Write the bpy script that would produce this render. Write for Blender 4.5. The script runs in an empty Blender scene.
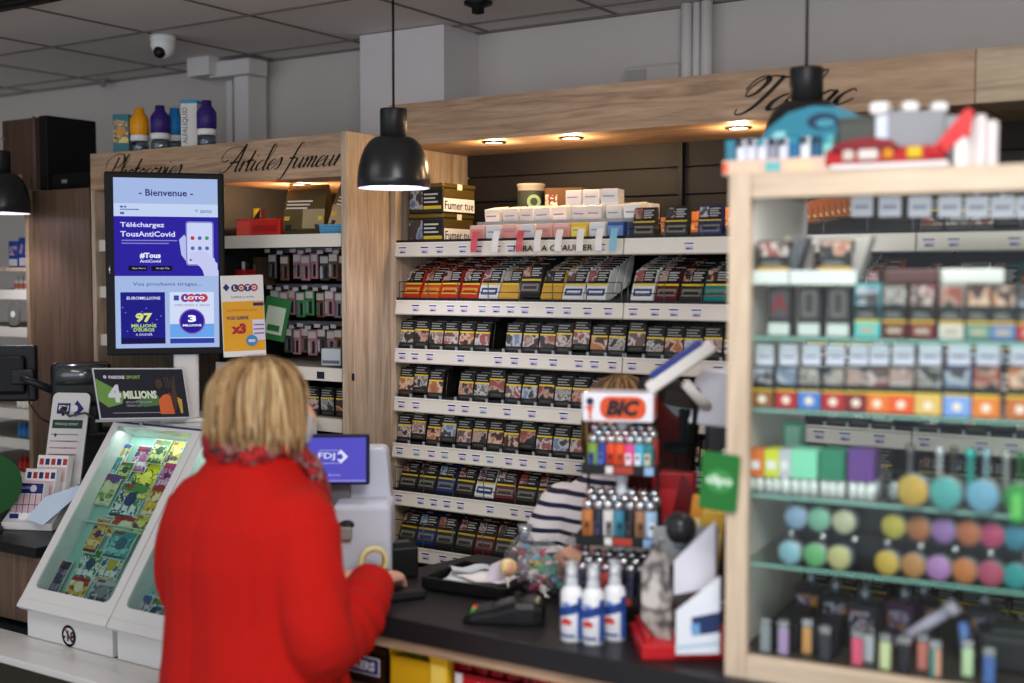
import bpy, bmesh, math, random
from mathutils import Vector, Matrix, Euler, noise
random.seed(7)
PI = math.pi
SC = bpy.context.scene
COL = SC.collection

# ---------------------------------------------------------------- camera, world, light, exposure
FPX = 1220.0                      # focal length in pixels of the 1024x683 frame
HH = 1.72                         # eye height
YAW = math.radians(32.9)
PITCH = math.atan(65.5 / FPX)
cam_d = bpy.data.cameras.new('camera')
cam = bpy.data.objects.new('camera', cam_d); COL.objects.link(cam)
cam_d.sensor_width = 36.0
cam_d.lens = FPX / 1024 * 36.0
cam.location = (0, 0, HH)
cam.rotation_euler = (PI / 2 - PITCH, 0, YAW)
cam_d.clip_start = 0.05
cam_d.dof.use_dof = True
cam_d.dof.focus_distance = 3.75
cam_d.dof.aperture_fstop = 1.25
SC.camera = cam
CF = Vector((-math.sin(YAW) * math.cos(PITCH), math.cos(YAW) * math.cos(PITCH), -math.sin(PITCH)))
CR = Vector((math.cos(YAW), math.sin(YAW), 0))
CU = CR.cross(CF)
CO = Vector((0, 0, HH))

def ray(x, y):
    return CF + CR * ((x - 512) / FPX) - CU * ((y - 341.5) / FPX)
def at(x, y, X=None, Y=None, Z=None, t=None):
    "world point seen at pixel (x, y) on a given plane or at a given distance"
    d = ray(x, y)
    if t is None:
        if X is not None: t = X / d.x
        elif Y is not None: t = Y / d.y
        else: t = (Z - HH) / d.z
    return CO + d * t
def atplane(x, y, p, n):
    d = ray(x, y)
    return CO + d * ((Vector(p) - CO).dot(n) / d.dot(n))

w = bpy.data.worlds.new('world'); SC.world = w; w.use_nodes = True
w.node_tree.nodes['Background'].inputs[0].default_value = (0.82, 0.88, 1.0, 1)
w.node_tree.nodes['Background'].inputs[1].default_value = 1.4

def area(name, loc, rot, size, sizey, power, color):
    l = bpy.data.lights.new(name, 'AREA'); l.shape = 'RECTANGLE'
    l.size = size; l.size_y = sizey; l.energy = power; l.color = color
    o = bpy.data.objects.new(name, l); COL.objects.link(o)
    o.location = loc; o.rotation_euler = rot
    return o
# daylight through the shop front behind the photographer, and two added ceiling fills with no fitting seen
area('shop_front_daylight', (2.3, -2.4, 1.8), (math.radians(88), 0, math.radians(36)), 3.4, 2.0, 105, (0.90, 0.95, 1.0))
area('ceiling_fill_light', (-0.2, 1.0, 2.54), (math.radians(8), 0, 0), 1.2, 0.6, 46, (1.0, 0.98, 0.95))
area('ceiling_fill_light', (-3.0, 0.9, 2.54), (math.radians(8), 0, 0), 1.2, 0.6, 9, (1.0, 0.98, 0.95))

SC.view_settings.view_transform = 'Standard'
SC.view_settings.look = 'None'
SC.view_settings.exposure = 0.0
SC.view_settings.gamma = 1.0
SC.view_settings.use_curve_mapping = False

# ---------------------------------------------------------------- materials
def lin(c):
    if isinstance(c, str):
        c = c.lstrip('#'); c = [int(c[i:i + 2], 16) / 255 for i in (0, 2, 4)]
    return tuple((v / 12.92 if v <= 0.04045 else ((v + 0.055) / 1.055) ** 2.4) for v in c) + (1,)
_M = {}
def mat(color, rough=0.55, metal=0.0, bump=0.0, bscale=60, emit=0.0, coat=0.0, var=0.0):
    key = (color, rough, metal, bump, bscale, emit, coat, var)
    if key in _M: return _M[key]
    m = bpy.data.materials.new('m_' + str(len(_M))); m.use_nodes = True
    nt = m.node_tree; b = nt.nodes['Principled BSDF']
    b.inputs['Base Color'].default_value = lin(color)
    b.inputs['Roughness'].default_value = rough
    b.inputs['Metallic'].default_value = metal
    b.inputs['Coat Weight'].default_value = coat
    if not coat and not metal: b.inputs['Specular IOR Level'].default_value = 0.3
    if emit:
        b.inputs['Emission Color'].default_value = lin(color)
        b.inputs['Emission Strength'].default_value = emit
        b.inputs['Base Color'].default_value = (0.0, 0.0, 0.0, 1); b.inputs['Specular IOR Level'].default_value = 0.05
    if bump or var:
        tc = nt.nodes.new('ShaderNodeTexCoord'); nz = nt.nodes.new('ShaderNodeTexNoise')
        nz.inputs['Scale'].default_value = bscale; nz.inputs['Detail'].default_value = 4
        nt.links.new(tc.outputs['Object'], nz.inputs['Vector'])
        if bump:
            bp = nt.nodes.new('ShaderNodeBump'); bp.inputs['Strength'].default_value = bump
            bp.inputs['Distance'].default_value = 0.004
            nt.links.new(nz.outputs['Fac'], bp.inputs['Height'])
            nt.links.new(bp.outputs['Normal'], b.inputs['Normal'])
        if var:
            mx = nt.nodes.new('ShaderNodeMix'); mx.data_type = 'RGBA'
            c = lin(color)
            mx.inputs[6].default_value = tuple(v * (1 - var) for v in c[:3]) + (1,)
            mx.inputs[7].default_value = tuple(min(1, v * (1 + var)) for v in c[:3]) + (1,)
            nt.links.new(nz.outputs['Fac'], mx.inputs[0]); nt.links.new(mx.outputs[2], b.inputs['Base Color'])
    _M[key] = m
    return m
def wood(c1, c2, axis='X', rough=0.5, scale=1.0):
    key = ('wood', c1, c2, axis, rough, scale)
    if key in _M: return _M[key]
    m = bpy.data.materials.new('oak_' + str(len(_M))); m.use_nodes = True
    nt = m.node_tree; b = nt.nodes['Principled BSDF']; b.inputs['Roughness'].default_value = rough
    tc = nt.nodes.new('ShaderNodeTexCoord'); mp = nt.nodes.new('ShaderNodeMapping')
    s = {'X': (1.6, 22, 22), 'Z': (22, 22, 1.6), 'Y': (22, 1.6, 22)}[axis]
    mp.inputs['Scale'].default_value = [v * scale for v in s]
    nz = nt.nodes.new('ShaderNodeTexNoise'); nz.inputs['Scale'].default_value = 1.6; nz.inputs['Detail'].default_value = 6
    nz.inputs['Distortion'].default_value = 1.2
    n2 = nt.nodes.new('ShaderNodeTexNoise'); n2.inputs['Scale'].default_value = 9; n2.inputs['Detail'].default_value = 3
    ad = nt.nodes.new('ShaderNodeMath'); ad.operation = 'MULTIPLY_ADD'; ad.inputs[1].default_value = 0.35
    rp = nt.nodes.new('ShaderNodeValToRGB')
    rp.color_ramp.elements[0].position = 0.44; rp.color_ramp.elements[0].color = lin(c1)
    rp.color_ramp.elements[1].position = 0.86; rp.color_ramp.elements[1].color = lin(c2)
    nt.links.new(tc.outputs['Object'], mp.inputs['Vector'])
    nt.links.new(mp.outputs[0], nz.inputs['Vector']); nt.links.new(mp.outputs[0], n2.inputs['Vector'])
    nt.links.new(n2.outputs['Fac'], ad.inputs[0]); nt.links.new(nz.outputs['Fac'], ad.inputs[2])
    nt.links.new(ad.outputs[0], rp.inputs[0]); nt.links.new(rp.outputs[0], b.inputs['Base Color'])
    bp = nt.nodes.new('ShaderNodeBump'); bp.inputs['Strength'].default_value = 0.15; bp.inputs['Distance'].default_value = 0.002
    nt.links.new(ad.outputs[0], bp.inputs['Height']); nt.links.new(bp.outputs[0], b.inputs['Normal'])
    _M[key] = m
    return m
def blotch(cols, scale=45, rough=0.35, emit=0, hard=True, stretch=(1, 1, 1)):
    "printed picture: blobs of a few colours, shifted for every object"
    key = ('blotch', tuple(cols), scale, rough, emit, hard, stretch)
    if key in _M: return _M[key]
    m = bpy.data.materials.new('print_' + str(len(_M))); m.use_nodes = True
    nt = m.node_tree; b = nt.nodes['Principled BSDF']; b.inputs['Roughness'].default_value = rough
    tc = nt.nodes.new('ShaderNodeTexCoord'); oi = nt.nodes.new('ShaderNodeObjectInfo')
    sc = nt.nodes.new('ShaderNodeMath'); sc.operation = 'MULTIPLY'; sc.inputs[1].default_value = 37.0
    av = nt.nodes.new('ShaderNodeVectorMath'); av.operation = 'ADD'
    mp = nt.nodes.new('ShaderNodeMapping'); mp.inputs['Scale'].default_value = stretch
    nz = nt.nodes.new('ShaderNodeTexNoise'); nz.inputs['Scale'].default_value = scale; nz.inputs['Detail'].default_value = 2
    rp = nt.nodes.new('ShaderNodeValToRGB'); rp.color_ramp.interpolation = 'CONSTANT' if hard else 'LINEAR'
    n = len(cols)
    while len(rp.color_ramp.elements) < n: rp.color_ramp.elements.new(0.5)
    for i, c in enumerate(cols):
        rp.color_ramp.elements[i].position = 0 if i == 0 else 0.36 + 0.28 * i / n
        rp.color_ramp.elements[i].color = lin(c)
    nt.links.new(oi.outputs['Random'], sc.inputs[0])
    nt.links.new(tc.outputs['Object'], mp.inputs[0]); nt.links.new(mp.outputs[0], av.inputs[0]); nt.links.new(sc.outputs[0], av.inputs[1])
    nt.links.new(av.outputs[0], nz.inputs['Vector']); nt.links.new(nz.outputs['Fac'], rp.inputs[0])
    nt.links.new(rp.outputs[0], b.inputs['Base Color'])
    if emit:
        nt.links.new(rp.outputs[0], b.inputs['Emission Color']); b.inputs['Emission Strength'].default_value = emit
    _M[key] = m
    return m
def glass(tint='#F4FFFB', refl=0.10, rough=0.02, clear=0.96, haze=0.0):
    key = ('glass', tint, refl, rough, clear, haze)
    if key in _M: return _M[key]
    m = bpy.data.materials.new('glass_' + str(len(_M))); m.use_nodes = True
    nt = m.node_tree; nt.nodes.clear()
    out = nt.nodes.new('ShaderNodeOutputMaterial'); tr = nt.nodes.new('ShaderNodeBsdfTransparent'); gl = nt.nodes.new('ShaderNodeBsdfGlossy')
    c = lin(tint); tr.inputs[0].default_value = tuple(v * clear for v in c[:3]) + (1,)
    gl.inputs['Roughness'].default_value = rough
    fr = nt.nodes.new('ShaderNodeLayerWeight'); fr.inputs[0].default_value = 0.5
    pw = nt.nodes.new('ShaderNodeMath'); pw.operation = 'POWER'; pw.inputs[1].default_value = 4.5
    ml = nt.nodes.new('ShaderNodeMath'); ml.operation = 'MULTIPLY_ADD'; ml.inputs[1].default_value = 0.6; ml.inputs[2].default_value = refl * 0.25
    nt.links.new(fr.outputs['Facing'], pw.inputs[0]); fr = pw
    mx = nt.nodes.new('ShaderNodeMixShader')
    nt.links.new(fr.outputs[0], ml.inputs[0]); nt.links.new(ml.outputs[0], mx.inputs[0])
    if haze:
        df = nt.nodes.new('ShaderNodeBsdfDiffuse'); df.inputs[0].default_value = c; hm = nt.nodes.new('ShaderNodeMixShader'); hm.inputs[0].default_value = haze
        nt.links.new(tr.outputs[0], hm.inputs[1]); nt.links.new(df.outputs[0], hm.inputs[2]); tr = hm
    nt.links.new(tr.outputs[0], mx.inputs[1]); nt.links.new(gl.outputs[0], mx.inputs[2]); nt.links.new(mx.outputs[0], out.inputs[0])
    _M[key] = m
    return m

WHITE = mat('#DAD8D6', 0.45); PAPER = mat('#E4E2E0', 0.7); BLACK = mat('#121214', 0.45); DARK = mat('#1B1B1D', 0.6)
NAVY = mat('#1C1E66', 0.45); YEL = mat('#D9BC2E', 0.5); RED = mat('#B31A1E', 0.45); CHROME = mat('#C9CCD0', 0.2, 0.9)
OAK = wood('#846850', '#BC9C7E', 'X'); OAKV = wood('#98816A', '#CBB59D', 'Z'); OAKD = wood('#4E3B2E', '#6E5644', 'Z')
OAKL = wood('#B5A089', '#D3C0A8', 'X'); OAKLV = wood('#B5A089', '#D3C0A8', 'Z')
RAILW = mat('#DAD4C7', 0.5); INK = mat('#15130F', 0.6); GREYP = mat('#77777A', 0.5)

# ---------------------------------------------------------------- mesh builder
_txt = {}
def text_mesh(s, bold=0.0, shear=0.0):
    k = (s, bold, shear)
    if k not in _txt:
        cu = bpy.data.curves.new('t', 'FONT'); cu.body = s; cu.size = 1; cu.offset = bold; cu.shear = shear
        cu.resolution_u = 2; cu.align_x = 'CENTER'; cu.align_y = 'CENTER'; cu.fill_mode = 'FRONT'
        o = bpy.data.objects.new('t', cu); COL.objects.link(o)
        dg = bpy.context.evaluated_depsgraph_get(); me = bpy.data.meshes.new_from_object(o.evaluated_get(dg))
        vs = [v.co.copy() for v in me.vertices]; fs = [tuple(p.vertices) for p in me.polygons]
        bpy.data.objects.remove(o); bpy.data.curves.remove(cu); bpy.data.meshes.remove(me)
        w_ = (max(v.x for v in vs) - min(v.x for v in vs)) if vs else 1
        h_ = (max(v.y for v in vs) - min(v.y for v in vs)) if vs else 1
        cx = (max(v.x for v in vs) + min(v.x for v in vs)) / 2; cy = (max(v.y for v in vs) + min(v.y for v in vs)) / 2
        _txt[k] = ([Vector((v.x - cx, v.y - cy, 0)) for v in vs], fs, w_, h_)
    return _txt[k]
FRONT = Matrix.Rotation(PI / 2, 4, 'X')          # xy drawing -> xz plane facing -y

class MB:
    def __init__(s): s.v = []; s.f = []; s.m = []; s.sm = []; s.mats = []; s.M = Matrix()
    def mi(s, m):
        if m not in s.mats: s.mats.append(m)
        return s.mats.index(m)
    def add(s, vs, fs, m, smooth=False, M=None):
        T = s.M @ M if M is not None else s.M
        n = len(s.v); s.v += [T @ Vector(v) for v in vs]; k = s.mi(m)
        for f in fs: s.f.append([n + i for i in f]); s.m.append(k); s.sm.append(smooth)
        return s
    def box(s, c, size, m, M=None, faces=None):
        x, y, z = [v / 2 for v in size]; cx, cy, cz = c
        vs = [(cx + a * x, cy + b * y, cz + d * z) for a in (-1, 1) for b in (-1, 1) for d in (-1, 1)]
        fs = [(0, 1, 3, 2), (4, 6, 7, 5), (0, 4, 5, 1), (2, 3, 7, 6), (0, 2, 6, 4), (1, 5, 7, 3)]
        return s.add(vs, fs, m, M=M)
    def bx(s, x0, x1, y0, y1, z0, z1, m, M=None):
        return s.box(((x0 + x1) / 2, (y0 + y1) / 2, (z0 + z1) / 2), (abs(x1 - x0), abs(y1 - y0), abs(z1 - z0)), m, M)
    def cbox(s, c, size, m, r=0.004, M=None, seg=2):
        "box with rounded edges"
        bm = bmesh.new(); bmesh.ops.create_cube(bm, size=1)
        for v in bm.verts: v.co = Vector((v.co.x * size[0], v.co.y * size[1], v.co.z * size[2])) + Vector(c)
        bmesh.ops.bevel(bm, geom=bm.edges[:], offset=min(r, min(size) * 0.45), segments=seg, profile=0.5, affect='EDGES')
        bm.verts.index_update()
        s.add([v.co.copy() for v in bm.verts], [[v.index for v in f.verts] for f in bm.faces], m, smooth=False, M=M); bm.free()
        return s
    def dec(s, x0, z0, x1, z1, m, y=0.0, th=0.0006):
        "printed patch on a front face that looks towards -y"
        return s.bx(x0, x1, y - th, y, z0, z1, m)
    def prism(s, poly, d, m, M=None, smooth=False):
        n = len(poly); vs = [(x, y, 0) for x, y in poly] + [(x, y, d) for x, y in poly]
        fs = [list(range(n))[::-1], list(range(n, 2 * n))] + [(i, (i + 1) % n, n + (i + 1) % n, n + i) for i in range(n)]
        return s.add(vs, fs, m, smooth, M)
    def rrect(s, w_, h_, r, d, m, M=None, c=(0, 0)):
        p = []
        for k, (sx, sy) in enumerate(((1, 1), (-1, 1), (-1, -1), (1, -1))):
            for i in range(6):
                a = k * PI / 2 + i * PI / 10
                p.append((c[0] + sx * (w_ / 2 - r) + r * math.cos(a), c[1] + sy * (h_ / 2 - r) + r * math.sin(a)))
        return s.prism(p, d, m, M)
    def disc(s, r, d, m, M=None, n=28, ry=None, c=(0, 0)):
        return s.prism([(c[0] + r * math.cos(2 * PI * i / n), c[1] + (ry or r) * math.sin(2 * PI * i / n)) for i in range(n)], d, m, M)
    def lathe(s, prof, m, seg=24, M=None, cap=True, smooth=True):
        vs = []; fs = []; n = len(prof)
        for i in range(seg):
            a = 2 * PI * i / seg
            for r, z in prof: vs.append((r * math.cos(a), r * math.sin(a), z))
        for i in range(seg):
            j = (i + 1) % seg
            for k in range(n - 1): fs.append((i * n + k, j * n + k, j * n + k + 1, i * n + k + 1))
        if cap:
            if prof[0][0] > 1e-5: fs.append([i * n for i in range(seg)][::-1])
            if prof[-1][0] > 1e-5: fs.append([i * n + n - 1 for i in range(seg)])
        return s.add(vs, fs, m, smooth, M)
    def tube(s, pts, rs, m, seg=10, M=None, cap=True, flat=(1, 1), smooth=True):
        pts = [Vector(p) for p in pts]; n = len(pts)
        if not hasattr(rs, '__len__'): rs = [rs] * n
        up = None; vs = []
        for i, p in enumerate(pts):
            t = (pts[min(i + 1, n - 1)] - pts[max(i - 1, 0)]).normalized()
            if up is None:
                up = Vector((0, 0, 1)) if abs(t.z) < 0.9 else Vector((0, 1, 0))
            a = t.cross(up)
            if a.length < 1e-6: a = t.orthogonal()
            a.normalize(); b = a.cross(t).normalized(); up = b
            for k in range(seg):
                g = 2 * PI * k / seg; vs.append(p + (a * math.cos(g) * flat[0] + b * math.sin(g) * flat[1]) * rs[i])
        fs = []
        for i in range(n - 1):
            for k in range(seg):
                j = (k + 1) % seg; fs.append((i * seg + k, i * seg + j, (i + 1) * seg + j, (i + 1) * seg + k))
        if cap: fs.append(list(range(seg))[::-1]); fs.append(list(range((n - 1) * seg, n * seg)))
        return s.add(vs, fs, m, smooth, M)
    def ball(s, c, r, m, seg=16, M=None):
        if not hasattr(r, '__len__'): r = (r, r, r)
        vs = []; fs = []; rings = seg // 2
        for i in range(rings + 1):
            a = PI * i / rings
            for j in range(seg):
                b = 2 * PI * j / seg
                vs.append((c[0] + r[0] * math.sin(a) * math.cos(b), c[1] + r[1] * math.sin(a) * math.sin(b), c[2] + r[2] * math.cos(a)))
        for i in range(rings):
            for j in range(seg):
                k = (j + 1) % seg; fs.append((i * seg + j, (i + 1) * seg + j, (i + 1) * seg + k, i * seg + k))
        return s.add(vs, fs, m, True, M)
    def text(s, t, c, m, h=None, w=None, M=None, bold=0.0, shear=0.0, y=None):
        "text on a front face (looks to -y); c = centre x, z; h = height of the drawn letters, w = drawn width"
        vs, fs, tw, thh = text_mesh(t, bold, shear)
        if w and not h: sx = sy = w / tw
        elif h and not w: sx = sy = h / thh
        else: sx = w / tw; sy = h / thh
        yy = 0 if y is None else y
        vs2 = [(c[0] + v.x * sx, yy, c[1] + v.y * sy) for v in vs]
        return s.add(vs2, fs, m, M=M)
    def build(s, name, parent=None, loc=(0, 0, 0), rot=(0, 0, 0), label=None, cat=None, group=None, kind=None, bevel=0, fix=False):
        me = bpy.data.meshes.new(name); me.from_pydata(s.v, [], s.f)
        for m in s.mats: me.materials.append(m)
        me.polygons.foreach_set('material_index', s.m); me.polygons.foreach_set('use_smooth', s.sm); me.update()
        if fix:
            bm = bmesh.new(); bm.from_mesh(me); bmesh.ops.recalc_face_normals(bm, faces=bm.faces); bm.to_mesh(me); bm.free()
        o = bpy.data.objects.new(name, me); COL.objects.link(o)
        o.location = loc; o.rotation_euler = rot
        if parent is not None: o.parent = parent
        if bevel:
            b = o.modifiers.new('b', 'BEVEL'); b.width = bevel; b.segments = 2; b.limit_method = 'ANGLE'
        tag(o, label, cat, group, kind)
        return o
def tag(o, label=None, cat=None, group=None, kind=None):
    if label: o['label'] = label
    if cat: o['category'] = cat
    if group: o['group'] = group
    if kind: o['kind'] = kind
    return o
def root(name, loc, label, cat, rz=0, group=None, tilt=0, roll=0, kind=None):
    o = bpy.data.objects.new(name, None); COL.objects.link(o); o.empty_display_size = 0.05
    o.location = loc; o.rotation_euler = (tilt, roll, rz)
    return tag(o, label, cat, group, kind)
def struct(mb, name, **k): return mb.build(name, kind='structure', **k)
_used = set()
def place(proto, loc, rot=(0, 0, 0), label=None, group=None, scale=None):
    "first use moves the prototype itself, later uses copy it with its parts"
    if proto.name not in _used:
        _used.add(proto.name); r = proto
    else:
        def dup(o, par):
            c = o.copy(); COL.objects.link(c)
            if par is not None: c.parent = par
            for ch in o.children: dup(ch, c)
            return c
        r = dup(proto, None)
    r.location = loc; r.rotation_euler = rot
    if scale: r.scale = scale
    if label: r['label'] = label
    if group: r['group'] = group
    return r
def ordn(i):
    return ['first', 'second', 'third', 'fourth', 'fifth', 'sixth', 'seventh', 'eighth', 'ninth', 'tenth', 'eleventh', 'twelfth',
            'thirteenth', 'fourteenth', 'fifteenth', 'sixteenth', 'seventeenth', 'eighteenth'][i]
def facing(x, y):
    "z rotation that turns a front (-y) face at world x, y towards the photographer's side"
    return math.atan2(-x, y)
def proj(p):
    d = Vector(p) - CO; t = d.dot(CF); return 512 + FPX * d.dot(CR) / t, 341.5 - FPX * d.dot(CU) / t
# ---------------------------------------------------------------- lettering drawn with a pointed pen
GLYPH = {
 'A': ([[(-.02, .5), (-.2, .42), (-.36, .6), (-.24, .9), (.1, 1.0), (.44, .98)], [(.52, 1.08), (.3, .5), (.1, .12), (-.06, -.02), (-.2, .0), (-.22, .12)], [(.52, 1.08), (.5, .55), (.48, .1), (.54, 0), (.66, .14)], [(.1, .36), (.5, .4)]], .62),
 'P': ([[(.2, .92), (.12, .4), (.02, .06), (-.12, -.04), (-.22, .06)], [(-.3, .5), (-.32, .8), (0, 1.04), (.36, 1.02), (.5, .8), (.38, .56), (.16, .5)]], .5),
 'T': ([[(.30, .92), (.22, .45), (.12, .1), (-.02, -.06), (-.14, -.03), (-.16, .1)], [(-.26, .62), (-.2, .88), (-.04, .96), (.06, .8), (-.02, .5), (-.16, .44), (-.2, .6), (-.1, .84), (.08, .95), (.3, .9), (.5, .86), (.72, .94)]], .40),
 'a': ([[(.3, .36), (.2, .41), (.05, .26), (.03, .06), (.12, 0), (.24, .12), (.32, .38)], [(.33, .4), (.29, .12), (.34, 0), (.46, .14)]], .42),
 'b': ([[(.02, .14), (.2, .7), (.22, .95), (.13, .96), (.08, .7), (.05, .08), (.14, 0), (.27, .14), (.26, .36), (.16, .38)]], .34),
 'c': ([[(.26, .32), (.18, .4), (.04, .26), (.03, .08), (.12, 0), (.3, .14)]], .28),
 'e': ([[(.04, .16), (.22, .26), (.24, .38), (.14, .4), (.03, .22), (.05, .04), (.14, 0), (.3, .14)]], .28),
 'f': ([[(.38, .84), (.3, .98), (.2, .8), (.12, .2), (.02, -.3), (-.1, -.42), (-.16, -.32)], [(.0, .4), (.28, .4)]], .28),
 'h': ([[(.02, .14), (.2, .75), (.2, .98), (.12, .98), (.08, .7), (.05, 0)], [(.06, .12), (.2, .4), (.28, .34), (.25, .06), (.32, 0), (.42, .12)]], .4),
 'i': ([[(0, .14), (.08, .4), (.05, .08), (.12, 0), (.24, .14)], [(.11, .6), (.1, .56)]], .22),
 'l': ([[(.02, .14), (.2, .7), (.22, .95), (.13, .98), (.08, .7), (.06, .08), (.12, 0), (.24, .14)]], .22),
 'm': ([[(.0, .3), (.07, .4), (.05, 0)], [(.05, .1), (.18, .4), (.24, .36), (.21, 0)], [(.22, .1), (.35, .4), (.41, .34), (.38, .06), (.44, 0), (.54, .14)]], .52),
 'o': ([[(.17, .4), (.04, .27), (.04, .06), (.14, 0), (.27, .14), (.27, .34), (.17, .4), (.2, .34), (.34, .36)]], .32),
 'p': ([[(0, .16), (.09, .42), (.03, -.4)], [(.05, .1), (.17, .39), (.29, .36), (.28, .1), (.17, 0), (.06, .06)]], .34),
 'r': ([[(0, .2), (.08, .42), (.09, .3), (.06, 0)], [(.07, .12), (.18, .38), (.27, .4), (.29, .32)]], .28),
 's': ([[(0, .12), (.16, .46), (.22, .2), (.14, .0), (.02, .05)]], .26),
 't': ([[(0, .2), (.13, .8), (.07, .1), (.13, 0), (.25, .14)], [(-.02, .42), (.24, .42)]], .24),
 'u': ([[(0, .2), (.06, .4), (.04, .08), (.12, 0), (.24, .16), (.3, .4)], [(.31, .4), (.28, .08), (.34, 0), (.46, .14)]], .42),
 'v': ([[(0, .3), (.06, .4), (.08, 0), (.26, .38), (.32, .34)]], .34),
 'g': ([[(.3, .36), (.2, .41), (.05, .26), (.03, .06), (.12, 0), (.24, .12), (.32, .38)], [(.32, .4), (.22, -.2), (.1, -.42), (-.02, -.3), (.12, -.06), (.4, .14)]], .4),
 '.': ([[(.03, .06), (.02, -.02)]], .2), ' ': ([], .26)}
def script(mb, s, x0, z0, size, width, m, y, shear=0.5, wt=1.0):
    "copperplate lettering on a front face, between x0 and x0 + width"
    tot = sum(GLYPH[c][1] for c in s); kx = width / tot; x = 0
    for c in s:
        strokes, adv = GLYPH[c]
        for st in strokes:
            P = [Vector((a, b)) for a, b in st]; Q = []
            if len(P) == 2: Q = P
            else:
                E = [P[0] * 2 - P[1]] + P + [P[-1] * 2 - P[-2]]
                for i in range(1, len(E) - 2):
                    for k in range(5):
                        t = k / 5; a, b, c_, d = E[i - 1:i + 3]
                        Q.append(0.5 * ((2 * b) + (c_ - a) * t + (2 * a - 5 * b + 4 * c_ - d) * t * t + (3 * b - a - 3 * c_ + d) * t ** 3))
                Q.append(P[-1])
            W = [Vector((x0 + (x + q.x + shear * q.y) * kx, z0 + q.y * size)) for q in Q]
            vs = []; fs = []
            for i, p in enumerate(W):
                t = (W[min(i + 1, len(W) - 1)] - W[max(i - 1, 0)]).normalized()
                down = max(0, -t.y) ; wd = size * wt * (0.013 + 0.046 * down ** 2)
                if len(P) == 2: wd = size * 0.03
                n = Vector((-t.y, t.x)) * wd
                vs += [(p.x - n.x, y, p.y - n.y), (p.x + n.x, y, p.y + n.y)]
            for i in range(len(W) - 1): fs.append((2 * i, 2 * i + 1, 2 * i + 3, 2 * i + 2))
            mb.add(vs, fs, m)
        x += adv

# ---------------------------------------------------------------- setting
CEIL = 2.58; WY = 3.63
struct(MB().bx(-6.5, 2.6, -3.2, 3.8, -0.05, 0, mat('#A8A29A', 0.5, var=0.10, bscale=8)), 'floor')
WALLM = mat('#C6BFBA', 0.75, bump=0.25, bscale=160)
struct(MB().bx(-6.5, 2.6, WY, WY + 0.1, 0, CEIL, WALLM), 'wall_back')
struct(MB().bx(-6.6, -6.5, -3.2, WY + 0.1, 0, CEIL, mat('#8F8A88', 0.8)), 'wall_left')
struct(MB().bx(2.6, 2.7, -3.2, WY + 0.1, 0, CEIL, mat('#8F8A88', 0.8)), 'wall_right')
struct(MB().bx(-2.862, -2.49, 3.42, WY, 0, CEIL, mat('#D6D0D0', 0.75, bump=0.25, bscale=160)), 'wall_column')
c = MB(); TILE = mat('#E2DCD7', 0.85, bump=0.35, bscale=220, var=0.10)
c.bx(-6.5, 2.6, -3.2, WY, CEIL + 0.004, CEIL + 0.05, TILE)
T = 0.515; BAR = mat('#77726E', 0.6)
for i in range(-8, 11):
    x = -2.44 + T * i
    if x < 2.6: c.bx(x - 0.006, x + 0.006, -3.2, WY, CEIL, CEIL + 0.006, BAR)
for j in range(-10, 2):
    y = 2.962 + T * j; c.bx(-6.5, 2.6, y - 0.006, y + 0.006, CEIL - 0.0005, CEIL + 0.006, BAR)
c.bx(-6.5, 2.6, WY - 0.02, WY, CEIL - 0.002, CEIL + 0.006, BAR)
struct(c, 'ceiling')
# dark air grille in the ceiling, far left
g = MB(); g.bx(-5.2, -3.24, 1.9, 2.447, CEIL - 0.012, CEIL + 0.002, mat('#15130F', 0.6))
for i in range(12): g.bx(-5.2, -3.24, 1.92 + i * 0.044, 1.93 + i * 0.044, CEIL - 0.02, CEIL - 0.01, mat('#2A2622', 0.5))
g.build('ceiling_grille', label='dark slatted air grille in the ceiling at the far left', cat='grille')
struct(MB().bx(-5.6, -3.0, 2.449, 2.462, CEIL - 0.006, CEIL + 0.002, mat('#7A7672', 0.6)), 'trim_1')

# white cable trunking on the back wall
TR = mat('#D8D4D2', 0.5)
m_ = MB()
def tb(xa, xb, ya, yb, Y, d):
    p = at(xa, ya, Y=Y); q = at(xb, yb, Y=Y); q2 = at(xa, yb, Y=Y)
    m_.bx(p.x, q.x, Y, Y + d, p.z, q2.z - 0.004, TR)
tb(187, 209, 58, 76, 3.42, .12); tb(209, 249, 63, 77, 3.46, .10); tb(234, 249, 70, 160, 3.50, .10); tb(226, 233, 79, 160, 3.55, .07)
m_.build('cable_trunking', label='white plastic cable trunking with an elbow high on the back wall', cat='cable duct')
m_ = MB(); x0 = at(683, 60, Y=3.6).x; x1 = at(714, 60, Y=3.6).x
for i, (u, v) in enumerate(((0, .36), (.38, .62), (.64, 1.0))):
    m_.tube([(x0 + (x1 - x0) * (u + v) / 2, 3.585, 2.0), (x0 + (x1 - x0) * (u + v) / 2, 3.585, 2.579)], (x1 - x0) * (v - u) / 2, TR, 12)
m_.build('wall_pipes', label='three white vertical pipes running up the wall above the shelf board', cat='pipe')
x0 = at(624, 75, Y=3.55).x; x1 = at(678, 75, Y=3.55).x; z0 = at(640, 84, Y=3.55).z - 0.03; z1 = at(640, 66, Y=3.55).z
r = root('emergency_light', ((x0 + x1) / 2, 3.62, z0), 'flat white emergency light box on the wall beside the pipes', 'wall light')
MB().cbox((0, -0.035, (z1 - z0) / 2), (x1 - x0, 0.07, z1 - z0), mat('#BDB8B4', 0.5), 0.008).build('casing', r)
MB().cbox((-0.05, -0.072, (z1 - z0) / 2 + .01), (0.07, 0.006, 0.045), mat('#A39E9C', 0.4), 0.002).build('diffuser', r)

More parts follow.
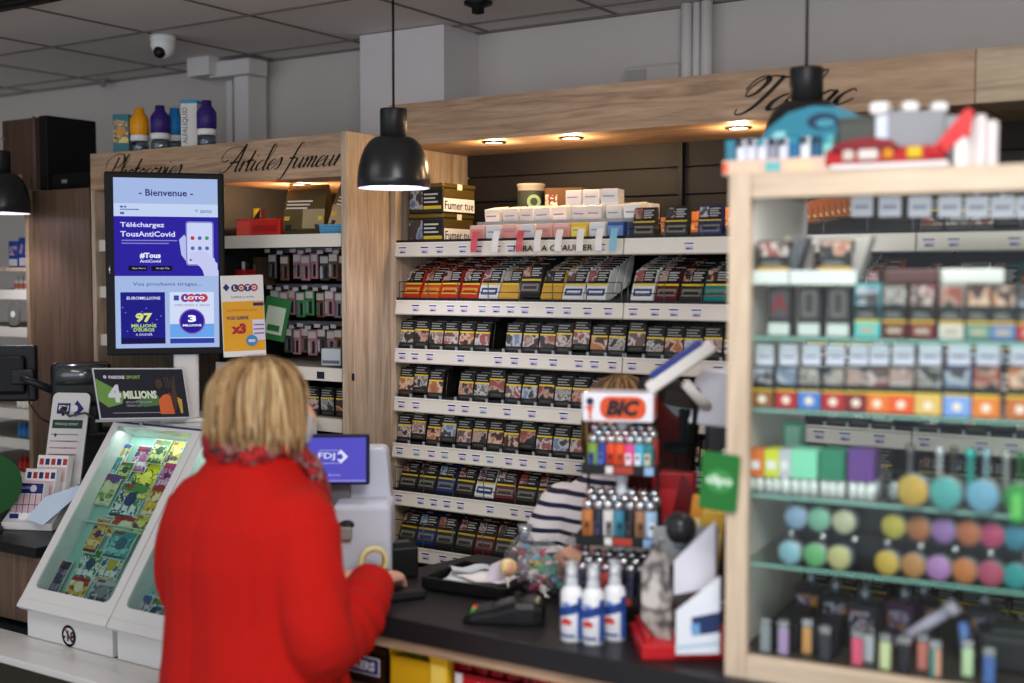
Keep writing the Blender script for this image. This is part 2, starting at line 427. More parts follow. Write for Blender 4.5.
# dome camera and the little fittings on the ceiling
p = at(163, 36, Z=CEIL)
r = root('security_camera', (p.x, p.y, CEIL), 'small white dome security camera hanging from the ceiling', 'security camera', rz=0.9)
WP = mat('#E6E6E6', 0.35)
MB().lathe([(0, 0), (.046, 0), (.046, -.014), (.043, -.02)], WP).build('base', r)
MB().lathe([(.043, -.02), (.044, -.035), (.036, -.062), (.02, -.078), (0, -.082)], WP, cap=False).build('dome', r)
MB().ball((-0.014, -0.024, -0.062), 0.022, BLACK).build('lens', r)
p = at(478, 2, Z=CEIL)
r = root('smoke_sensor', (p.x, p.y, CEIL), 'small black round sensor on the ceiling at the top edge', 'sensor')
MB().lathe([(0, 0), (.045, 0), (.045, -.008), (.02, -.018), (.02, -.035), (0, -.04)], BLACK).build('body', r)
p = at(103, 80, Z=CEIL)
MB().lathe([(0, 0), (.03, 0), (.03, -.008), (.012, -.012), (.012, -.03), (0, -.032)], mat('#8A8682', .5)).build('ceiling_nozzle', loc=(p.x, p.y, CEIL),
    label='tiny grey nozzle on the ceiling left of the dome camera', cat='nozzle')

# pendant lamps
SHADE = mat('#2B2C2E', 0.28, 0.3); LED = mat('#F3E9FF', emit=5.0)
def pendant(px, capy, t, lab):
    p = at(px, capy, t=t)
    r = root('pendant_lamp', (p.x, p.y, p.z), lab, 'lamp', group='black dome pendant lamps')
    MB().lathe([(0, 0.002), (.037, 0), (.038, -.004), (.038, -.074), (.03, -.078)], mat('#202123', 0.4)).build('cap', r)
    s = MB(); pr = []
    for i in range(13):
        a = PI / 2 * i / 12; pr.append((.034 + (.102 - .034) * math.sin(a) ** 0.9, -.076 - .142 * (1 - math.cos(a) ** 0.9 if i < 12 else 1)))
    pr2 = [(q[0] - .003, q[1] - 0.001) for q in pr]
    s.lathe(pr + [(.1005, pr[-1][1] - .001)] , SHADE, 40, cap=False)
    s.lathe(pr2, mat('#D8D6DC', 0.5), 40, cap=False); s.build('lamp_shade', r)
    MB().lathe([(0, -.202), (.094, -.203), (.096, -.206), (.092, -.211), (0, -.212)], LED, 40).build('diffuser', r)
    MB().tube([(0, 0, 0), (0.0, 0, CEIL - p.z)], .0035, BLACK, 8).build('cord', r)
    l = bpy.data.lights.new('lamp_light', 'SPOT'); l.energy = 7; l.color = (0.93, 0.88, 1.0); l.spot_size = 2.2; l.shadow_soft_size = 0.08; l.spot_blend = 0.5
    lo = bpy.data.objects.new('lamp_light', l); COL.objects.link(lo); lo.location = (p.x, p.y, p.z - .225)
pendant(393.5, 109, 3.39, 'black dome pendant lamp in front of the oak post, middle one')
pendant(806.5, 68, 2.80, 'black dome pendant lamp behind the boxes on the display cabinet')
pendant(-1, 151, 4.30, 'black dome pendant lamp cut by the left edge of the photo')

# ---------------------------------------------------------------- spots set in wood
def spot(parent, x, y, z, power, size=0.03):
    s = MB(); s.lathe([(.030, 0), (.036, -.001), (.036, -.004), (.028, -.005)], mat('#3A2A1E', .4, .5), 24, cap=False, M=Matrix.Translation((x, y, z)))
    s.lathe([(0, -.002), (.028, -.0025)], mat('#FFF0DA', emit=14.0), 24, cap=False, M=Matrix.Translation((x, y, z)))
    s.build('spotlight', parent)
    l = bpy.data.lights.new('spot', 'POINT'); l.energy = power * .45; l.color = (1.0, 0.66, 0.34); l.shadow_soft_size = 0.02
    o = bpy.data.objects.new('spot', l); COL.objects.link(o); o.location = (x, y, z - .032); o.parent = parent

# header of the tobacco shelves
r = root('header_board', (0, 0, 0), 'long oak header beam with black script lettering above the tobacco shelves', 'header beam')
h = MB(); h.bx(-2.395, -0.655, 3.0, 3.42, 2.122, 2.249, OAK); h.build('beam', r)
h = MB(); h.bx(-0.652, 1.3, 2.998, 3.42, 2.122, 2.249, wood('#8F7A62', '#BCA98C', 'X')); h.build('beam', r)
lt = MB(); a = at(732, 112, Y=2.998); b = at(890, 105, Y=2.998)
script(lt, 'Tabac', a.x + 0.030, 2.144, 0.090, 0.275, INK, 2.9985, wt=1.7); lt.build('lettering', r, label='black script lettering')
for px in (492, 569.5, 737):
    q = at(px, 141.5 if px < 500 else (137 if px < 600 else 127), Z=2.122); spot(r, q.x, q.y + .01, 2.122, 5)

# ---------------------------------------------------------------- tobacco shelving units
SX = [-2.372, -1.572, -0.782, 0.018]
ZC = [1.800, 1.622, 1.4725, 1.3215, 1.178, 1.030, 0.861, 0.70]
YF = [3.0, 3.0, 2.995, 2.99, 2.98, 2.975, 2.97, 2.965]
SLOPE = 0.27
TAG = mat('#C4C0D6', 0.5); TAGI = mat('#16162E', 0.5); TAGG = mat('#3A7A50', .5)
random.seed(11)
def rail(mb, x0, x1, k, tags):
    z = ZC[k]; y = YF[k]
    mb.M = Matrix.Translation((0, y, z)) @ Matrix.Rotation(math.radians(-8), 4, 'X')
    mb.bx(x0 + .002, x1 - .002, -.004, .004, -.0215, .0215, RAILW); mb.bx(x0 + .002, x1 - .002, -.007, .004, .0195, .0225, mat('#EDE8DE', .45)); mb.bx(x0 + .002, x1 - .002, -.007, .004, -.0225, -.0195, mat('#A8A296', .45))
    for tx in tags:
        mt = TAGI if random.random() > .06 else TAGG
        mb.dec(tx - .015, .002, tx + .015, .011, mat('#E9E6F2', .4), -.0041); mb.dec(tx - .014, .0045, tx + .014, .0085, mt, -.0046)
        mb.dec(tx - .011, -.012, tx + .013, .001, TAG, -.0041); mb.dec(tx - .008, -.0095, tx + .004, -.0055, mt, -.0046); mb.dec(tx + .005, -.009, tx + .012, -.0065, mt, -.0046)
    mb.M = Matrix()
TRAYB = mat('#0E0F11', .4); CLEAR = mat('#8C9296', .2); PANEL = mat('#24211F', .55); 
for u in range(3):
    x0, x1 = SX[u], SX[u + 1]
    r = root('tobacco_shelf', ((x0 + x1) / 2, 3.2, 0), ['tobacco shelf unit with eight sloping shelves next to the oak post', 'middle tobacco shelf unit behind the shop assistant', 'right-hand tobacco shelf unit seen through the glass cabinet'][u], 'shelf unit')
    off = Matrix.Translation((-(x0 + x1) / 2, -3.2, 0))
    b = MB(); b.M = off; b.bx(x0, x1, 3.40, 3.42, 0.0, 2.12, mat('#0F0F10', .7))
    for k in range(5):
        z = 1.80 + k * .083; b.bx(x0 + .002, x1 - .002, 3.388, 3.40, z + .002, z + .079, PANEL)
    b.bx(x1 - .012, x1 + .0, 3.37, 3.40, 1.78, 2.12, BLACK)
    b.build('back_panel', r)
    b = MB(); b.M = off; b.bx(x0, x1, 2.99, 3.40, 0.0, 0.09, DARK); b.build('plinth', r)
    if u == 0:
        b = MB(); b.M = off; b.bx(x0 - .022, x0, 3.0, 3.42, 0, 2.122, OAKV); b.build('side_panel', r)
    for k in range(8):
        b = MB(); b.M = off @ Matrix.Translation((0, YF[k], ZC[k] + .018))
        d = 3.39 - YF[k]; sl = 0 if k == 0 else SLOPE
        b.add([(x0, .004, -.006), (x1, .004, -.006), (x1, d, d * sl - .006), (x0, d, d * sl - .006), (x0, .004, 0), (x1, .004, 0), (x1, d, d * sl), (x0, d, d * sl)],
              [(0, 3, 2, 1), (4, 5, 6, 7), (0, 1, 5, 4), (2, 3, 7, 6), (1, 2, 6, 5), (0, 4, 7, 3)], TRAYB)
        b.bx(x0, x1, .003, .006, -.002, .013, TRAYB)
        if k in (2, 3, 4):
            n = 14
            for i in range(n + 1): b.bx(x0 + .002 + i * .0568, x0 + .010 + i * .0568, .0, .003, 0, .016, CLEAR)
        shf = b.build('shelf', r)
        b = MB(); b.M = Matrix()
        tags = []; x = x0 + .03
        while x < x1 - .03:
            if random.random() < (.25 if (u, k) == (1, 0) else .86): tags.append(x)
            x += random.choice((.05, .057, .066, .085))
        if k == 0 and u == 0: tags = [t for t in tags if not -1.9 < t < -1.66]
        rail(b, x0, x1, k, tags)
        if k == 0 and u == 0:
            b.M = Matrix.Translation((0, 2.9945, ZC[0])) @ Matrix.Rotation(math.radians(-8), 4, 'X')
            b.text('TABAC A CHAUFFER', (-1.80, -.001), INK, h=.017, w=.27, bold=.02, y=-.0052)
        for i in range(len(b.v)): b.v[i] = off @ b.v[i]
        b.build('price_rail', shf)
        if k in (0, 1, 5, 6, 7):   # wire front
            b = MB(); b.M = off; zz = ZC[k] + .02; hgt = {0: .045 if u else 0, 1: .06, 5: .075, 6: .08, 7: .06}[k]
            if hgt:
                for hh in (.03, hgt):
                    b.tube([(x0 + .01, YF[k] + .004, zz + hh), (x1 - .01, YF[k] + .004, zz + hh)], .0014, BLACK, 6)
                for i in range(8):
                    xx = x0 + .01 + i * (x1 - x0 - .02) / 7; b.tube([(xx, YF[k] + .004, zz - .01), (xx, YF[k] + .004, zz + hgt)], .0016, mat('#5A5D60', .3, .5), 6)
                b.build('wire_guard', shf)

# ---------------------------------------------------------------- packs and pouches
PIC = [blotch(('#2A1E1C', '#A88E84', '#6E4A42', '#C4BAB4', '#2A2220'), 30, hard=False), blotch(('#2E1C18', '#8E4A3A', '#B49484', '#1E1A1A'), 34, hard=False),
       blotch(('#1E2228', '#74839A', '#B4BAC4', '#3A3434'), 30, hard=False), blotch(('#9A8C88', '#843A36', '#C4BCBA', '#5A4440'), 32, hard=False),
       blotch(('#1E1A1A', '#A09890', '#4A4240', '#C0BCB8', '#2A2626'), 34, hard=False), blotch(('#2E201A', '#A8683A', '#CCB09A', '#3E1C16'), 28, hard=False)]
PICN = ['a pale portrait photo', 'a reddish wound photo', 'a bluish figure photo', 'a red mouth photo', 'a grey hospital photo', 'an orange close-up photo']
BODY = ['#161613', '#1B1C18', '#22201B']
def pack_proto(v):
    mb = MB(); w_, d, h = .0535, .021, .086
    body = mat(BODY[v % 3], .45)
    mb.cbox((0, d / 2, h / 2), (w_, d, h), body, .0015, seg=1)
    mb.dec(-.0258, .058, .0258, .085, mat('#0B0B0B', .4), 0); mb.dec(-.0258, .053, .0258, .0575, YEL, 0)
    for i, (a, b) in enumerate(((-.021, .016), (-.021, .010), (-.021, .019))): mb.dec(a, .0775 - i * .0075, b, .0805 - i * .0075, mat('#9A9A96', .5), -.0006)
    mb.dec(-.0258, .018, .0258, .053, PIC[v], 0)
    mb.dec(-.018, .005, .018, .012, mat('#3D3D38', .5), 0)
    # top: brand side is drab too
    mb.bx(-.025, .025, .002, .019, h, h + .0004, mat('#66675E', .4)); mb.bx(-.02, .014, .006, .012, h + .0004, h + .0008, mat('#A6A69E', .5))
    o = mb.build('cigarette_pack'); tag(o, 'x', 'cigarette pack'); return o
PACK = [pack_proto(v) for v in range(6)]
POUCHC = [('#B5321E', 'red'), ('#C8501E', 'orange'), ('#1F3566', 'dark blue'), ('#D8D8D4', 'white'), ('#C99A2B', 'golden'), ('#177A78', 'teal'), ('#5A1A1E', 'maroon'), ('#2B2A26', 'dark')]
def pouch_proto(v):
    mb = MB(); c = POUCHC[v][0]; w_, h = .068, .112; body = mat(c, .4)
    prof = [(.002, 0), (.010, .012), (.011, .05), (.009, .09), (.003, h - .006), (.002, h)]
    vs = []; 
    for (d, z) in prof: vs += [(-w_ / 2, -d + .011, z), (w_ / 2, -d + .011, z), (w_ / 2, d + .011, z), (-w_ / 2, d + .011, z)]
    fs = [(0, 3, 2, 1)]
    for i in range(len(prof) - 1):
        for k in range(4): fs.append((4 * i + k, 4 * i + (k + 1) % 4, 4 * i + 4 + (k + 1) % 4, 4 * i + 4 + k))
    n = 4 * (len(prof) - 1); fs.append((n, n + 1, n + 2, n + 3)); mb.add(vs, fs, body)
    mb.dec(-.032, .062, .032, .106, mat('#0B0B0B', .4), 0); mb.dec(-.031, .07, -.006, .104, PIC[v % 6], -.0005)
    for i in range(4): mb.dec(-.002, .096 - i * .008, .028 - (i % 2) * .006, .0995 - i * .008, mat('#B5B5B0', .5), -.0006)
    mb.dec(-.032, .055, .032, .061, YEL, 0)
    mb.dec(-.028, .02, .028, .044, mat('#C89A3A' if v in (0, 1, 4) else '#77766E' if v != 3 else '#2A3F7A', .5), 0.0)
    mb.dec(-.022, .026, .022, .036, body, -.0006)
    o = mb.build('tobacco_pouch'); tag(o, 'x', 'tobacco pouch'); return o
POUCH = [pouch_proto(v) for v in range(8)]
SHN = ['top', 'second', 'third', 'fourth', 'fifth', 'sixth', 'seventh', 'eighth']
UN = ['left', 'middle', 'right']
stuffp = MB(); random.seed(5); npack = 0
def packrow(u, k, n, behind):
    global npack
    x0, x1 = SX[u], SX[u + 1]; pit = .0568
    for i in range(n):
        x = x0 + .033 + i * pit
        if x > x1 - .02: break
        if (u, k, i) in ((0, 2, 6), (0, 3, 3)): continue
        v = random.randrange(6); raise_ = random.choice((0, 0, 0, .004, .014))
        for j in range(behind + 1):
            y = YF[k] + .010 + j * .0235; z = ZC[k] + .021 + (.010 + j * .0235) * SLOPE + (raise_ if j == 0 else 0)
            rot = (math.radians(-10 - random.uniform(0, 3)), 0, random.uniform(-.05, .05))
            if j <= 1 and npack < 300:
                npack += 1
                lab = ('pack with %s, %s from left, %s shelf, %s tobacco unit' % (PICN[v], ordn(i), SHN[k], UN[u])) if j == 0 else \
                      ('dark pack right behind the %s front pack, %s shelf, %s tobacco unit' % (ordn(i), SHN[k], UN[u]))
                place(PACK[v], (x, y, z), rot, lab, 'cigarette packs on the sloping tobacco shelves')
            else:
                M_ = Matrix.Translation((x, y, z)) @ Euler(rot).to_matrix().to_4x4()
                stuffp.box((0, .0105, .043), (.0535, .021, .086), mat('#1B1C18', .45), M_); stuffp.box((0, .0105, .0863), (.048, .015, .0006), mat('#77786E', .4), M_)
for k in (2, 3, 4): packrow(0, k, 14, 5)
for k in (2, 3, 4): packrow(1, k, 14, 3 if k == 2 else 1)
for k in (2, 3, 6): packrow(2, k, 14, 0)
packrow(0, 7, 14, 0); packrow(2, 0, 14, 1); packrow(1, 7, 14, 0)
stuffp.build('cigarette_packs', label='further dark cigarette packs queued behind the front ones on the shelves', cat='cigarette packs', kind='stuff')
def pouchrow(u, k, n, depth, cols, pit=.0725, h=1.0, lean=-22, rise=SLOPE, dy=.021, x_from=0.045, tall=()):
    x0, x1 = SX[u], SX[u + 1]
    for i in range(n):
        x = x0 + x_from + i * pit
        if x > x1 - .03: break
        v = cols[i % len(cols)]
        for j in range(depth[i % len(depth)]):
            y = YF[k] + .012 + j * dy; z = ZC[k] + .022 + (.012 + j * dy) * rise + (.012 if i in tall else 0)
            lab = ('%s tobacco pouch, front of %s column, %s shelf, %s tobacco unit' % (POUCHC[v][1], ordn(i), SHN[k], UN[u])) if j == 0 else \
                  ('%s tobacco pouch, %s behind front in %s column, %s shelf, %s unit' % (POUCHC[v][1], ordn(j), ordn(i), SHN[k], UN[u]))
            place(POUCH[v], (x, y, z), (math.radians(lean - random.uniform(0, 4)), 0, random.uniform(-.05, .05)), lab, 'tobacco pouches in the shelf trays', (1, 1, h))
pouchrow(0, 1, 11, (8, 8, 7, 9, 8, 9, 5, 8, 7, 8, 4), [0, 1, 0, 0, 3, 4, 7, 4, 3, 3, 2], h=.9, rise=.36, dy=.019, tall=(6,))
pouchrow(1, 1, 11, (8, 7, 7, 5, 3, 3), [3, 6, 7, 5, 4, 5, 0, 6, 3, 1, 7], h=.9, rise=.34, dy=.019)
pouchrow(2, 1, 11, (3,), [6, 3, 5, 1, 0, 6, 2, 7], h=.95)
pouchrow(0, 4, 0, (1,), [0])
pouchrow(0, 5, 11, (4, 3), [7, 7, 2, 7, 3, 6, 7, 7, 6, 7, 7], h=.84)
pouchrow(0, 6, 11, (4, 3), [7, 2, 7, 7, 6, 7, 7, 4, 7, 2, 7], h=.95)
pouchrow(1, 5, 11, (2,), [7, 7, 6, 7, 2], h=.84)
pouchrow(1, 6, 11, (2,), [7, 6, 7, 7], h=.95)
pouchrow(2, 4, 11, (1,), [7, 2, 6, 7], h=.8); pouchrow(2, 5, 11, (1,), [7, 7, 6, 7, 2], h=.84)

# mixed coloured packets on the fifth shelf stand in front of some packs
pouchrow(1, 0, 3, (1, 1, 1), [7, 7, 2], pit=.098, h=.80, lean=-8, rise=0, x_from=.05)
# orange books of rolling papers fanned behind them
BOOKC = [('#C77A4A', 'copper')]
def paper_proto():
    mb = MB(); mb.cbox((0, .004, .036), (.10, .008, .072), mat('#B8703F', .3), .002, seg=1); mb.bx(-.05, .05, .0082, .0090, .002, .07, mat('#F2DCC0', .5))
    mb.dec(-.04, .012, .04, .03, mat('#E9C9A4', .4), 0); return tag(mb.build('rolling_paper_book'), 'x', 'rolling paper')
PB = paper_proto()
for s_, (xa, n) in enumerate(((SX[1] + .14, 10), (SX[1] + .35, 16))):
    for j in range(n):
        place(PB, (xa + j * .011, 3.06 + .016 * j, ZC[0] + .04 + .0035 * j), (math.radians(-52), 0, .5),
              'copper rolling paper book, %s of the %s fan on the top shelf' % (ordn(j), ['left', 'right'][s_]), 'fanned rolling papers under the spots')

# top shelf of the left unit: tins, can, cartons, small boxes
GOLD = mat('#6E5A2A', .3, .5)
def tin_proto():
    r = root('tobacco_tin', (0, 0, 0), 'x', 'tobacco tin')
    W_, D_, H_ = .135, .165, .078
    b = MB(); b.cbox((0, D_ / 2, H_ / 2), (W_, D_, H_), mat('#2C2817', .35), .004)
    b.dec(-W_ / 2 + .004, .012, -.012, .07, PIC[2], 0); b.dec(-.012, .012, W_ / 2 - .004, .07, mat('#0B0B0B', .4), 0); b.dec(-.008, .012, W_ / 2 - .006, .022, YEL, -.0006)
    for i in range(3): b.dec(-.006, .055 - i * .012, .048 - (i % 2) * .01, .060 - i * .012, mat('#C9C9C4', .5), -.0006)
    b.M = Matrix.Translation((W_ / 2, D_ / 2, 0)) @ Matrix.Rotation(PI / 2, 4, 'Z')
    b.dec(-D_ / 2 + .003, .004, D_ / 2 - .003, .045, PAPER, 0); b.text('Fumer tue', (0, .024), INK, h=.026, w=.148, y=-.0009, bold=.012)
    b.dec(-D_ / 2 + .003, .046, D_ / 2 - .003, .074, GOLD, 0); b.M = Matrix()
    b.build('tin_body', r)
    l = MB(); l.cbox((0, D_ / 2, H_ + .006), (W_ + .004, D_ + .004, .014), GOLD, .003); l.bx(W_ / 2 + .002, W_ / 2 + .003, .07, .095, H_ - .006, H_ + .012, mat('#EADFC0', .4)); l.build('lid', r)
    return r
TIN = tin_proto()
zt = ZC[0] + .022
for j in range(2):
    place(TIN, (-2.285, 3.04, zt + j * .0925), (0, 0, [0.02, -0.03][j]), ['lower gold tobacco tin reading Fumer tue beside the oak post', 'upper gold tobacco tin reading Fumer tue stacked on another'][j], 'gold tobacco tins')
b = MB(); b.lathe([(0, 0), (.043, 0), (.044, .004), (.043, .178), (.045, .18), (.045, .187), (.04, .188), (0, .186)], mat('#B9AC98', .35), 28)
b.lathe([(.0436, .05), (.0436, .165)], mat('#3C4034', .4), 28, cap=False)
b.M = Matrix.Translation((0, 0, .13)) @ Matrix.Rotation(.75, 4, 'Z')
b.disc(.022, .0008, mat('#8FB07A', .4), FRONT @ Matrix.Translation((0, 0, .044))); b.disc(.012, .0012, mat('#3C4034', .4), FRONT @ Matrix.Translation((0, 0, .044)))
b.dec(-.02, -.045, .03, -.018, blotch(('#C77858', '#E7B89C'), 30), -.0435)
b.build('tobacco_can', loc=(-2.05, 3.28, zt), label='tall round tobacco can with a green emblem on the top shelf', cat='can')
b = MB(); b.cbox((0, .05, .085), (.12, .1, .17), mat('#6B4A2A', .6), .002); b.dec(-.058, .06, -.02, .15, blotch(('#D9B9A0', '#7A3B2E', '#F0DCCB'), 30), 0)
b.build('cardboard_box', loc=(-1.92, 3.26, zt), rot=(0, 0, .3), label='brown cardboard box behind the can on the top shelf', cat='box')
def fbox_proto(c, c2):
    r = root('filter_box', (0, 0, 0), 'x', 'small box'); b = MB()
    b.cbox((0, .032, .0225), (.051, .060, .045), mat(c, .45), .001, seg=1); b.dec(-.024, .006, .024, .034, mat(c2, .5), 0); b.dec(-.018, .022, .016, .026, mat('#8E8E92', .5), -.0006)
    b.build('carton', r)
    return r
FB = [fbox_proto('#D9D7D6', '#CFD0D6'), fbox_proto('#E0B7AC', '#D98F84'), fbox_proto('#E8E4DE', '#EFEAE6'), fbox_proto('#D8B63A', '#E7CF5A'), fbox_proto('#2E4E8C', '#6C8CC4')]
random.seed(3); n_ = 0
for i in range(9):
    x = -2.075 + i * .0585
    place(FB[[1, 0, 1, 0, 1, 1, 3, 0, 4][i]], (x, 3.012, zt + .004), (0.0, 0, 0), 'small filter box in the bottom row of the top shelf, %s from the left' % ordn(i), 'filter boxes on the top shelf')
    place(FB[0 if i % 4 else 2], (x + .006 + (i % 3) * .003, 3.09 + .006 * (i % 2), zt + .055), (0.16, random.uniform(-.05, .05), random.uniform(-.12, .12)), 'white filter box in the upper row of the top shelf, %s from the left' % ordn(i), 'filter boxes on the top shelf')
    place(FB[2], (x + .008, 3.16, zt + .062), (0.0, 0, 0), 'white filter box behind the upper row, %s from the left' % ordn(i), 'filter boxes on the top shelf')
for i in range(3):
    place(FB[0], (-1.80 + i * .06, 3.11, zt + .104), (0, 0, .08 * i), 'white filter box on the very top of the pile, %s from the left' % ordn(i), 'filter boxes on the top shelf')
b = MB(); b.bx(-.28, .28, 0, .20, .0, .004, CLEAR); b.bx(-.28, .28, .0, .003, .0, .014, CLEAR)
for x in (-.27, 0, .27): b.bx(x - .004, x + .004, .18, .188, -.042, 0, CLEAR); b.bx(x - .004, x + .004, .0, .006, -.046, 0, CLEAR)
b.build('acrylic_riser', loc=(-1.84, 3.082, zt + .048), label='clear riser carrying the upper row of filter boxes', cat='display riser')
def curl_proto(c):
    b = MB(); vs = []; fs = []
    for i in range(7):
        a = i / 6; y = -.012 - .014 * math.sin(a * PI * .6); z = .030 - .062 * a
        vs += [(-.011, y, z), (.011, y, z), (.011, y + .0008, z), (-.011, y + .0008, z)]
    for i in range(6):
        for k in range(4): fs.append((4 * i + k, 4 * i + (k + 1) % 4, 4 * i + 4 + (k + 1) % 4, 4 * i + 4 + k))
    fs += [(3, 2, 1, 0), (24, 25, 26, 27)]
    b.add(vs, fs, mat(c, .3)); return tag(b.build('paper_tag'), 'x', 'tag')
CU_ = [curl_proto('#C9555A'), curl_proto('#E6E0DA'), curl_proto('#7FB7C9')]
for i, (x, v) in enumerate(((-2.06, 0), (-1.985, 1), (-1.90, 0), (-1.84, 1), (-1.77, 1), (-1.70, 1), (-1.64, 1), (-1.595, 2))):
    place(CU_[v], (x, 3.0, zt), (0, 0, 0), '%s curled price tag hanging from the top shelf, %s from the left' % (['red', 'white', 'pale blue'][v], ordn(i)), 'curled tags on the top shelf')
# ---------------------------------------------------------------- shelf unit "Articles fumeur"
random.seed(21)
UX0, UX1, UY = -3.565, -2.395, 2.80
r = root('accessory_shelf', (-2.98, 3.1, 0), 'oak shelf unit with script header for smoking accessories behind the display screen', 'shelf unit')
off = Matrix.Translation((2.98, -3.1, 0))
def part(name, **k):
    b = MB(); b.M = off; return b
b = part(0); b.bx(UX0, UX1 - .02, UY, UY + .02, 2.018, 2.145, OAK); b.bx(UX0, UX1 - .02, UY + .02, 3.4, 2.125, 2.145, OAK); b.bx(UX0, UX1 - .02, UY + .02, 3.4, 2.018, 2.028, OAK); b.build('header', r)
b = part(0); b.bx(UX1 - .02, UX1, UY - .005, 3.0, 0, 2.150, OAKV); b.bx(UX1 - .018, UX1 - .001, 3.0, 3.4, 0, 2.12, OAKV); b.build('side_panel', r)
b = part(0); b.bx(UX0, UX0 + .02, UY, 3.4, 0, 2.018, OAKV); b.build('side_panel', r)
b = part(0); b.bx(-2.99, -2.975, UY + .03, 3.4, 0, 2.018, DARK); b.build('divider', r)
b = part(0); b.bx(UX0, UX1, 3.38, 3.4, 0, 2.125, mat('#14110F', .7)); b.build('back_panel', r)
lt = part(0); q = at(280, 168, Y=UY)
script(lt, 'Articles fumeur', at(224, 172, Y=UY).x, q.z - .003, .078, .485, INK, UY - .0012)
lt.build('lettering', r, label='black script lettering on the right'); lt = part(0)
script(lt, 'Photocopies', at(107, 178, Y=UY).x, q.z - .005, .083, .36, INK, UY - .0012)
lt.build('lettering', r, label='black script lettering')
def wshelf(x0, x1, z, tags=0):
    b = part(0); b.bx(x0, x1, UY + .035, 3.38, z - .01, z, mat('#B8B2A6', .5)); b.bx(x0, x1, UY + .015, UY + .035, z - .036, z + .004, RAILW)
    for i in range(tags): b.dec(x0 + .08 + i * .12, z - .03, x0 + .11 + i * .12, z - .008, TAGI, UY + .0145)
    b.build('shelf', r)
wshelf(-2.975, UX1 - .04, 1.845); wshelf(-2.975, UX1 - .04, 1.435, 5)
for z in (1.842, 1.68, 1.512): wshelf(UX0 + .02, -2.99, z)
for z in (1.28, 1.1, .9): wshelf(-2.975, UX1 - .04, z)
bars = [at(300, y, Y=3.0).z for y in (249, 286, 324)]
for z in bars:
    b = part(0); b.bx(-2.975, UX1 - .04, 3.10, 3.115, z - .008, z + .006, mat('#8E9094', .35, .3)); b.build('hook_bar', r)
sq = at(300, 184, Z=2.018); spot(r, sq.x + 2.98, sq.y - 3.1, 2.018, 13)

# film boxes with orange dots in the narrow left bay
fb = MB(); fb.cbox((0, .04, .026), (.075, .08, .050), mat('#15110F', .4), .002, seg=1)
fb.disc(.016, .0008, mat('#C9856A', .5), FRONT @ Matrix.Translation((-.005, .027, 0)), 20); fb.disc(.007, .0012, mat('#8A3A2C', .5), FRONT @ Matrix.Translation((-.005, .027, 0)), 16)
fb.dec(.016, .006, .034, .018, mat('#A01C22', .5), -.0002)
FBX = tag(fb.build('filter_carton'), 'x', 'box')
for s_, (z, n) in enumerate(((1.842, 4), (1.68, 2), (1.512, 3))):
    for c_ in range(2):
        for j in range(n if s_ else 3):
            if (s_, j) == (1, 2): continue
            place(FBX, (-3.495 + c_ * .082, 2.87, z + .002 + j * .052), (0, 0, 0), 'black box with an orange dot, %s up, %s column, %s shelf beside the screen' % (ordn(j), ['left', 'right'][c_], ['upper', 'middle', 'lower'][s_]), 'black boxes with orange dots')
# gold bags, red box and paper books on the top shelf
zs = 1.847
def bag(w_, h, c1, c2):
    b = MB(); prof = [(.018, 0), (.03, .02), (.028, h * .5), (.012, h * .88), (.002, h)]; vs = []; fs = []
    for d, z in prof:
        k = w_ / 2 * (1 if z < h * .8 else .97); vs += [(-k, -d, z), (0, -d * 1.3, z), (k, -d, z), (k, d, z), (0, d * 1.3, z), (-k, d, z)]
    for i in range(len(prof) - 1):
        for k in range(6): fs.append((6 * i + k, 6 * i + (k + 1) % 6, 6 * i + 6 + (k + 1) % 6, 6 * i + 6 + k))
    fs += [(5, 4, 3, 2, 1, 0)]; b.add(vs, fs, mat(c1, .25, .35), False); b.dec(-w_ / 2 + .004, h * .28, w_ / 2 - .004, h * .36, mat('#D8B234', .4), -.031)
    b.dec(-w_ / 2 + .01, .012, w_ / 2 - .01, h * .2, mat('#1A1713', .4), -.033)
    for i in range(3): b.dec(-w_ / 2 + .012, h * (.5 + .07 * i), w_ * (.1 + .05 * i), h * (.53 + .07 * i), mat('#D8D2C0', .4), -.036 + .004 * i)
    return b
p = at(301, 233, Y=2.90); bag(.145, .165, '#6B5B38', 0).build('tobacco_bag', loc=(p.x, 2.93, zs), rot=(-.1, 0, .25), label='large gold tobacco bag shining under the spot on the accessory shelf', cat='bag')
p = at(333, 233, Y=2.90); bag(.10, .165, '#8A7048', 0).build('tobacco_bag', loc=(p.x, 2.95, zs + .004), rot=(-.1, .25, .5), label='gold tobacco bag leaning over beside the oak side panel', cat='bag')
b = MB(); b.cbox((0, .05, .028), (.165, .10, .056), mat('#C5261C', .35), .002); b.dec(-.08, .004, -.03, .05, mat('#D8402E', .35), 0); b.dec(-.02, .016, .07, .036, mat('#A81A14', .4), 0)
b.build('paper_carton', loc=(at(258, 234, Y=2.86).x, 2.86, zs), rot=(0, 0, .2), label='bright red carton on the accessory shelf in front of the bags', cat='box')
b = MB(); b.cbox((0, .02, .05), (.13, .03, .10), mat('#2A0E12', .35), .002); b.prism([(-.065, 0), (-.03, 0), (.065, .10), (.03, .10)], .0006, YEL, FRONT @ Matrix.Translation((0, 0, -.0045)))
b.text('OCB', (0.0, .072), mat('#E8E0DC', .4), h=.026, y=.0035, bold=.03); b.build('paper_carton', loc=(at(243, 220, Y=2.98).x, 2.99, zs), label='dark carton with white OCB letters behind the red carton', cat='box')
b = MB(); b.cbox((0, .02, .045), (.07, .03, .09), mat('#8C1A1C', .35), .002); b.dec(-.03, .05, .03, .075, mat('#D9D2CC', .4), .0045); b.build('paper_carton', loc=(at(226, 220, Y=2.93).x, 2.93, zs), label='dark red carton half hidden by the display screen', cat='box')
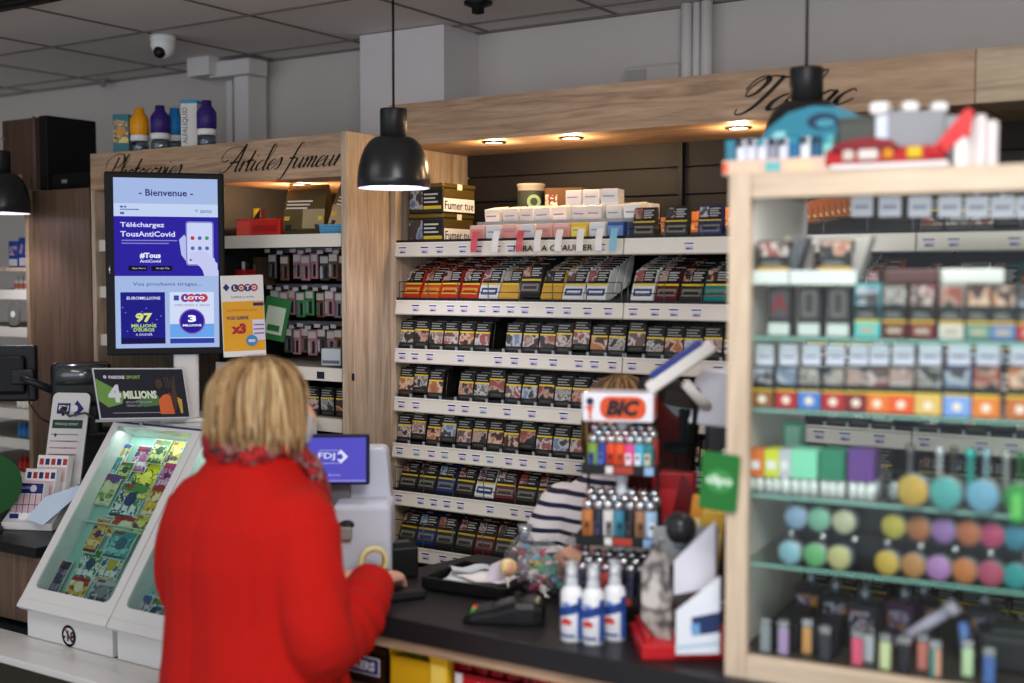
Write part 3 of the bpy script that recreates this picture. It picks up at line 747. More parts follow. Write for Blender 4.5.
for j in range(4):
    b = MB(); b.cbox((0, .03, .004), (.085, .06, .0075), mat('#4C93B8', .4), .001, seg=1); b.build('paper_booklet', loc=(at(331, 231, Y=2.85).x, 2.85, zs + j * .008), rot=(0, 0, .1 + .03 * j), label='blue paper booklet, %s from bottom of the small stack by the gold bags' % ordn(j), cat='booklet', group='blue paper booklets')
# hanging packets under the shelf
HC = [('#B9808C', 'pink'), ('#4C4440', 'dark'), ('#7A5238', 'brown'), ('#3E8A52', 'green'), ('#8E8C8C', 'grey'), ('#A23A34', 'red')]
def hang_proto(c):
    r = root('hanging_packet', (0, 0, 0), 'x', 'packet'); b = MB()
    b.cbox((0, .004, -.045), (.036, .010, .085), mat(c, .3), .002, seg=1); b.dec(-.016, -.03, .016, -.008, mat('#D8D2CE', .4), -.001); b.dec(-.014, -.08, -.004, -.04, CHROME, -.001, .003); b.dec(.003, -.08, .012, -.04, mat('#222222', .3), -.001, .003)
    b.build('blister', r)
    b = MB(); b.tube([(0, .05, .006), (0, -.012, .004), (0, -.020, .012)], .0018, CHROME, 6); b.bx(-.012, .012, -.022, -.021, .000, .012, mat('#C9C6CC', .4)); b.build('hook', r); return r
HP = [hang_proto(c) for c, _ in HC]
rows = [(251, [272, 284, 297, 305, 313, 324, 333, 340], [1, 2, 0, 0, 0, 1, 2, 1]), (288, [274, 283, 291, 300, 309, 320, 329, 338], [4, 0, 0, 3, 3, 2, 0, 4]), (326, [288, 296, 304, 312, 321, 330, 338], [1, 0, 2, 0, 1, 0, 2])]
for ri, (y, xs, cs) in enumerate(rows):
    z = at(300, y, Y=3.0).z
    for i, (px, v) in enumerate(zip(xs, cs)):
        q = at(px, y, Y=3.02 + (i % 3) * .012)
        place(HP[v], (q.x, q.y, z - .004 - (i % 2) * .006), (0, 0, random.uniform(-.1, .1)), '%s hanging packet, %s from the left in the %s hook row of the accessory unit' % (HC[v][1], ordn(i), ['upper', 'middle', 'lower'][ri]), 'hanging packets on the hooks')
q = at(245, 287, Y=3.0)
b = MB(); b.cbox((0, .05, .048), (.15, .08, .095), mat('#5E4A38', .5), .002)
for i in range(4): b.disc(.012, .0008, mat('#8A7868', .5), FRONT @ Matrix.Translation((-.05 + i * .034, .06, -.0102)), 14)
b.build('lighter_carton', loc=(q.x, 2.98, q.z + .006), label='brown carton with round marks under the top shelf of the accessory unit', cat='box')
b = MB(); b.cbox((0, .03, .022), (.13, .05, .044), mat('#A5161C', .4), .002)
for i in range(6): b.lathe([(.006, .044), (.006, .07), (0, .072)], mat('#1A1A1C' if i % 2 else '#D0D0D0', .3), 10, Matrix.Translation((-.05 + i * .02, .03, 0)))
b.build('lighter_tray', loc=(at(235, 281, Y=2.92).x, 2.90, at(235, 283, Y=2.9).z), label='red tray of black and white lighters between screen and brown carton', cat='tray')
b = MB(); b.cbox((0, .006, .07), (.085, .012, .14), mat('#2E7A3C', .35), .003); b.dec(-.03, .02, .03, .11, mat('#CFE0CC', .4), 0); b.dec(-.02, .03, .02, .05, mat('#2E7A3C', .4), -.001)
b.build('filter_packet', loc=(at(271, 330, Y=2.9).x, 2.9, at(271, 340, Y=2.9).z), rot=(0, .2, .5), label='green and white packet tilted behind the yellow poster', cat='packet')
b = MB(); b.cbox((0, .03, .03), (.07, .06, .055), mat('#A9AEB2', .3, .3), .003); b.dec(-.03, .01, .03, .02, mat('#5A5E64', .4), 0)
b.build('silver_box', loc=(at(333, 373, Y=2.88).x, 2.87, 1.438), rot=(0, 0, .2), label='small silver box at the right end of the lower accessory shelf', cat='box')
# pack columns below the lower shelf
for i in range(6):
    for j in range(2):
        q = at(300 + i * 8, 412, Y=2.9)
        place(PACK[(i + j * 2) % 6], (-2.80 + i * .062, 2.88, [1.283, 1.103][j]), (0, 0, 0), 'pack with %s, %s from left, %s low shelf behind the red coat' % (PICN[(i + j * 2) % 6], ordn(i), ['upper', 'lower'][j]), 'packs on the accessory unit')

# ---------------------------------------------------------------- things on top of the accessory unit
def big_bottle(c, lab, px, w_=1.0, Y=2.86):
    q = at(px, 149, Y=Y); r = root('display_bottle', (q.x, Y, 2.147), lab, 'bottle', group='giant bottles on the accessory unit')
    b = MB(); b.lathe([(0, 0), (.029, 0), (.031, .004), (.031, .026), (.027, .034), (.024, .036)], glass('#D8E4EC', .3, .05, .8), 24); b.build('glass_body', r)
    b = MB(); b.lathe([(.0, .002), (.026, .003), (.026, .022), (0, .022)], mat('#8E959C', .2), 20); b.build('liquid', r)
    b = MB(); b.lathe([(.025, .036), (.032, .037), (.032, .055), (.028, .057)], PAPER, 24); b.build('collar', r)
    b = MB(); b.lathe([(.028, .057), (.0315, .060), (.0315, .112), (.022, .128), (.017, .132), (.016, .150), (0, .152)], mat(c, .4), 24)
    for i in range(16): a = PI * i / 8; b.tube([(.0315 * math.cos(a), .0315 * math.sin(a), .062), (.0315 * math.cos(a), .0315 * math.sin(a), .110)], .001, mat(c, .4), 4)
    b.build('dropper_cap', r)
big_bottle('#E59A18', 'giant bottle with an orange cap next to the teal box', 140)
big_bottle('#35206E', 'giant bottle with a purple cap between the orange and blue caps', 160.5)
big_bottle('#1E7FC4', 'giant bottle with a blue cap half hidden by the white box', 175, Y=2.93)
big_bottle('#35206E', 'giant bottle with a purple cap right of the white box', 207)
q = at(121, 149, Y=2.88); b = MB(); b.cbox((0, .03, .07), (.06, .06, .14), mat('#2C6E78', .4), .002); b.dec(-.028, .04, .028, .12, blotch(('#2C6E78', '#D0963C', '#1E4C60', '#E0C46C'), 36), 0)
b.prism([(0, 0), (.02, .02), (0, .04), (-.02, .02)], .001, mat('#C98A34', .4), FRONT @ Matrix.Translation((0, .06, .0007)))
b.build('liquid_box', loc=(q.x, 2.88, 2.147), rot=(0, 0, .45), label='teal patterned box at the left end of the row on the accessory unit', cat='box')
q = at(189, 149, Y=2.86); r = root('liquid_box', (q.x, 2.86, 2.147), 'tall white box with vertical writing and a blue top between the giant bottles', 'box', rz=.5)
b = MB(); b.cbox((0, .03, .075), (.055, .055, .15), mat('#CFCBC6', .45), .0015); b.text('ALFALIQUID', (0, 0), mat('#4A4A50', .5), h=.02, w=.12, M=Matrix.Translation((-.012, .0015, .075)) @ Matrix.Rotation(-PI / 2, 4, 'Y')); b.build('carton', r)
b = MB(); b.cbox((0, .03, .154), (.0565, .0565, .012), mat('#2D86B8', .45), .0015); b.build('lid', r)

# ---------------------------------------------------------------- far left: plain oak cabinet, its top, corner shelf
r = root('oak_cabinet', (-3.745, 3.1, 0), 'oak cabinet side coloured as in shade between the corner shelf and the accessory unit', 'cabinet')
b = MB(); b.M = Matrix.Translation((3.745, -3.1, 0)); b.bx(-3.905, -3.585, 2.81, 3.4, 0, 2.03, OAKD); b.build('carcass', r)  # shade on the carcass is put into this darker oak
b = MB(); b.M = Matrix.Translation((3.745, -3.1, 0)); b.bx(-3.925, -3.905, 2.79, 3.4, 0, 2.035, wood('#7A6550', '#A58C70', 'Z')); b.build('edge_panel', r)  # light on the edge is put into a paler oak colour
b = MB(); b.cbox((0, .13, .0275), (.30, .26, .055), mat('#0C0C0D', .35), .004); b.dec(-.05, .02, -.02, .032, mat('#8A8A8A', .4), 0); b.build('set_top_box', loc=(-3.74, 2.85, 2.037), label='flat black electronic box on top of the oak cabinet', cat='box')
q = at(5, 190, Y=2.85); q1 = at(44, 190, Y=2.85)
r = root('wooden_case', ((q.x + q1.x) / 2, 2.95, 2.037), 'tall brown wooden case with a black side and a hanging strap, top left', 'case')
w_ = q1.x - q.x; hh = at(40, 116, Y=2.85).z - 2.04
b = MB(); b.cbox((-.01, 0, hh / 2), (w_, .2, hh), wood('#3E2A1F', '#5C4030', 'Z'), .003); b.build('front_board', r)
b = MB(); b.cbox((w_ / 2 + .012, .0, hh / 2), (.045, .22, hh + .004), mat('#0D0C0C', .6), .003); b.build('side_board', r)
b = MB(); b.tube([(w_ / 2 - .035, -.112, hh + .002), (w_ / 2 - .034, -.114, hh * .5), (w_ / 2 - .02, -.125, .0), (w_ / 2 - .012, -.14, -.10)], .009, mat('#6A5248', .6), 8, flat=(1, .25)); b.build('strap', r)
b = MB(); b.disc(.014, .003, mat('#A0785A', .4), FRONT @ Matrix.Translation((-.02, .05, .1)), 14); b.disc(.008, .003, mat('#8A6A50', .4), FRONT @ Matrix.Translation((-.12, .2, .1)), 14); b.build('knob', r)
b = MB(); b.cbox((0, 0, .1), (.36, .02, .2), mat('#77736F', .6), .002); b.build('grey_board', loc=(-3.78, 3.5, 2.037), label='grey board leaning behind the flat black box', cat='board')
b = MB(); b.bx(-4.6, -3.93, 3.4, 3.42, 0, 2.0, mat('#141210', .7)); 
r = root('corner_shelf', (-4.25, 3.1, 0), 'dark shelf unit with small boxes and bottles at the left edge', 'shelf unit')
for i in range(len(b.v)): b.v[i] = b.v[i] - Vector((-4.25, 3.1, 0))
b.build('back_panel', r)
zsh = [at(10, y, Y=2.85).z for y in (268, 290, 327, 408, 437, 470)]
for i, z in enumerate(zsh):
    b = MB(); b.M = Matrix.Translation((4.25, -3.1, 0)); b.bx(-4.6, -3.93, 2.84, 3.4, z - .008, z, OAKD if i == 0 else mat('#A59E92', .5)); b.bx(-4.6, -3.93, 2.82, 2.84, z - (.012 if i == 0 else .034), z + .002, OAKV if i == 0 else RAILW)
    b.build('shelf', r)
def smallbox(c, c2, w_, h):
    b = MB(); b.cbox((0, .03, h / 2), (w_, .06, h), mat(c, .4), .0015, seg=1); b.dec(-w_ / 2 + .003, h * .06, w_ / 2 - .003, h * .32, mat('#C9C6CC', .4), 0); b.dec(-w_ / 2 + .006, h * .45, w_ / 2 - .004, h * .8, blotch((c, c2, '#B88A90'), 40), 0); return b
for i in range(3):
    smallbox('#1E3F86', '#3A62B4', .055, .1 + .012 * (i == 1)).build('blue_box', loc=(-3.975 - .062 * i, 2.86, zsh[0] + .002), label='blue box on the corner shelf, %s from the oak cabinet' % ordn(i), cat='box', group='blue boxes')
vb = MB(); vb.lathe([(0, 0), (.0115, 0), (.012, .002), (.012, .03), (.006, .036), (.006, .05), (0, .051)], mat('#B5B0AA', .4), 12); vb.lathe([(.0122, .004), (.0122, .024)], mat('#8A4A30', .5), 12, cap=False)
VB = tag(vb.build('vial'), 'x', 'vial')
vb = MB(); vb.lathe([(0, 0), (.0115, 0), (.012, .002), (.012, .034), (.007, .036), (.007, .052), (0, .053)], mat('#2F6FA8', .4), 12); VB2 = tag(vb.build('vial'), 'x', 'vial')
vb = MB(); vb.lathe([(0, 0), (.0115, 0), (.012, .002), (.012, .034), (.007, .036), (.007, .052), (0, .053)], mat('#A3281F', .4), 12); VB3 = tag(vb.build('vial'), 'x', 'vial')
vb = MB(); vb.lathe([(0, 0), (.0115, 0), (.012, .002), (.012, .034), (.007, .036), (.007, .052), (0, .053)], mat('#C9C4B8', .4), 12); VB4 = tag(vb.build('vial'), 'x', 'vial')
for s_, pr, nm in ((1, VB, 'brown-labelled'), (3, VB4, 'cream'), (4, VB2, 'blue'), (5, VB3, 'red')):
    for i in range(6):
        place(pr, (-3.95 - .028 * i, 2.87, zsh[s_] + .002), (0, 0, 0), '%s vial on the corner shelf, %s from the oak cabinet' % (nm, ordn(i)), 'vials on the corner shelf')
b = MB(); b.disc(.035, .008, mat('#8D8A80', .3, .4), FRONT @ Matrix.Translation((0, .05, 0)), 24, ry=.048); b.disc(.012, .010, mat('#E8E6E0', .4), FRONT @ Matrix.Translation((0, .05, .001)), 14); b.bx(-.02, .02, -.01, .01, 0, .008, DARK)
b.build('round_plaque', loc=(at(20, 326, Y=2.85).x, 2.83, zsh[2] - .0), label='oval grey plaque with a white centre on the corner shelf', cat='plaque')

# ---------------------------------------------------------------- lottery ticket cases
WPL = mat('#D5D3D0', 0.35, coat=0.3)
CY0, CZ0, CY1, CZ1 = 2.10, 0.800, 2.44, 1.278
SL = math.hypot(CY1 - CY0, CZ1 - CZ0); SA = math.atan2(CZ1 - CZ0, CY1 - CY0)
TEAL = mat('#9CC4B8', 0.5)
def case(x0, x1, lab, sign):
    w_ = x1 - x0; r = root('ticket_display_case', ((x0 + x1) / 2, 2.4, .70), lab, 'display case')
    T0 = Matrix.Translation((-(x0 + x1) / 2, -2.4, -.70))
    b = MB(); b.M = T0   # box under and behind the sloping top
    yz = [(CY0 + .02, .70), (2.52, .70), (2.52, CZ1), (CY1 + .06, CZ1), (CY1 + .06, CZ1 - .046), (CY0 + .10, CZ0 - .022), (CY0 + .02, CZ0 - .005)]
    vs = [(x0 + .012, y, z) for y, z in yz] + [(x1 - .004, y, z) for y, z in yz]; n = len(yz)
    b.add(vs, [list(range(n)), list(range(n, 2 * n))[::-1]] + [(i, n + i, n + (i + 1) % n, (i + 1) % n) for i in range(n)], WPL); b.build('body', r, fix=True)
    S = T0 @ Matrix.Translation(((x0 + x1) / 2, CY0, CZ0)) @ Matrix.Rotation(SA, 4, 'X')     # x across, y up the slope, z out
    b = MB(); b.M = S
    for (xa, xb, ya, yb) in ((-w_ / 2, -w_ / 2 + .03, 0, SL), (w_ / 2 - .03, w_ / 2, 0, SL), (-w_ / 2 + .03, w_ / 2 - .03, 0, .05), (-w_ / 2 + .03, w_ / 2 - .03, SL - .012, SL)):
        b.bx(xa, xb, ya, yb, -.065, .0, WPL)
    for sx in (-1, 1):   # rounded inner corners
        q = []
        for i in range(6): a = i / 5 * PI / 2; q.append((sx * (w_ / 2 - .03 - .022 + .022 * math.sin(a)), .05 + .022 - .022 * math.cos(a)))
        q.append((sx * (w_ / 2 - .03), .05)); 
        if sx < 0: q = q[::-1]
        b.prism(q, .012, WPL, Matrix.Translation((0, 0, -.012)))
    b.cbox((0, .002, -.008), (w_, .03, .022), WPL, .004, M=Matrix.Rotation(.0, 4, 'X')); frm = b.build('frame', r)
    b = MB(); b.M = S; b.bx(-w_ / 2 + .03, w_ / 2 - .03, .05, SL - .012, -.066, -.062, TEAL)
    b.bx(-w_ / 2 + .03, w_ / 2 - .03, .28, .284, -.062, -.045, mat('#B9D9D0', .3)); b.build('tray', r)
    b = MB(); b.M = S; b.bx(-w_ / 2 + .02, w_ / 2 - .02, .04, SL - .005, -.006, -.002, glass('#EAF6F4', .25, .03, .95)); b.build('glass_pane', frm)
    l = bpy.data.lights.new('case_strip', 'AREA'); l.shape = 'RECTANGLE'; l.size = w_ * .8; l.size_y = .02; l.energy = .32; l.color = (1, 1, .98); lo = bpy.data.objects.new('case_strip', l); COL.objects.link(lo)
    lo.matrix_world = Matrix.Translation(((x0 + x1) / 2, 2.4, .70)) @ S @ Matrix.Translation((0, SL - .02, -.015)) @ Matrix.Rotation(math.radians(-62), 4, 'X')
    b = MB(); b.M = S; b.bx(-w_ / 2 + .01, w_ / 2, SL - .003, SL + .002, -.004, .003, mat('#22305E', .4)); b.build('top_strip', frm, label='thin blue strip')
    if sign:
        b = MB(); b.M = T0; q = at(69, 636, Y=CY0 + .02); b.M = T0 @ Matrix.Translation((q.x, CY0 + .0195, q.z)) @ FRONT
        rr = .030; ring = []
        for i in range(32):
            a = 2 * PI * i / 32; a2 = 2 * PI * (i + 1) / 32
            b.add([(rr * math.cos(a), rr * math.sin(a), .0005), (rr * math.cos(a2), rr * math.sin(a2), .0005), (.76 * rr * math.cos(a2), .76 * rr * math.sin(a2), .0005), (.76 * rr * math.cos(a), .76 * rr * math.sin(a), .0005)], [(0, 3, 2, 1), (0, 1, 2, 3)], mat('#8E1F2A', .4))
        b.box((0, 0, .0004), (.006, .052, .0004), mat('#8E1F2A', .4), Matrix.Rotation(.75, 4, 'Z'))
        vs, fs, tw, th = text_mesh('-18', .03); b.add([(v.x * .030 / th, v.y * .030 / th, .0010) for v in vs], fs, mat('#14142A', .4)); b.build('age_sign', r, label='round minus eighteen sign with a red ring')
    return S, T0
S1, T1 = case(-3.020, -2.640, 'white sloping glass case full of lottery tickets, nearest the wall', True)
S2, T2 = case(-2.636, -2.256, 'white sloping ticket case half hidden by the red coat', False)
TK = [('#2E5FA8', '#E8E4DC', '#C8B23A'), ('#5A1F4A', '#E8E0E4', '#B06090'), ('#3E7A3A', '#D8D090', '#1E4A2A'), ('#D8C23A', '#3A2A5A', '#E8DC70'), ('#3A9A9A', '#9AD0CC', '#2A6A7A'),
      ('#E6D820', '#2A2A2A', '#F0E860'), ('#A0286A', '#E8B0D0', '#5A1A4A'), ('#5A3A7A', '#7AA050', '#D8D0A0'), ('#3E8A3E', '#E8E8E8', '#1E3A6A'), ('#B02A2A', '#E8C040', '#F0E0C0'),
      ('#D88A2A', '#F0D080', '#4A2A5A'), ('#16182E', '#8A7AA0', '#2A2A3A'), ('#B8B8BC', '#2E2E3A', '#8A8A94'), ('#2A6AA0', '#A02A5A', '#D0D8E8')]
TKN = ['blue and white', 'maroon and white', 'green and cream', 'yellow and violet', 'teal', 'bright yellow', 'magenta', 'purple and green', 'green and white', 'red and gold', 'orange', 'black', 'grey dotted', 'blue and pink']
def ticket_proto(v, w_, h):
    c = TK[v]; b = MB(); b.box((0, 0, .001), (w_, h, .002), mat('#E0DCD4', .4)); b.box((0, 0, .0022), (w_ * .95, h * .95, .0006), blotch(c, 55, .3), None)
    b.box((0, h * .36, .0028), (w_ * .9, h * .18, .0006), mat(c[0], .35)); b.box((-.2 * w_, h * .38, .0033), (w_ * .35, h * .08, .0004), mat('#A82028', .4))
    for i in range(3): b.box(((i - 1) * w_ * .27, -h * .2, .0028), (w_ * .2, h * .16, .0005), mat(c[1], .4))
    b.disc(w_ * .2, .0005, mat(c[2], .4), Matrix.Translation((w_ * .05, h * .05, .0026)), 16)
    b.box((0, -h * .42, .0028), (w_ * .85, h * .07, .0004), mat(c[2], .4)); return tag(b.build('scratch_ticket'), 'x', 'lottery ticket')
import itertools
def on_slope(px, py, depth):
    n = Vector((0, -math.sin(SA), math.cos(SA))); p0 = Vector((-2.8, CY0, CZ0)) + n * depth
    return atplane(px, py, p0, n)
tks = [(121.5, 453, 0, .06, .055), (142, 459, 1, .065, .075), (159, 452, 2, .06, .07), (175, 454, 3, .045, .07), (112, 467, 4, .055, .06), (125, 471, 2, .05, .05), (144, 480, 5, .085, .11), (166, 477, 6, .045, .08),
       (106, 489, 7, .08, .09), (129, 501, 8, .10, .10), (154, 500, 9, .045, .085), (97, 536, 10, .052, .095), (122, 527, 9, .085, .06), (141, 525, 3, .05, .05), (120, 545, 4, .09, .075), (89, 566, 8, .075, .09),
       (111, 567, 0, .075, .085), (57, 579, 11, .055, .10), (78, 588, 9, .07, .06), (101, 594, 12, .075, .08), (137, 607, 13, .08, .07), (144, 586, 4, .07, .08), (153, 612, 8, .05, .07)]
for i, (px, py, v, w_, h) in enumerate(tks):
    pos = on_slope(px, py, -.058 + .0035 * (i % 3))
    o = ticket_proto(v, w_ * 1.16, h * 1.16); o.location = pos; o.rotation_euler = (SA, 0, 0); o['category'] = 'lottery ticket'; o['group'] = 'scratch tickets under the glass'
    rowi = 'top' if py < 465 else 'upper' if py < 495 else 'middle' if py < 530 else 'lower' if py < 575 else 'bottom'
    near = ['left', 'centre', 'right'][min(2, int((px - 50 - (600 - py) * .42) / 42 + .3)) if px < 180 else 2]
    o['label'] = '%s scratch ticket, %s row of the %s case, %s from its top' % (TKN[v], rowi, 'half-hidden' if i > 19 else 'fully visible', ordn(min(17, i)))
b = MB(); b.cbox((0, .07, .0), (1.9, .16, .02), WPL, .004); b.build('counter_ledge', loc=(-3.02, 1.98, .688), label='white ledge running along the foot of the ticket cases', cat='ledge')
b = MB(); b.bx(-3.9, -2.26, 2.14, 2.75, 0, .675, mat('#2A3038', .5)); b.bx(-3.9, -2.26, 2.10, 2.14, .1, .66, mat('#3A342C', .5)); b.build('case_plinth', label='dark base cabinet underneath the white ticket cases', cat='cabinet')

# low wooden cabinet with the play-slip holder
zt_ = at(10, 541, Y=2.2).z
r = root('low_cabinet', (-3.5, 2.45, 0), 'brown wooden cabinet with a black top left of the ticket case', 'cabinet')
b = MB(); b.M = Matrix.Translation((3.5, -2.45, 0)); b.bx(-4.2, -3.06, 2.2, 2.7, .7, zt_ - .03, OAKD); b.build('carcass', r)
b = MB(); b.M = Matrix.Translation((3.5, -2.45, 0)); b.bx(-4.25, -3.05, 2.18, 2.72, zt_ - .03, zt_, BLACK); b.build('top', r)
q = at(35, 524, Z=zt_ + .01)
r = root('playslip_holder', (q.x, q.y, zt_), 'white tiered play-slip holder with a FDJ board, left of the ticket case', 'slip holder', rz=.42)
b = MB(); b.cbox((0, .06, .012), (.17, .22, .024), WPL, .004); b.add([(-.085, -.05, .02), (.085, -.05, .02), (.085, .14, .02), (-.085, .14, .02), (-.085, .14, .13), (.085, .14, .13)], [(0, 1, 5, 4), (0, 4, 3), (1, 2, 5), (3, 4, 5, 2), (0, 3, 2, 1)], WPL); b.build('base', r)
b = MB(); b.M = Matrix.Translation((.022, .115, .075)) @ Matrix.Rotation(-.28, 4, 'X') @ FRONT; b.rrect(.13, .34, .018, .006, mat('#D0CECB', .4), c=(0, .17))
b.M = Matrix.Translation((.022, .115, .075)) @ Matrix.Rotation(-.28, 4, 'X')
b.dec(-.045, .27, .0, .305, NAVY, -.0065); b.text('FDJ', (-.022, .2875), WHITE, h=.02, w=.034, y=-.0078, bold=.03); b.prism([(0, -.028), (.026, 0), (0, .028), (-.01, .01), (-.01, -.01)], .001, NAVY, Matrix.Translation((.022, -.0065, .2875)) @ FRONT); b.disc(.012, .001, WHITE, Matrix.Translation((.016, -.0078, .2875)) @ FRONT)
b.dec(-.055, .222, .05, .25, mat('#1C3A2C', .4), -.0065); b.text('PARIONS SPORT', (-.004, .236), mat('#C8D4C8', .4), h=.008, w=.08, y=-.0078)
for i in range(4): b.dec(-.055, .20 - i * .022, .04, .204 - i * .022, mat('#8E8A92', .5), -.0065)
b.dec(-.05, .10, .045, .19, mat('#D9CACA', .5), -.0068, .0003); b.build('header_board', r, label='white board with a navy FDJ logo')
for k in range(3):
    b = MB(); b.M = Matrix.Translation((-.012 * k * 0 - .018 + .014 * k, -.035 + .05 * k, .03 + .036 * k)) @ Matrix.Rotation(-.30, 4, 'X')
    for j in range(6): b.cbox((.001 * j, .004 + j * .0042, .058), (.105, .0022, .116), PAPER, .0008, seg=1)
    if k == 0:
        b.dec(-.05, .082, .05, .114, NAVY, .0028); b.disc(.011, .0012, mat('#C8C4D0', .4), Matrix.Translation((.018, .0028, .098)) @ FRONT); b.dec(-.05, .022, .05, .08, mat('#C9A9AE', .5), .0028)
        for i in range(6): b.dec(-.0505 + i * .0197, .02, -.0485 + i * .0197, .082, NAVY, .0024)
        b.dec(-.05, .046, .05, .048, NAVY, .0024); b.dec(-.05, .003, -.02, .018, NAVY, .0028)
        b.text('EURO MILLIONS', (-.02, .1), WHITE, h=.007, w=.05, y=.0015)
    else:
        for i in range(5): b.dec(-.045 + i * .02, .085, -.031 + i * .02, .105, mat(('#B02A34', '#2A2A6A')[(i + k) % 2], .4), .0028)
        b.dec(-.05, .03, .05, .078, mat('#D9B9BE', .5), .0028)
    b.build('slip_stack', r)
b = MB(); b.M = Matrix.Translation((.058, -.075, .035)) @ Matrix.Rotation(-.4, 4, 'X') @ Matrix.Rotation(.35, 4, 'Y') @ FRONT
b.prism([(-.045, -.01), (.02, -.005), (.075, .115), (.07, .15), (-.02, .075)], .003, mat('#B9C9DA', .5)); b.build('leaflet', r, label='pale blue folded leaflet leaning on the holder')
b = MB(); q = at(-12, 484, t=3.75); b.disc(.098, .01, mat('#0B4A17', .6), FRONT, 40); b.tube([(0, -.005, -.09), (0, .0, zt_ - q.z + .004)], .006, DARK, 8); b.cbox((0, 0, zt_ - q.z + .006), (.08, .06, .01), DARK, .003)
b.build('round_sign', loc=(q.x, min(q.y, 2.66), q.z), rot=(0, 0, .9), label='round dark green sign cut by the left edge of the photo', cat='sign')
q = at(8, 500, Z=zt_ + .03); b = MB()
for i in range(9): b.ball((random.uniform(-.03, .03), random.uniform(-.02, .02), .03 + random.uniform(-.01, .05)), (.022, .018, .016), glass('#C9D2D2', .6, .1, .75), 8)
b.build('plastic_wrap', loc=(q.x, q.y, zt_), label='crumpled clear plastic wrap under the green sign', cat='wrap')

# ---------------------------------------------------------------- display screen
ZT = CZ1
q = at(166, 264, t=3.66); W_, H_ = 115 / FPX * 3.66, 182 / FPX * 3.66; rz = facing(q.x, q.y) * 1.0
r = root('display_screen', (q.x, q.y, ZT), 'tall portrait screen saying Bienvenue on a white stand above the ticket cases', 'screen', rz=rz)
cz = q.z - ZT
def scr(c, e=0.95): return mat(c, .4, emit=e)
b = MB(); b.cbox((0, .014, cz), (W_, .03, H_), mat('#08080E', .65), .005); b.cbox((0, .035, cz), (W_ * .8, .03, H_ * .8), BLACK, .01); hsg = b.build('housing', r)
sw, sh = .300, .507; b = MB(); b.M = Matrix.Translation((.003, -.0012, cz + .002))
def rc(x0, y0, x1, y1, c, lay=0, e=.95):   # screen-local fractions, y down
    b.dec(-sw / 2 + x0 * sw, sh / 2 - y1 * sh, -sw / 2 + x1 * sw, sh / 2 - y0 * sh, scr(c, e), -.0004 * lay, .0005)
def tx(t, x, y, h, c, lay=2, w=None, bold=.0): b.text(t, (-sw / 2 + x * sw, sh / 2 - y * sh), scr(c), h=h * sh, w=(w * sw if w else None), y=-.0004 * lay - .0008, bold=bold)
rc(0, 0, 1, 1, '#A6BBE8'); rc(0, .15, 1, .225, '#C6D6F6', 1); tx('- Bienvenue -', .5, .085, .04, '#2A2F7A', w=.52, bold=.02)
rc(.06, .165, .09, .175, '#3A4A9A', 2); rc(.10, .165, .12, .175, '#3A4A9A', 2); rc(.06, .182, .24, .188, '#5A6AB0', 2); rc(.06, .2, .1, .214, '#5A6AB0', 2); tx('< sante', .86, .19, .022, '#4A5AA0', w=.16)
rc(0, .225, 1, .575, '#2A1FA0', 1)
tx('Téléchargez', .27, .278, .036, '#DDE2FF', w=.42, bold=.02); tx('TousAntiCovid', .32, .328, .032, '#DDE2FF', w=.52, bold=.02)
for i in (0, 1): rc(.07, .363 + .017 * i, .60 - .08 * i, .369 + .017 * i, '#8A86D0', 2)
tx('#Tous', .34, .455, .034, '#F0F2FF', w=.2, bold=.04); tx('AntiCovid', .34, .487, .018, '#E0E4FF', w=.2, bold=.02)
rc(.13, .515, .31, .545, '#0A0820', 2); rc(.35, .515, .55, .545, '#0A0820', 2); tx('App Store', .23, .53, .012, '#D0D0E8', 3, w=.13); tx('Google Play', .46, .53, .012, '#D0D0E8', 3, w=.13)
# phone in a hand
def P(x, y): return (-sw / 2 + x * sw, sh / 2 - y * sh)
F2 = Matrix.Translation((0, -.0008, 0)) @ FRONT
b.prism([P(.62, .36), P(.67, .33), P(.7, .36), P(.7, .5), P(.64, .45)], .0004, scr('#B9C0F0'), F2)
b.prism([P(.72, .44), P(.85, .42), P(.96, .47), P(1.0, .55), P(1.0, .575), P(.86, .575), P(.84, .53), P(.72, .47)], .0022, scr('#C6CCF4'), F2)
b.rrect(.27 * sw, .262 * sh, .008, .0006, scr('#8088C8'), F2, c=P(.82, .382)); b.rrect(.245 * sw, .245 * sh, .006, .0008, scr('#CDD6FA'), F2, c=P(.82, .382))
for i in range(3):
    b.disc(.006, .0014, scr(('#C0304A', '#5A6AB0', '#3AA05A')[i]), F2, 12, c=P(.75 + .07 * i, .35)); b.disc(.006, .0014, scr(('#5A6AB0', '#5A6AB0', '#5A6AB0')[i]), F2, 12, c=P(.75 + .07 * i, .41))
rc(.72, .47, .92, .485, '#2A2F7A', 4); b.prism([P(.80, .5), P(.80, .43), P(.84, .425), P(.99, .5), P(.99, .575), P(.88, .575)], .003, scr('#C6CCF4'), F2)
tx('Vos prochains tirages...', .5, .625, .026, '#2A2F6A', w=.66)
rc(.05, .67, .475, .975, '#1E1A86', 1); rc(.52, .67, .95, .975, '#D2E0FA', 1); rc(.52, .86, .95, .94, '#6AA8EE', 2)
tx('EUROMILLIONS', .27, .705, .018, '#E0E4FF', w=.32, bold=.02); tx('97', .27, .82, .055, '#D8E878', w=.16, bold=.05); tx("MILLIONS", .27, .868, .02, '#B8D868', w=.24, bold=.03); tx("D'EUROS", .27, .892, .02, '#B8D868', w=.2, bold=.03); tx('A GAGNER', .27, .92, .013, '#E0E4FF', w=.16)
for i in range(12): q_ = P(.07 + (i * .37 % 1) * .38, .76 + (i * .29 % 1) * .16); b.disc(.0022, .0012, scr('#6A78F0'), F2, 6, c=q_)
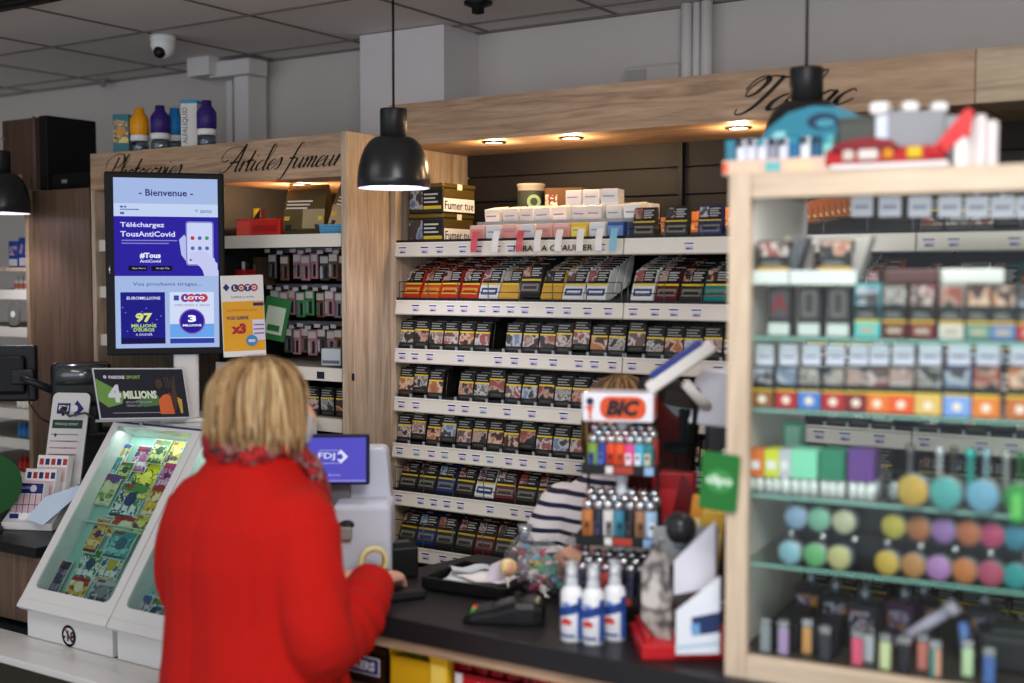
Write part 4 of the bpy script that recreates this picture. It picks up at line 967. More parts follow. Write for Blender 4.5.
rc(.05, .94, .475, .975, '#15104E', 2); rc(.52, .945, .95, .975, '#2C3FA0', 2)
for i in range(4): b.disc(.0125, .0012, scr(('#7A3A8A', '#C03A4A', '#7A3A8A', '#C03A4A')[i]), F2, 18, c=P(.67 + i * .06, .705))
tx('LOTO', .76, .705, .02, '#F4F4FF', 4, w=.2, bold=.04); rc(.56, .69, .61, .72, '#3A4AA0', 2); tx('MERCREDI A 20H35', .74, .748, .011, '#A04A7A', w=.34)
b.disc(.038, .0014, scr('#8A4AAA'), F2, 30, c=P(.735, .845)); b.disc(.034, .0018, scr('#241E9A'), F2, 30, c=P(.735, .845)); tx('3', .735, .828, .042, '#FFFFFF', 5, w=.08, bold=.05); tx('MILLIONS', .735, .868, .013, '#FFFFFF', 5, w=.18, bold=.03)
b.build('screen_picture', hsg)
b = MB(); b.cbox((0.055, .04, (cz - H_ / 2) / 2 + .02), (.075, .04, cz - H_ / 2 + .06), WPL, .01); b.cbox((.055, .05, .006), (.16, .14, .012), WPL, .004); b.build('stand', r)
b = MB(); b.tube([(-W_ / 2 + .012, -.002, cz - .03), (-W_ / 2 + .012, -.002, cz - .005)], .003, CHROME, 6); b.build('badge', r)

# yellow Loto poster
q = at(243.5, 316, t=3.72); rz = facing(q.x, q.y) + .1; 
r = root('loto_poster', (q.x, q.y, ZT - .0), 'yellow and white Loto poster with x3 beside the display screen', 'poster', rz=rz)
hz = q.z - ZT; pw, ph = .128, .248; b = MB(); b.M = Matrix.Translation((0, 0, hz)) @ Matrix.Rotation(-.03, 4, 'Y'); b.cbox((0, .004, 0), (pw, .006, ph), PAPER, .002)
EMY = mat('#E5A41C', .45); b.dec(-pw / 2 + .002, -ph / 2 + .018, pw / 2 - .002, .045, EMY, .001)
for i, (ch, c_) in enumerate(zip('LOTO', ('#2A2A6A', '#B02030', '#2A2A6A', '#B02030'))): b.disc(.0115, .0012, mat(c_, .4), Matrix.Translation((-.022 + i * .019, .001, .086)) @ FRONT, 18); b.text(ch, (-.022 + i * .019, .086), WHITE, h=.013, y=-.001, bold=.05)
b.prism([(0, -.012), (.01, 0), (0, .012), (-.01, 0)], .001, NAVY, Matrix.Translation((-.048, .001, .088)) @ FRONT)
b.text('SAMEDI 6 AVRIL', (0, .058), mat('#4A4A5A', .5), h=.006, w=.07, y=.0004); b.dec(.03, .03, .062, .04, NAVY, .0004); b.text('VOS GAINS', (-.018, -.005), NAVY, h=.011, w=.066, y=-.0002, bold=.03, shear=.0)
b.text('x3', (-.016, -.038), mat('#B01C2C', .4), h=.032, w=.045, y=-.0002, bold=.07); b.text('LE RAPPORT DU LOTO', (-.004, .018), mat('#B84A1C', .5), h=.006, w=.09, y=-.0002)
b.dec(.026, -.075, .062, -.012, mat('#D9D6E6', .4), -.0002)
for i in range(3): b.dec(.029, -.03 - i * .013, .06, -.026 - i * .013, mat('#8A5A9A', .4), -.0009)
b.disc(.017, .0012, mat('#3C8AC8', .4), Matrix.Translation((.022, -.002, -.075)) @ FRONT, 20); b.dec(.012, -.08, .032, -.072, WHITE, -.0033); b.build('printed_card', r)
b = MB(); b.tube([(0, .012, hz - .1), (0, .012, .005)], .005, CHROME, 8); b.cbox((0, .01, .004), (.08, .06, .008), CLEAR, .003); b.build('holder', r)

# "4 millions" card
q = at(141.5, 393.5, t=3.60); rz = facing(q.x, q.y) + .12
r = root('betting_card', (q.x, q.y, ZT), 'dark advertising card reading 4 millions standing on the ticket case', 'advertising card', rz=rz, tilt=-.12, roll=.03)
w2, h2 = 88 / FPX * 3.60, 51 / FPX * 3.60; hz = q.z - ZT; b = MB(); b.M = Matrix.Translation((0, 0, hz)) @ Matrix(((1, 0, -.15, 0), (0, 1, 0, 0), (0, 0, 1, 0), (0, 0, 0, 1)))
b.box((0, .004, 0), (w2, .006, h2), mat('#B9BCC0', .3)); b.dec(-w2 / 2 + .004, -h2 / 2 + .004, w2 / 2 - .003, h2 / 2 - .004, mat('#0C0D20', .6), .001)
F3 = Matrix.Translation((0, .0002, 0)) @ FRONT
b.prism([(-w2 / 2 + .005, .045), (-.085, .02), (-.05, .0), (-.06, -.03), (-.10, -.04), (-w2 / 2 + .005, -.02)], .0006, mat('#5E8A34', .4), F3); b.prism([(-.02, -.02), (.045, -.005), (.05, -.035), (.0, -.04)], .0006, mat('#3E6A34', .4), F3)
b.text('PARIONS', (-.065, .048), mat('#D4D6E0', .4), h=.010, w=.045, y=-.0006, bold=.03); b.text('SPORT', (-.018, .048), mat('#7EA83A', .4), h=.010, w=.04, y=-.0006, bold=.03); b.disc(.005, .0006, mat('#B8B4E0', .4), Matrix.Translation((-.098, -.0002, .049)) @ FRONT, 10)
b.text('4', (-.078, .0), mat('#C8CAD2', .35), h=.052, w=.036, y=-.0008, bold=.06); b.text('MILLIONS', (-.006, -.004), mat('#CDD6C0', .35), h=.024, w=.095, y=-.0008, bold=.05)
b.text("REMPORTES SUR LE MEME", (-.012, -.026), mat('#9AA0A8', .4), h=.006, w=.075, y=-.0006); b.text('TERRAIN 2020', (-.028, -.036), mat('#9AA0A8', .4), h=.006, w=.045, y=-.0006)
b.dec(-.09, -.058, .08, -.056, mat('#8A8C96', .4), .0002)
SKN = mat('#3E2418', .5); b.prism([(.045, -.062), (.045, -.02), (.06, -.005), (.08, .0), (.086, -.062)], .001, mat('#C85A22', .45), F3)   # orange shirt
b.ball((.051, .022, 0), (.0001, .0001, .0001), SKN, 6)
b.disc(.010, .0016, SKN, F3 @ Matrix.Translation((.052, .028, 0)), 16, ry=.014); b.prism([(.054, .012), (.066, .0), (.084, -.004), (.09, .022), (.096, .05), (.10, .05), (.098, .02), (.10, -.02), (.088, -.062), (.084, -.01), (.066, .0)], .0012, SKN, F3)
for i in range(4): b.prism([(.072 + i * .007, .016), (.068 + i * .009, .048), (.071 + i * .009, .048), (.077 + i * .007, .016)], .0014, SKN, F3)
b.prism([(.098, -.01), (.112, -.02), (.11, -.06), (.104, -.06)], .001, mat('#B8922C', .45), F3)
b.build('printed_card', r)
b = MB(); b.cbox((0, .012, hz - h2 / 2 - .004), (w2, .03, .008), CLEAR, .002); b.tube([(0, .02, hz - h2 / 2), (0, .02, 0.002)], .006, CLEAR, 8); b.build('holder', r)

# black terminal and monitor on an arm, far left
q = at(80, 395, t=4.0); zb = at(80, 436, t=4.0).z
r = root('payment_terminal', (q.x, q.y, zb), 'black machine with a shiny curved back behind the betting card', 'terminal', rz=facing(q.x, q.y) - .1)
b = MB(); b.cbox((0, .05, .165), (.19, .05, .15), BLACK, .02, seg=3); b.build('head', r)
b = MB(); b.lathe([(.0, -.075), (.036, -.075), (.036, .085), (0, .085)], mat('#6A6E70', .18, .7), 24, M=Matrix.Translation((.0, .03, .20)) @ Matrix.Rotation(PI / 2, 4, 'Y')); b.build('roller', r)
b = MB(); b.cbox((0, .05, .05), (.12, .12, .10), DARK, .01); b.tube([(-.06, 0, .09), (-.03, -.04, .07), (.02, -.05, .08), (.06, -.03, .05)], .004, mat('#4A4C50', .4), 8); b.build('base', r)
b = MB(); b.cbox((0, .05, .006), (.16, .14, .012), DARK, .003); b.build('foot', r)
b = MB(); b.bx(-3.60, -2.9, 2.76, 2.80, 0, zb - .005, DARK) ; b.bx(-3.60, -2.9, 2.72, 2.80, zb - .03, zb - .001, DARK)
b.cbox((1.22 - 4.0, 2.66, 1.1395), (.52, .275, .277), WPL, .004); b.bx(-3.04, -2.52, 2.525, 2.80, .0, 1.0, DARK)
b.build('rear_counter', label='dark rear counter behind the ticket cases under the black machine', cat='counter')
q = at(8, 375, t=4.1)
r = root('monitor', (q.x, q.y, zt_), 'black monitor seen from behind on a jointed arm, left edge', 'monitor', rz=facing(q.x, q.y) - .35)
hz = q.z - zt_; b = MB(); b.cbox((-.06, .02, hz + .005), (.30, .035, .19), mat('#101013', .4), .008); b.cbox((-.05, -.005, hz), (.22, .03, .13), mat('#0B0B0D', .5), .015); b.build('housing', r)
b = MB(); b.cbox((.06, -.03, hz - .005), (.075, .02, .05), mat('#17181A', .4), .006); b.tube([(.06, -.045, hz - .005), (.10, -.05, hz - .02), (.165, -.02, hz - .055)], [.014, .016, .018], mat('#222427', .4), 12, flat=(1, .8)); b.build('arm', r)
b = MB(); b.tube([(.175, -.02, hz - .045), (.175, -.02, .01)], .022, mat('#17181A', .4), 16); b.cbox((.175, -.02, .006), (.10, .08, .012), mat('#17181A', .4), .003); b.tube([(.08, -.04, hz - .03), (.085, -.05, hz - .09), (.12, -.05, hz - .14), (.17, -.04, hz - .17)], .003, BLACK, 6); b.build('post', r)
# ---------------------------------------------------------------- counter
CT = 0.95
ctop = mat('#1F1E20', 0.38, bump=0.1, bscale=90)
r = root('counter', (-0.8, 2.3, 0), 'black topped shop counter with an oak edge and sweets below', 'counter')
OFF = Matrix.Translation((.8, -2.3, 0))
b = MB(); b.M = OFF @ Matrix.Translation((0, 0, CT - .05))
b.prism([(-2.25, 2.135), (1.4, 2.135), (1.4, 2.72), (-1.02, 2.72), (-1.04, 2.61), (-1.74, 2.60), (-1.80, 2.76), (-1.90, 2.76), (-1.95, 2.50), (-2.25, 2.50)], .05, ctop); b.build('worktop', r, bevel=.002)
b = MB(); b.M = OFF; b.bx(-2.25, 1.4, 2.145, 2.165, CT - .075, CT - .05, OAK); b.build('edge_strip', r)
b = MB(); b.M = OFF; b.bx(-2.24, 1.39, 2.40, 2.42, 0, CT - .05, mat('#1C1A18', .6)); b.bx(-2.24, -2.22, 2.17, 2.4, 0, CT - .075, DARK); b.bx(1.36, 1.39, 2.17, 2.4, 0, CT - .075, DARK); b.build('back_board', r)
b = MB(); b.M = OFF; b.bx(-2.22, 1.36, 2.12, 2.40, .755, .770, OAKD); b.build('sweet_shelf', r)
b = MB(); b.M = OFF; b.bx(-2.22, 1.36, 2.12, 2.40, .50, .515, OAKD); b.bx(-2.22, 1.36, 2.16, 2.40, 0, .09, DARK); b.build('lower_shelf', r)
def snack(nm, lab, px, w_, h, d, c, py=683, Y=2.16, fn=None, rz=0):
    X = at(px, 675, Y=Y).x; rt = root(nm, (X, Y + .01, .771), lab, 'snack box', rz=rz); m_ = mat(c, .4); b = MB()
    b.bx(-w_ / 2, w_ / 2, 0, .003, 0, h * .72, m_); b.bx(-w_ / 2, -w_ / 2 + .003, 0, d, 0, h, m_); b.bx(w_ / 2 - .003, w_ / 2, 0, d, 0, h, m_); b.bx(-w_ / 2, w_ / 2, d - .003, d, 0, h, m_); b.bx(-w_ / 2, w_ / 2, 0, d, 0, .003, m_)
    if fn: fn(b)
    b.build('carton', rt); return rt
def bars(rt, n, w_, d, c, h):
    for i in range(n):
        b = MB(); b.cbox((0, 0, 0), (w_ / n * .85, d, .022), mat(c, .3), .006); b.build('wrapped_bar', rt, loc=(-w_ / 2 + (i + .5) * w_ / n, d / 2 + .006, h), rot=(0, random.uniform(-.2, .2), 0))
def f1(b):
    b.dec(-.075, .02, .075, .062, mat('#E8E4E4', .4), 0); b.dec(-.072, .023, .072, .059, mat('#1E2A6E', .4), -.0008); b.text('SNICKERS', (0, .041), mat('#E6E2EA', .4), h=.022, w=.125, y=-.0022, bold=.05)
rt = snack('chocolate_bar_box', 'dark box with blue SNICKERS lettering under the counter, beside the red coat', 352, .19, .09, .12, '#2A1712', fn=f1); bars(rt, 4, .18, .1, '#3A2016', .075)
rt = snack('chocolate_bar_box', 'open yellow box of yellow sweets under the counter, left of the red packs', 413, .15, .11, .12, '#D8A41A'); bars(rt, 3, .14, .1, '#B8C020', .06)
b = MB(); b.cbox((0, .05, .05), (.05, .10, .10), mat('#E0B01C', .4), .002); b.dec(-.02, .02, .02, .08, mat('#F0D060', .4), 0); b.build('yellow_carton', loc=(at(437, 675, Y=2.16).x, 2.165, .771), label='closed yellow carton standing next to the open yellow box under the counter', cat='box')
def f2(b):
    b.dec(-.09, .015, .09, .062, mat('#B01A26', .4), 0); b.dec(-.105, .0, -.085, .07, mat('#D8D0D0', .4), -.0004)
    b.text('KitKat', (0.005, .042), mat('#E4D2CE', .4), h=.03, w=.11, y=-.0015, bold=.03, shear=.2)
rt = snack('chocolate_bar_box', 'dark red box with white lettering under the counter, right of the yellow carton', 492, .22, .10, .12, '#8E141E', fn=f2); bars(rt, 5, .21, .1, '#7A1018', .085)
def f3(b): b.dec(-.09, .02, .09, .05, mat('#5A0E16', .4), 0); b.dec(-.07, .03, .03, .04, mat('#D8C8C8', .4), -.0008)
rt = snack('chocolate_bar_box', 'maroon snack box further right under the counter', 562, .18, .10, .12, '#5A1018', fn=f3); bars(rt, 4, .17, .1, '#A01820', .085)

# ---------------------------------------------------------------- people
def remesh_build(mb, name, voxel, parent=None, smooth=6, mats=None, loc=(0, 0, 0), rot=(0, 0, 0), deform=None):
    me = bpy.data.meshes.new('tmp'); me.from_pydata(mb.v, [], mb.f); o = bpy.data.objects.new('tmp', me); COL.objects.link(o)
    m1 = o.modifiers.new('r', 'REMESH'); m1.mode = 'VOXEL'; m1.voxel_size = voxel; m1.use_smooth_shade = True
    m2 = o.modifiers.new('s', 'SMOOTH'); m2.iterations = smooth; m2.factor = .5
    dg = bpy.context.evaluated_depsgraph_get(); dg.update(); nm = bpy.data.meshes.new_from_object(o.evaluated_get(dg)); bpy.data.objects.remove(o)
    if deform:
        ns = [v.normal.copy() for v in nm.vertices]
        for v, n in zip(nm.vertices, ns): v.co = v.co + n * deform(v.co, n)
    for m in mats: nm.materials.append(m)
    for p in nm.polygons: p.use_smooth = True; p.material_index = 0
    nm.name = name; q = bpy.data.objects.new(name, nm); COL.objects.link(q); q.location = loc; q.rotation_euler = rot
    if parent is not None: q.parent = parent
    return q
def loft(mb, secs, m=WHITE, seg=28, power=2.0):
    "closed body of horizontal rounded sections (z, half width, half depth, x centre, y centre)"
    vs = []; fs = []
    for z, a, c, x0, y0 in secs:
        for i in range(seg):
            g = 2 * PI * i / seg; cc, ss = math.cos(g), math.sin(g)
            vs.append((x0 + a * math.copysign(abs(cc) ** (2 / power), cc), y0 + c * math.copysign(abs(ss) ** (2 / power), ss), z))
    for k in range(len(secs) - 1):
        for i in range(seg): j = (i + 1) % seg; fs.append((k * seg + i, k * seg + j, (k + 1) * seg + j, (k + 1) * seg + i))
    fs.append(list(range(seg))[::-1]); fs.append([(len(secs) - 1) * seg + i for i in range(seg)]); mb.add(vs, fs, m)
def smooth_path(P, R_, n=6):
    P = [Vector(p) for p in P]; E = [P[0] * 2 - P[1]] + P + [P[-1] * 2 - P[-2]]; RR = [R_[0]] + list(R_) + [R_[-1]]; Q = []; S = []
    for i in range(1, len(E) - 2):
        for k in range(n):
            t = k / n; a, b_, c_, d = E[i - 1:i + 3]
            Q.append(0.5 * ((2 * b_) + (c_ - a) * t + (2 * a - 5 * b_ + 4 * c_ - d) * t * t + (3 * b_ - a - 3 * c_ + d) * t ** 3)); S.append(RR[i] * (1 - t) + RR[i + 1] * t)
    Q.append(P[-1]); S.append(R_[-1]); return Q, S
def limb(mb, P, R_, seg=16, **k): Q, S = smooth_path(P, R_); mb.tube(Q, S, WHITE, seg, **k)
def hand(mb, wrist, fwd, up, side, curl=.5, s=1.0):
    "palm, four unequal bent fingers and a thumb leaving the side; fwd towards the fingertips, up = back of hand, side = thumb side"
    f = Vector(fwd).normalized(); u = Vector(up).normalized(); t = Vector(side).normalized(); w_ = Vector(wrist)
    mb.tube([w_ - f * .03 * s, w_ + f * .005, w_ + f * .045 * s, w_ + f * .085 * s, w_ + f * .096 * s], [.024 * s, .026 * s, .035 * s, .038 * s, .033 * s], WHITE, 14, flat=(1, .48)) if abs(f.z) < .9 and abs(u.z) > .6 else \
        mb.tube([w_ - f * .03 * s, w_, w_ + f * .05 * s, w_ + f * .09 * s], [.024 * s, .026 * s, .030 * s, .028 * s], WHITE, 14)
    for i, (ln, off_) in enumerate(((.072, .027), (.080, .009), (.074, -.009), (.058, -.026))):
        base = w_ + f * (.085 - .004 * abs(i - 1)) * s + t * off_ * s; P = [base - f * .02 * s, base]; d = f.copy(); a = 0
        for k, fr in enumerate((.45, .32, .23)):
            a += curl * (.55 + .25 * k); d = f * math.cos(a) - u * math.sin(a) + t * (off_ * 1.2) ; P.append(P[-1] + d.normalized() * ln * fr * s)
        mb.tube(P, [.0088 * s, .0092 * s, .0086 * s, .008 * s, .0062 * s], WHITE, 10)
    base = w_ + f * .025 * s + t * .024 * s
    mb.tube([base - f * .01, base + t * .016 * s + f * .018 * s - u * .006 * s, base + t * .024 * s + f * .045 * s - u * .016 * s, base + t * .020 * s + f * .066 * s - u * .024 * s], [.012 * s, .0125 * s, .0105 * s, .0075 * s], WHITE, 10)
def head(mb, c, s=1.0, nose=1):
    "skull, jaw, cheeks, nose, lips, chin, ears; faces +y"
    x, y, z = c; B = lambda dx, dy, dz, r: mb.ball((x + dx * s, y + dy * s, z + dz * s), tuple(v * s for v in r), WHITE, 20)
    B(0, -.008, .02, (.075, .095, .092)); B(0, .022, -.035, (.058, .068, .068)); B(0, .052, -.078, (.028, .026, .024))
    B(0, .062, .026, (.05, .028, .03)); B(-.036, .058, -.026, (.022, .022, .02)); B(.036, .058, -.026, (.022, .022, .02))
    mb.tube([(x, y + .082 * s, z + .012 * s), (x, y + .098 * s, z - .012 * s), (x, y + .106 * s, z - .028 * s), (x, y + .088 * s, z - .036 * s)], [.008 * s, .010 * s, .013 * s, .011 * s], WHITE, 10)
    B(0, .082, -.054, (.022, .011, .006)); B(0, .080, -.063, (.019, .010, .006))
    for sx in (-1, 1): B(sx * .076, -.008, -.008, (.008, .018, .030))
SKIN = mat('#D9A58C', .5); HAIRS = [mat('#B08E62', .5), mat('#8C6A42', .5), mat('#5E4228', .55), mat('#CDB083', .5), mat('#40301F', .55)]
def hair_bob(par, c, rad, bottom, face_half, mats_, n=420, lift=.012, part_y=0.0, seed=1, fringe=False, sz=1.0):
    random.seed(seed); x0, y0, z0 = c; a, b_, h = rad
    mb = MB()
    sh = MB(); vs = []; 
    for i in range(15):          # inner cap, open to the face
        t = i / 14; ph = t * 1.62
        for j in range(33):
            g = PI / 2 + face_half * .92 + (2 * PI - 2 * face_half * .92) * j / 32
            z = z0 + h * math.cos(ph) if ph < PI / 2 else z0; k = math.sin(min(ph, PI / 2))
            vs.append((x0 + a * .95 * k * math.cos(g), y0 + b_ * .95 * k * math.sin(g), z))
    nrow = 15
    for i in range(6):
        t = (i + 1) / 6; z = z0 + (bottom + .02 - z0) * t; k = 1.0 - .16 * t ** 2
        for j in range(33):
            g = PI / 2 + face_half * .92 + (2 * PI - 2 * face_half * .92) * j / 32; vs.append((x0 + a * .95 * k * math.cos(g), y0 + b_ * .95 * k * math.sin(g), z))
    nrow += 6; fs = [(i * 33 + j, i * 33 + j + 1, (i + 1) * 33 + j + 1, (i + 1) * 33 + j) for i in range(nrow - 1) for j in range(32)]
    mb.add(vs, fs, mats_[2], True)
    for i in range(n):
        lim = face_half * (.02 if fringe else .9); g = PI / 2 + lim + (2 * PI - 2 * lim) * random.random(); front = abs((g - PI / 2 + PI) % (2 * PI) - PI) < face_half
        ph0 = random.uniform(.02, 1.25) if i % 3 else random.uniform(.0, .5); pts = []; off_ = random.uniform(0, lift); bot = bottom + random.uniform(-.012, .035)
        if front: bot = z0 + random.uniform(-.01, .03)
        flick = random.uniform(-.012, .014); wv = random.uniform(-.06, .06); g0 = g + random.uniform(-.25, .25) * (1 - ph0)
        for k in range(10):
            t = k / 9; zz_top = z0 + h * math.cos(ph0)
            z = zz_top + (bot - zz_top) * t ** 1.0
            if z > z0: kk = math.sqrt(max(0.0, 1 - ((z - z0) / h) ** 2))
            else: q = (z0 - z) / max(.01, z0 - bottom); kk = 1.0 + .05 * math.sin(q * 2.6) - .13 * q ** 2
            gg = g0 + (g - g0) * t + wv * t * t; o_ = off_ + flick * max(0, t - .75) * 3
            pts.append((x0 + (a * kk + o_) * math.cos(gg), y0 + (b_ * kk + o_) * math.sin(gg), z))
        w_ = random.uniform(.0045, .008) * sz; m_ = mats_[random.choices(range(len(mats_)), [5, 4, 3, 3, 1][:len(mats_)])[0]]
        Q, S = smooth_path(pts, [w_ * .5, w_, w_, w_, w_, w_, w_, w_ * .9, w_ * .7, w_ * .2], 2); mb.tube(Q, S, m_, 5, flat=(1, .5))
    return mb.build('hair', par)

# --- customer in the red coat
WX, WY_ = -1.885, 1.88
TURN = Matrix.Translation((.016, .024, 0)) @ Matrix.Rotation(-.36, 4, 'Z') @ Matrix.Translation((0, -.01, 0))
body = MB()
loft(body, [(.55, .13, .11, 0, 0), (.80, .155, .12, 0, 0), (.90, .16, .12, 0, 0), (1.02, .135, .10, 0, 0), (1.15, .15, .11, 0, 0), (1.24, .15, .09, 0, 0), (1.30, .08, .06, 0, 0), (1.40, .052, .055, 0, .01)])
for sx in (-1, 1):
    limb(body, [(sx * .08, 0, .82), (sx * .09, .01, .46), (sx * .09, -.01, .10)], [.085, .056, .038]); body.cbox((sx * .09, .05, .045), (.08, .23, .07), WHITE, .02)
limb(body, [(.155, 0, 1.22), (.21, .0, .985), (.06, .31, 1.012)], [.048, .038, .026]); limb(body, [(-.155, 0, 1.22), (-.21, .04, .985), (-.09, .30, 1.0)], [.048, .038, .026])
hand(body, (.045, .335, 1.010), (-.35, .9, -.18), (.1, .1, 1), (-.9, -.35, 0), .62, .92); hand(body, (-.085, .31, 1.0), (.5, .85, -.1), (0, .1, 1), (.85, -.5, 0), .5, .92)
hc = Vector((.0, .02, 1.437)); body.M = TURN; head(body, hc, .95); body.M = Matrix()
limb(body, [(0, 0, 1.28), (0, .008, 1.40)], [.05, .052])
pw_ = remesh_build(body, 'person', .0052, None, 3, [SKIN], (WX, WY_, 0), (0, 0, -.12))
tag(pw_, 'blond customer seen from behind in a red coat and scarf, reaching onto the counter', 'person')
coat = MB()
loft(coat, [(.50, .262, .205, 0, -.005), (.62, .250, .195, 0, -.005), (.78, .234, .178, 0, 0), (.90, .222, .165, 0, 0), (1.02, .210, .158, 0, 0), (1.12, .212, .156, 0, -.004), (1.20, .214, .146, 0, -.004), (1.26, .188, .122, 0, -.004), (1.295, .130, .098, 0, 0), (1.325, .098, .090, 0, .004), (1.35, .088, .084, 0, .006)], power=2.25)
for sx in (-1, 1): coat.ball((sx * .160, -.002, 1.205), (.078, .08, .078), WHITE, 20)
limb(coat, [(.168, -.002, 1.20), (.205, -.012, 1.08), (.222, .0, .975), (.165, .10, .955), (.110, .22, .985), (.065, .295, 1.012)], [.080, .074, .072, .068, .062, .054], 20)
limb(coat, [(-.172, -.002, 1.20), (-.235, .0, 1.08), (-.255, .04, .975), (-.17, .13, .96), (-.10, .27, .995)], [.080, .074, .070, .064, .054], 20)
def folds(p, n):
    f = .0022 * noise.noise(Vector((p.x * 14, p.y * 14, p.z * 6)) ) + .0012 * noise.noise(p * 32)
    e = Vector((.21, .03, .99)); d = (p - e).length
    if p.x > .05 and p.y > -.08:            # creases gathered in the bend of the sleeve and along the forearm
        ax = (p - e).dot(Vector((-.45, .85, .12)).normalized()); f += .0065 * math.sin(ax * 92 + p.z * 25) * math.exp(-(max(0, abs(ax - .10)) / .14) ** 2) * min(1, max(0, (p.x - .05) / .05)) * (1 if p.z < 1.10 else max(0, 1 - (p.z - 1.10) / .05))
    if p.z < 1.18: f += .006 * math.sin(math.atan2(p.y, p.x) * 7 + p.z * 3) * min(1, (1.18 - p.z) / .5) * (1 if abs(p.x) < .21 else .4)
    if p.y < 0 and abs(p.x) < .008 and p.z < 1.28: f -= .0035                      # centre back seam
    r_ = abs(abs(p.x) - (.152 - .04 * max(0, 1.2 - p.z)))
    if p.y < .03 and r_ < .012 and 1.0 < p.z < 1.27: f -= .005 * (1 - r_ / .012)     # armhole seam
    if abs(p.z - 1.055 - .0) < .0 : f -= .002
    return f
REDC = mat('#B80F04', .95, bump=.45, bscale=420, var=.10); 
o = remesh_build(coat, 'coat', .0065, pw_, 5, [REDC], deform=folds)
b = MB(); P = []; n = 40       # stand-up collar
for i in range(n + 1):
    a = math.radians(118) + math.radians(304) * i / n; P.append(a)
vs = []; fs = []
for a in P:
    for (rr, z) in ((.094, 1.315), (.098, 1.345), (.092, 1.372), (.086, 1.371), (.084, 1.34)): vs.append((rr * math.cos(a), .008 + rr * .95 * math.sin(a), z + .008 * math.sin(a)))
for i in range(n):
    for k in range(4): fs.append((5 * i + k, 5 * i + k + 1, 5 * i + 5 + k + 1, 5 * i + 5 + k))
b.add(vs, fs, REDC, True); b.build('collar', o)
SCF = blotch(('#6E070C', '#A00D12', '#B4161A', '#1E0A0E', '#8E5A58'), 34, .8)
b = MB(); Q = []
for i in range(30): a = -PI / 2 + 2 * PI * i / 29; Q.append((.080 * math.cos(a), .012 + .082 * math.sin(a), 1.362 + .012 * math.sin(2 * a) - .022 * max(0, math.sin(a))))
b.tube(Q, [.030 + .004 * math.sin(i * 1.7) for i in range(30)], SCF, 12, flat=(1, 1))
Q = []
for i in range(22): a = -PI / 2 + .6 + 1.6 * PI * i / 21; Q.append((.086 * math.cos(a), .014 + .090 * math.sin(a), 1.345 + .018 * math.cos(a * 2) - .03 * max(0, math.sin(a))))
b.tube(Q, [.024 + .005 * math.sin(i * 2.1) for i in range(22)], SCF, 12)
b.tube([(.07, .07, 1.35), (.105, .085, 1.315), (.12, .10, 1.26), (.10, .13, 1.19)], [.026, .028, .026, .018], SCF, 12, flat=(1, .6)); b.tube([(.04, .10, 1.33), (.02, .14, 1.27), (.01, .165, 1.18)], [.024, .026, .02], SCF, 12, flat=(1, .6)); b.build('scarf', pw_)
ho = hair_bob(pw_, (0, .006, 1.452), (.090, .103, .098), 1.352, .95, HAIRS, 1300, .017, seed=4, sz=.62); ho.data.transform(TURN)
b = MB(); vs = []; fs = []       # face mask
for i in range(9):
    for j in range(7):
        a = PI / 2 + (i - 4) / 4 * .95; z = 1.356 + j / 6 * .068; bul = .010 * math.sin(PI * j / 6) ; rr = .066 + bul; vs.append((rr * math.cos(a) * .95, .02 + (rr + .022 * math.cos((a - PI / 2)) ** 4) * math.sin(a) + .004, z))
fs = [(i * 7 + j, i * 7 + j + 1, (i + 1) * 7 + j + 1, (i + 1) * 7 + j) for i in range(8) for j in range(6)]; b.add(vs, fs, mat('#C9CCD6', .8), True)
b.tube([(.062, .03, 1.43), (.078, -.005, 1.44), (.075, -.02, 1.42)], .0015, WHITE, 5); b.v = [TURN @ v for v in b.v]; b.build('face_mask', pw_)
b = MB()
for sx in (-1, 1): limb(b, [(sx * .085, 0, .85), (sx * .095, .01, .46), (sx * .095, -.01, .09)], [.10, .072, .062])
b.build('trousers', pw_)
for p_ in pw_.children:
    if p_.name.startswith('trousers'): p_.data.materials.clear(); p_.data.materials.append(mat('#1E2026', .8))
b = MB()
for sx in (-1, 1): b.cbox((sx * .09, .045, .046), (.095, .25, .085), mat('#181615', .5), .025, seg=3)
b.build('shoes', pw_)

# --- shop assistant behind the counter
CX, CYp = -1.43, 2.72
body = MB(); dz = -.055
loft(body, [(.5, .14, .085, 0, 0), (.82, .16, .09, 0, 0), (.98, .135, .085, 0, 0), (1.10, .15, .095, 0, 0), (1.19, .15, .08, 0, 0), (1.25, .08, .055, 0, 0), (1.34, .05, .05, 0, .01)])
for sx in (-1, 1):
    limb(body, [(sx * .08, 0, .82), (sx * .09, .01, .46), (sx * .09, -.01, .10)], [.08, .055, .038]); body.cbox((sx * .09, .05, .045), (.08, .22, .07), WHITE, .02)
# local +y is the way she faces; her right hand is at +x
limb(body, [(.16, 0, 1.17), (.20, .03, .98), (.06, .23, 1.075)], [.045, .036, .026]); limb(body, [(-.16, 0, 1.17), (-.215, .02, .99), (-.12, .22, 1.05)], [.045, .036, .026])
hand(body, (.045, .25, 1.082), (-.75, .6, .0), (.1, .3, .95), (-.5, -.6, .4), .55, .92); hand(body, (-.11, .245, 1.058), (.6, .75, .0), (0, .3, .95), (.6, -.5, .4), .6, .92)
head(body, (0, .02, 1.385), .95); limb(body, [(0, 0, 1.22), (0, .008, 1.34)], [.048, .05])
pc = remesh_build(body, 'person', .0052, None, 3, [mat('#D8A48A', .5)], (CX, CYp, -.02), (0, 0, PI + .22))
tag(pc, 'shop assistant in a striped top behind the lighter display, handling things on the counter', 'person')
m = bpy.data.materials.new('striped_knit'); m.use_nodes = True; nt = m.node_tree; bs = nt.nodes['Principled BSDF']; bs.inputs['Roughness'].default_value = .85
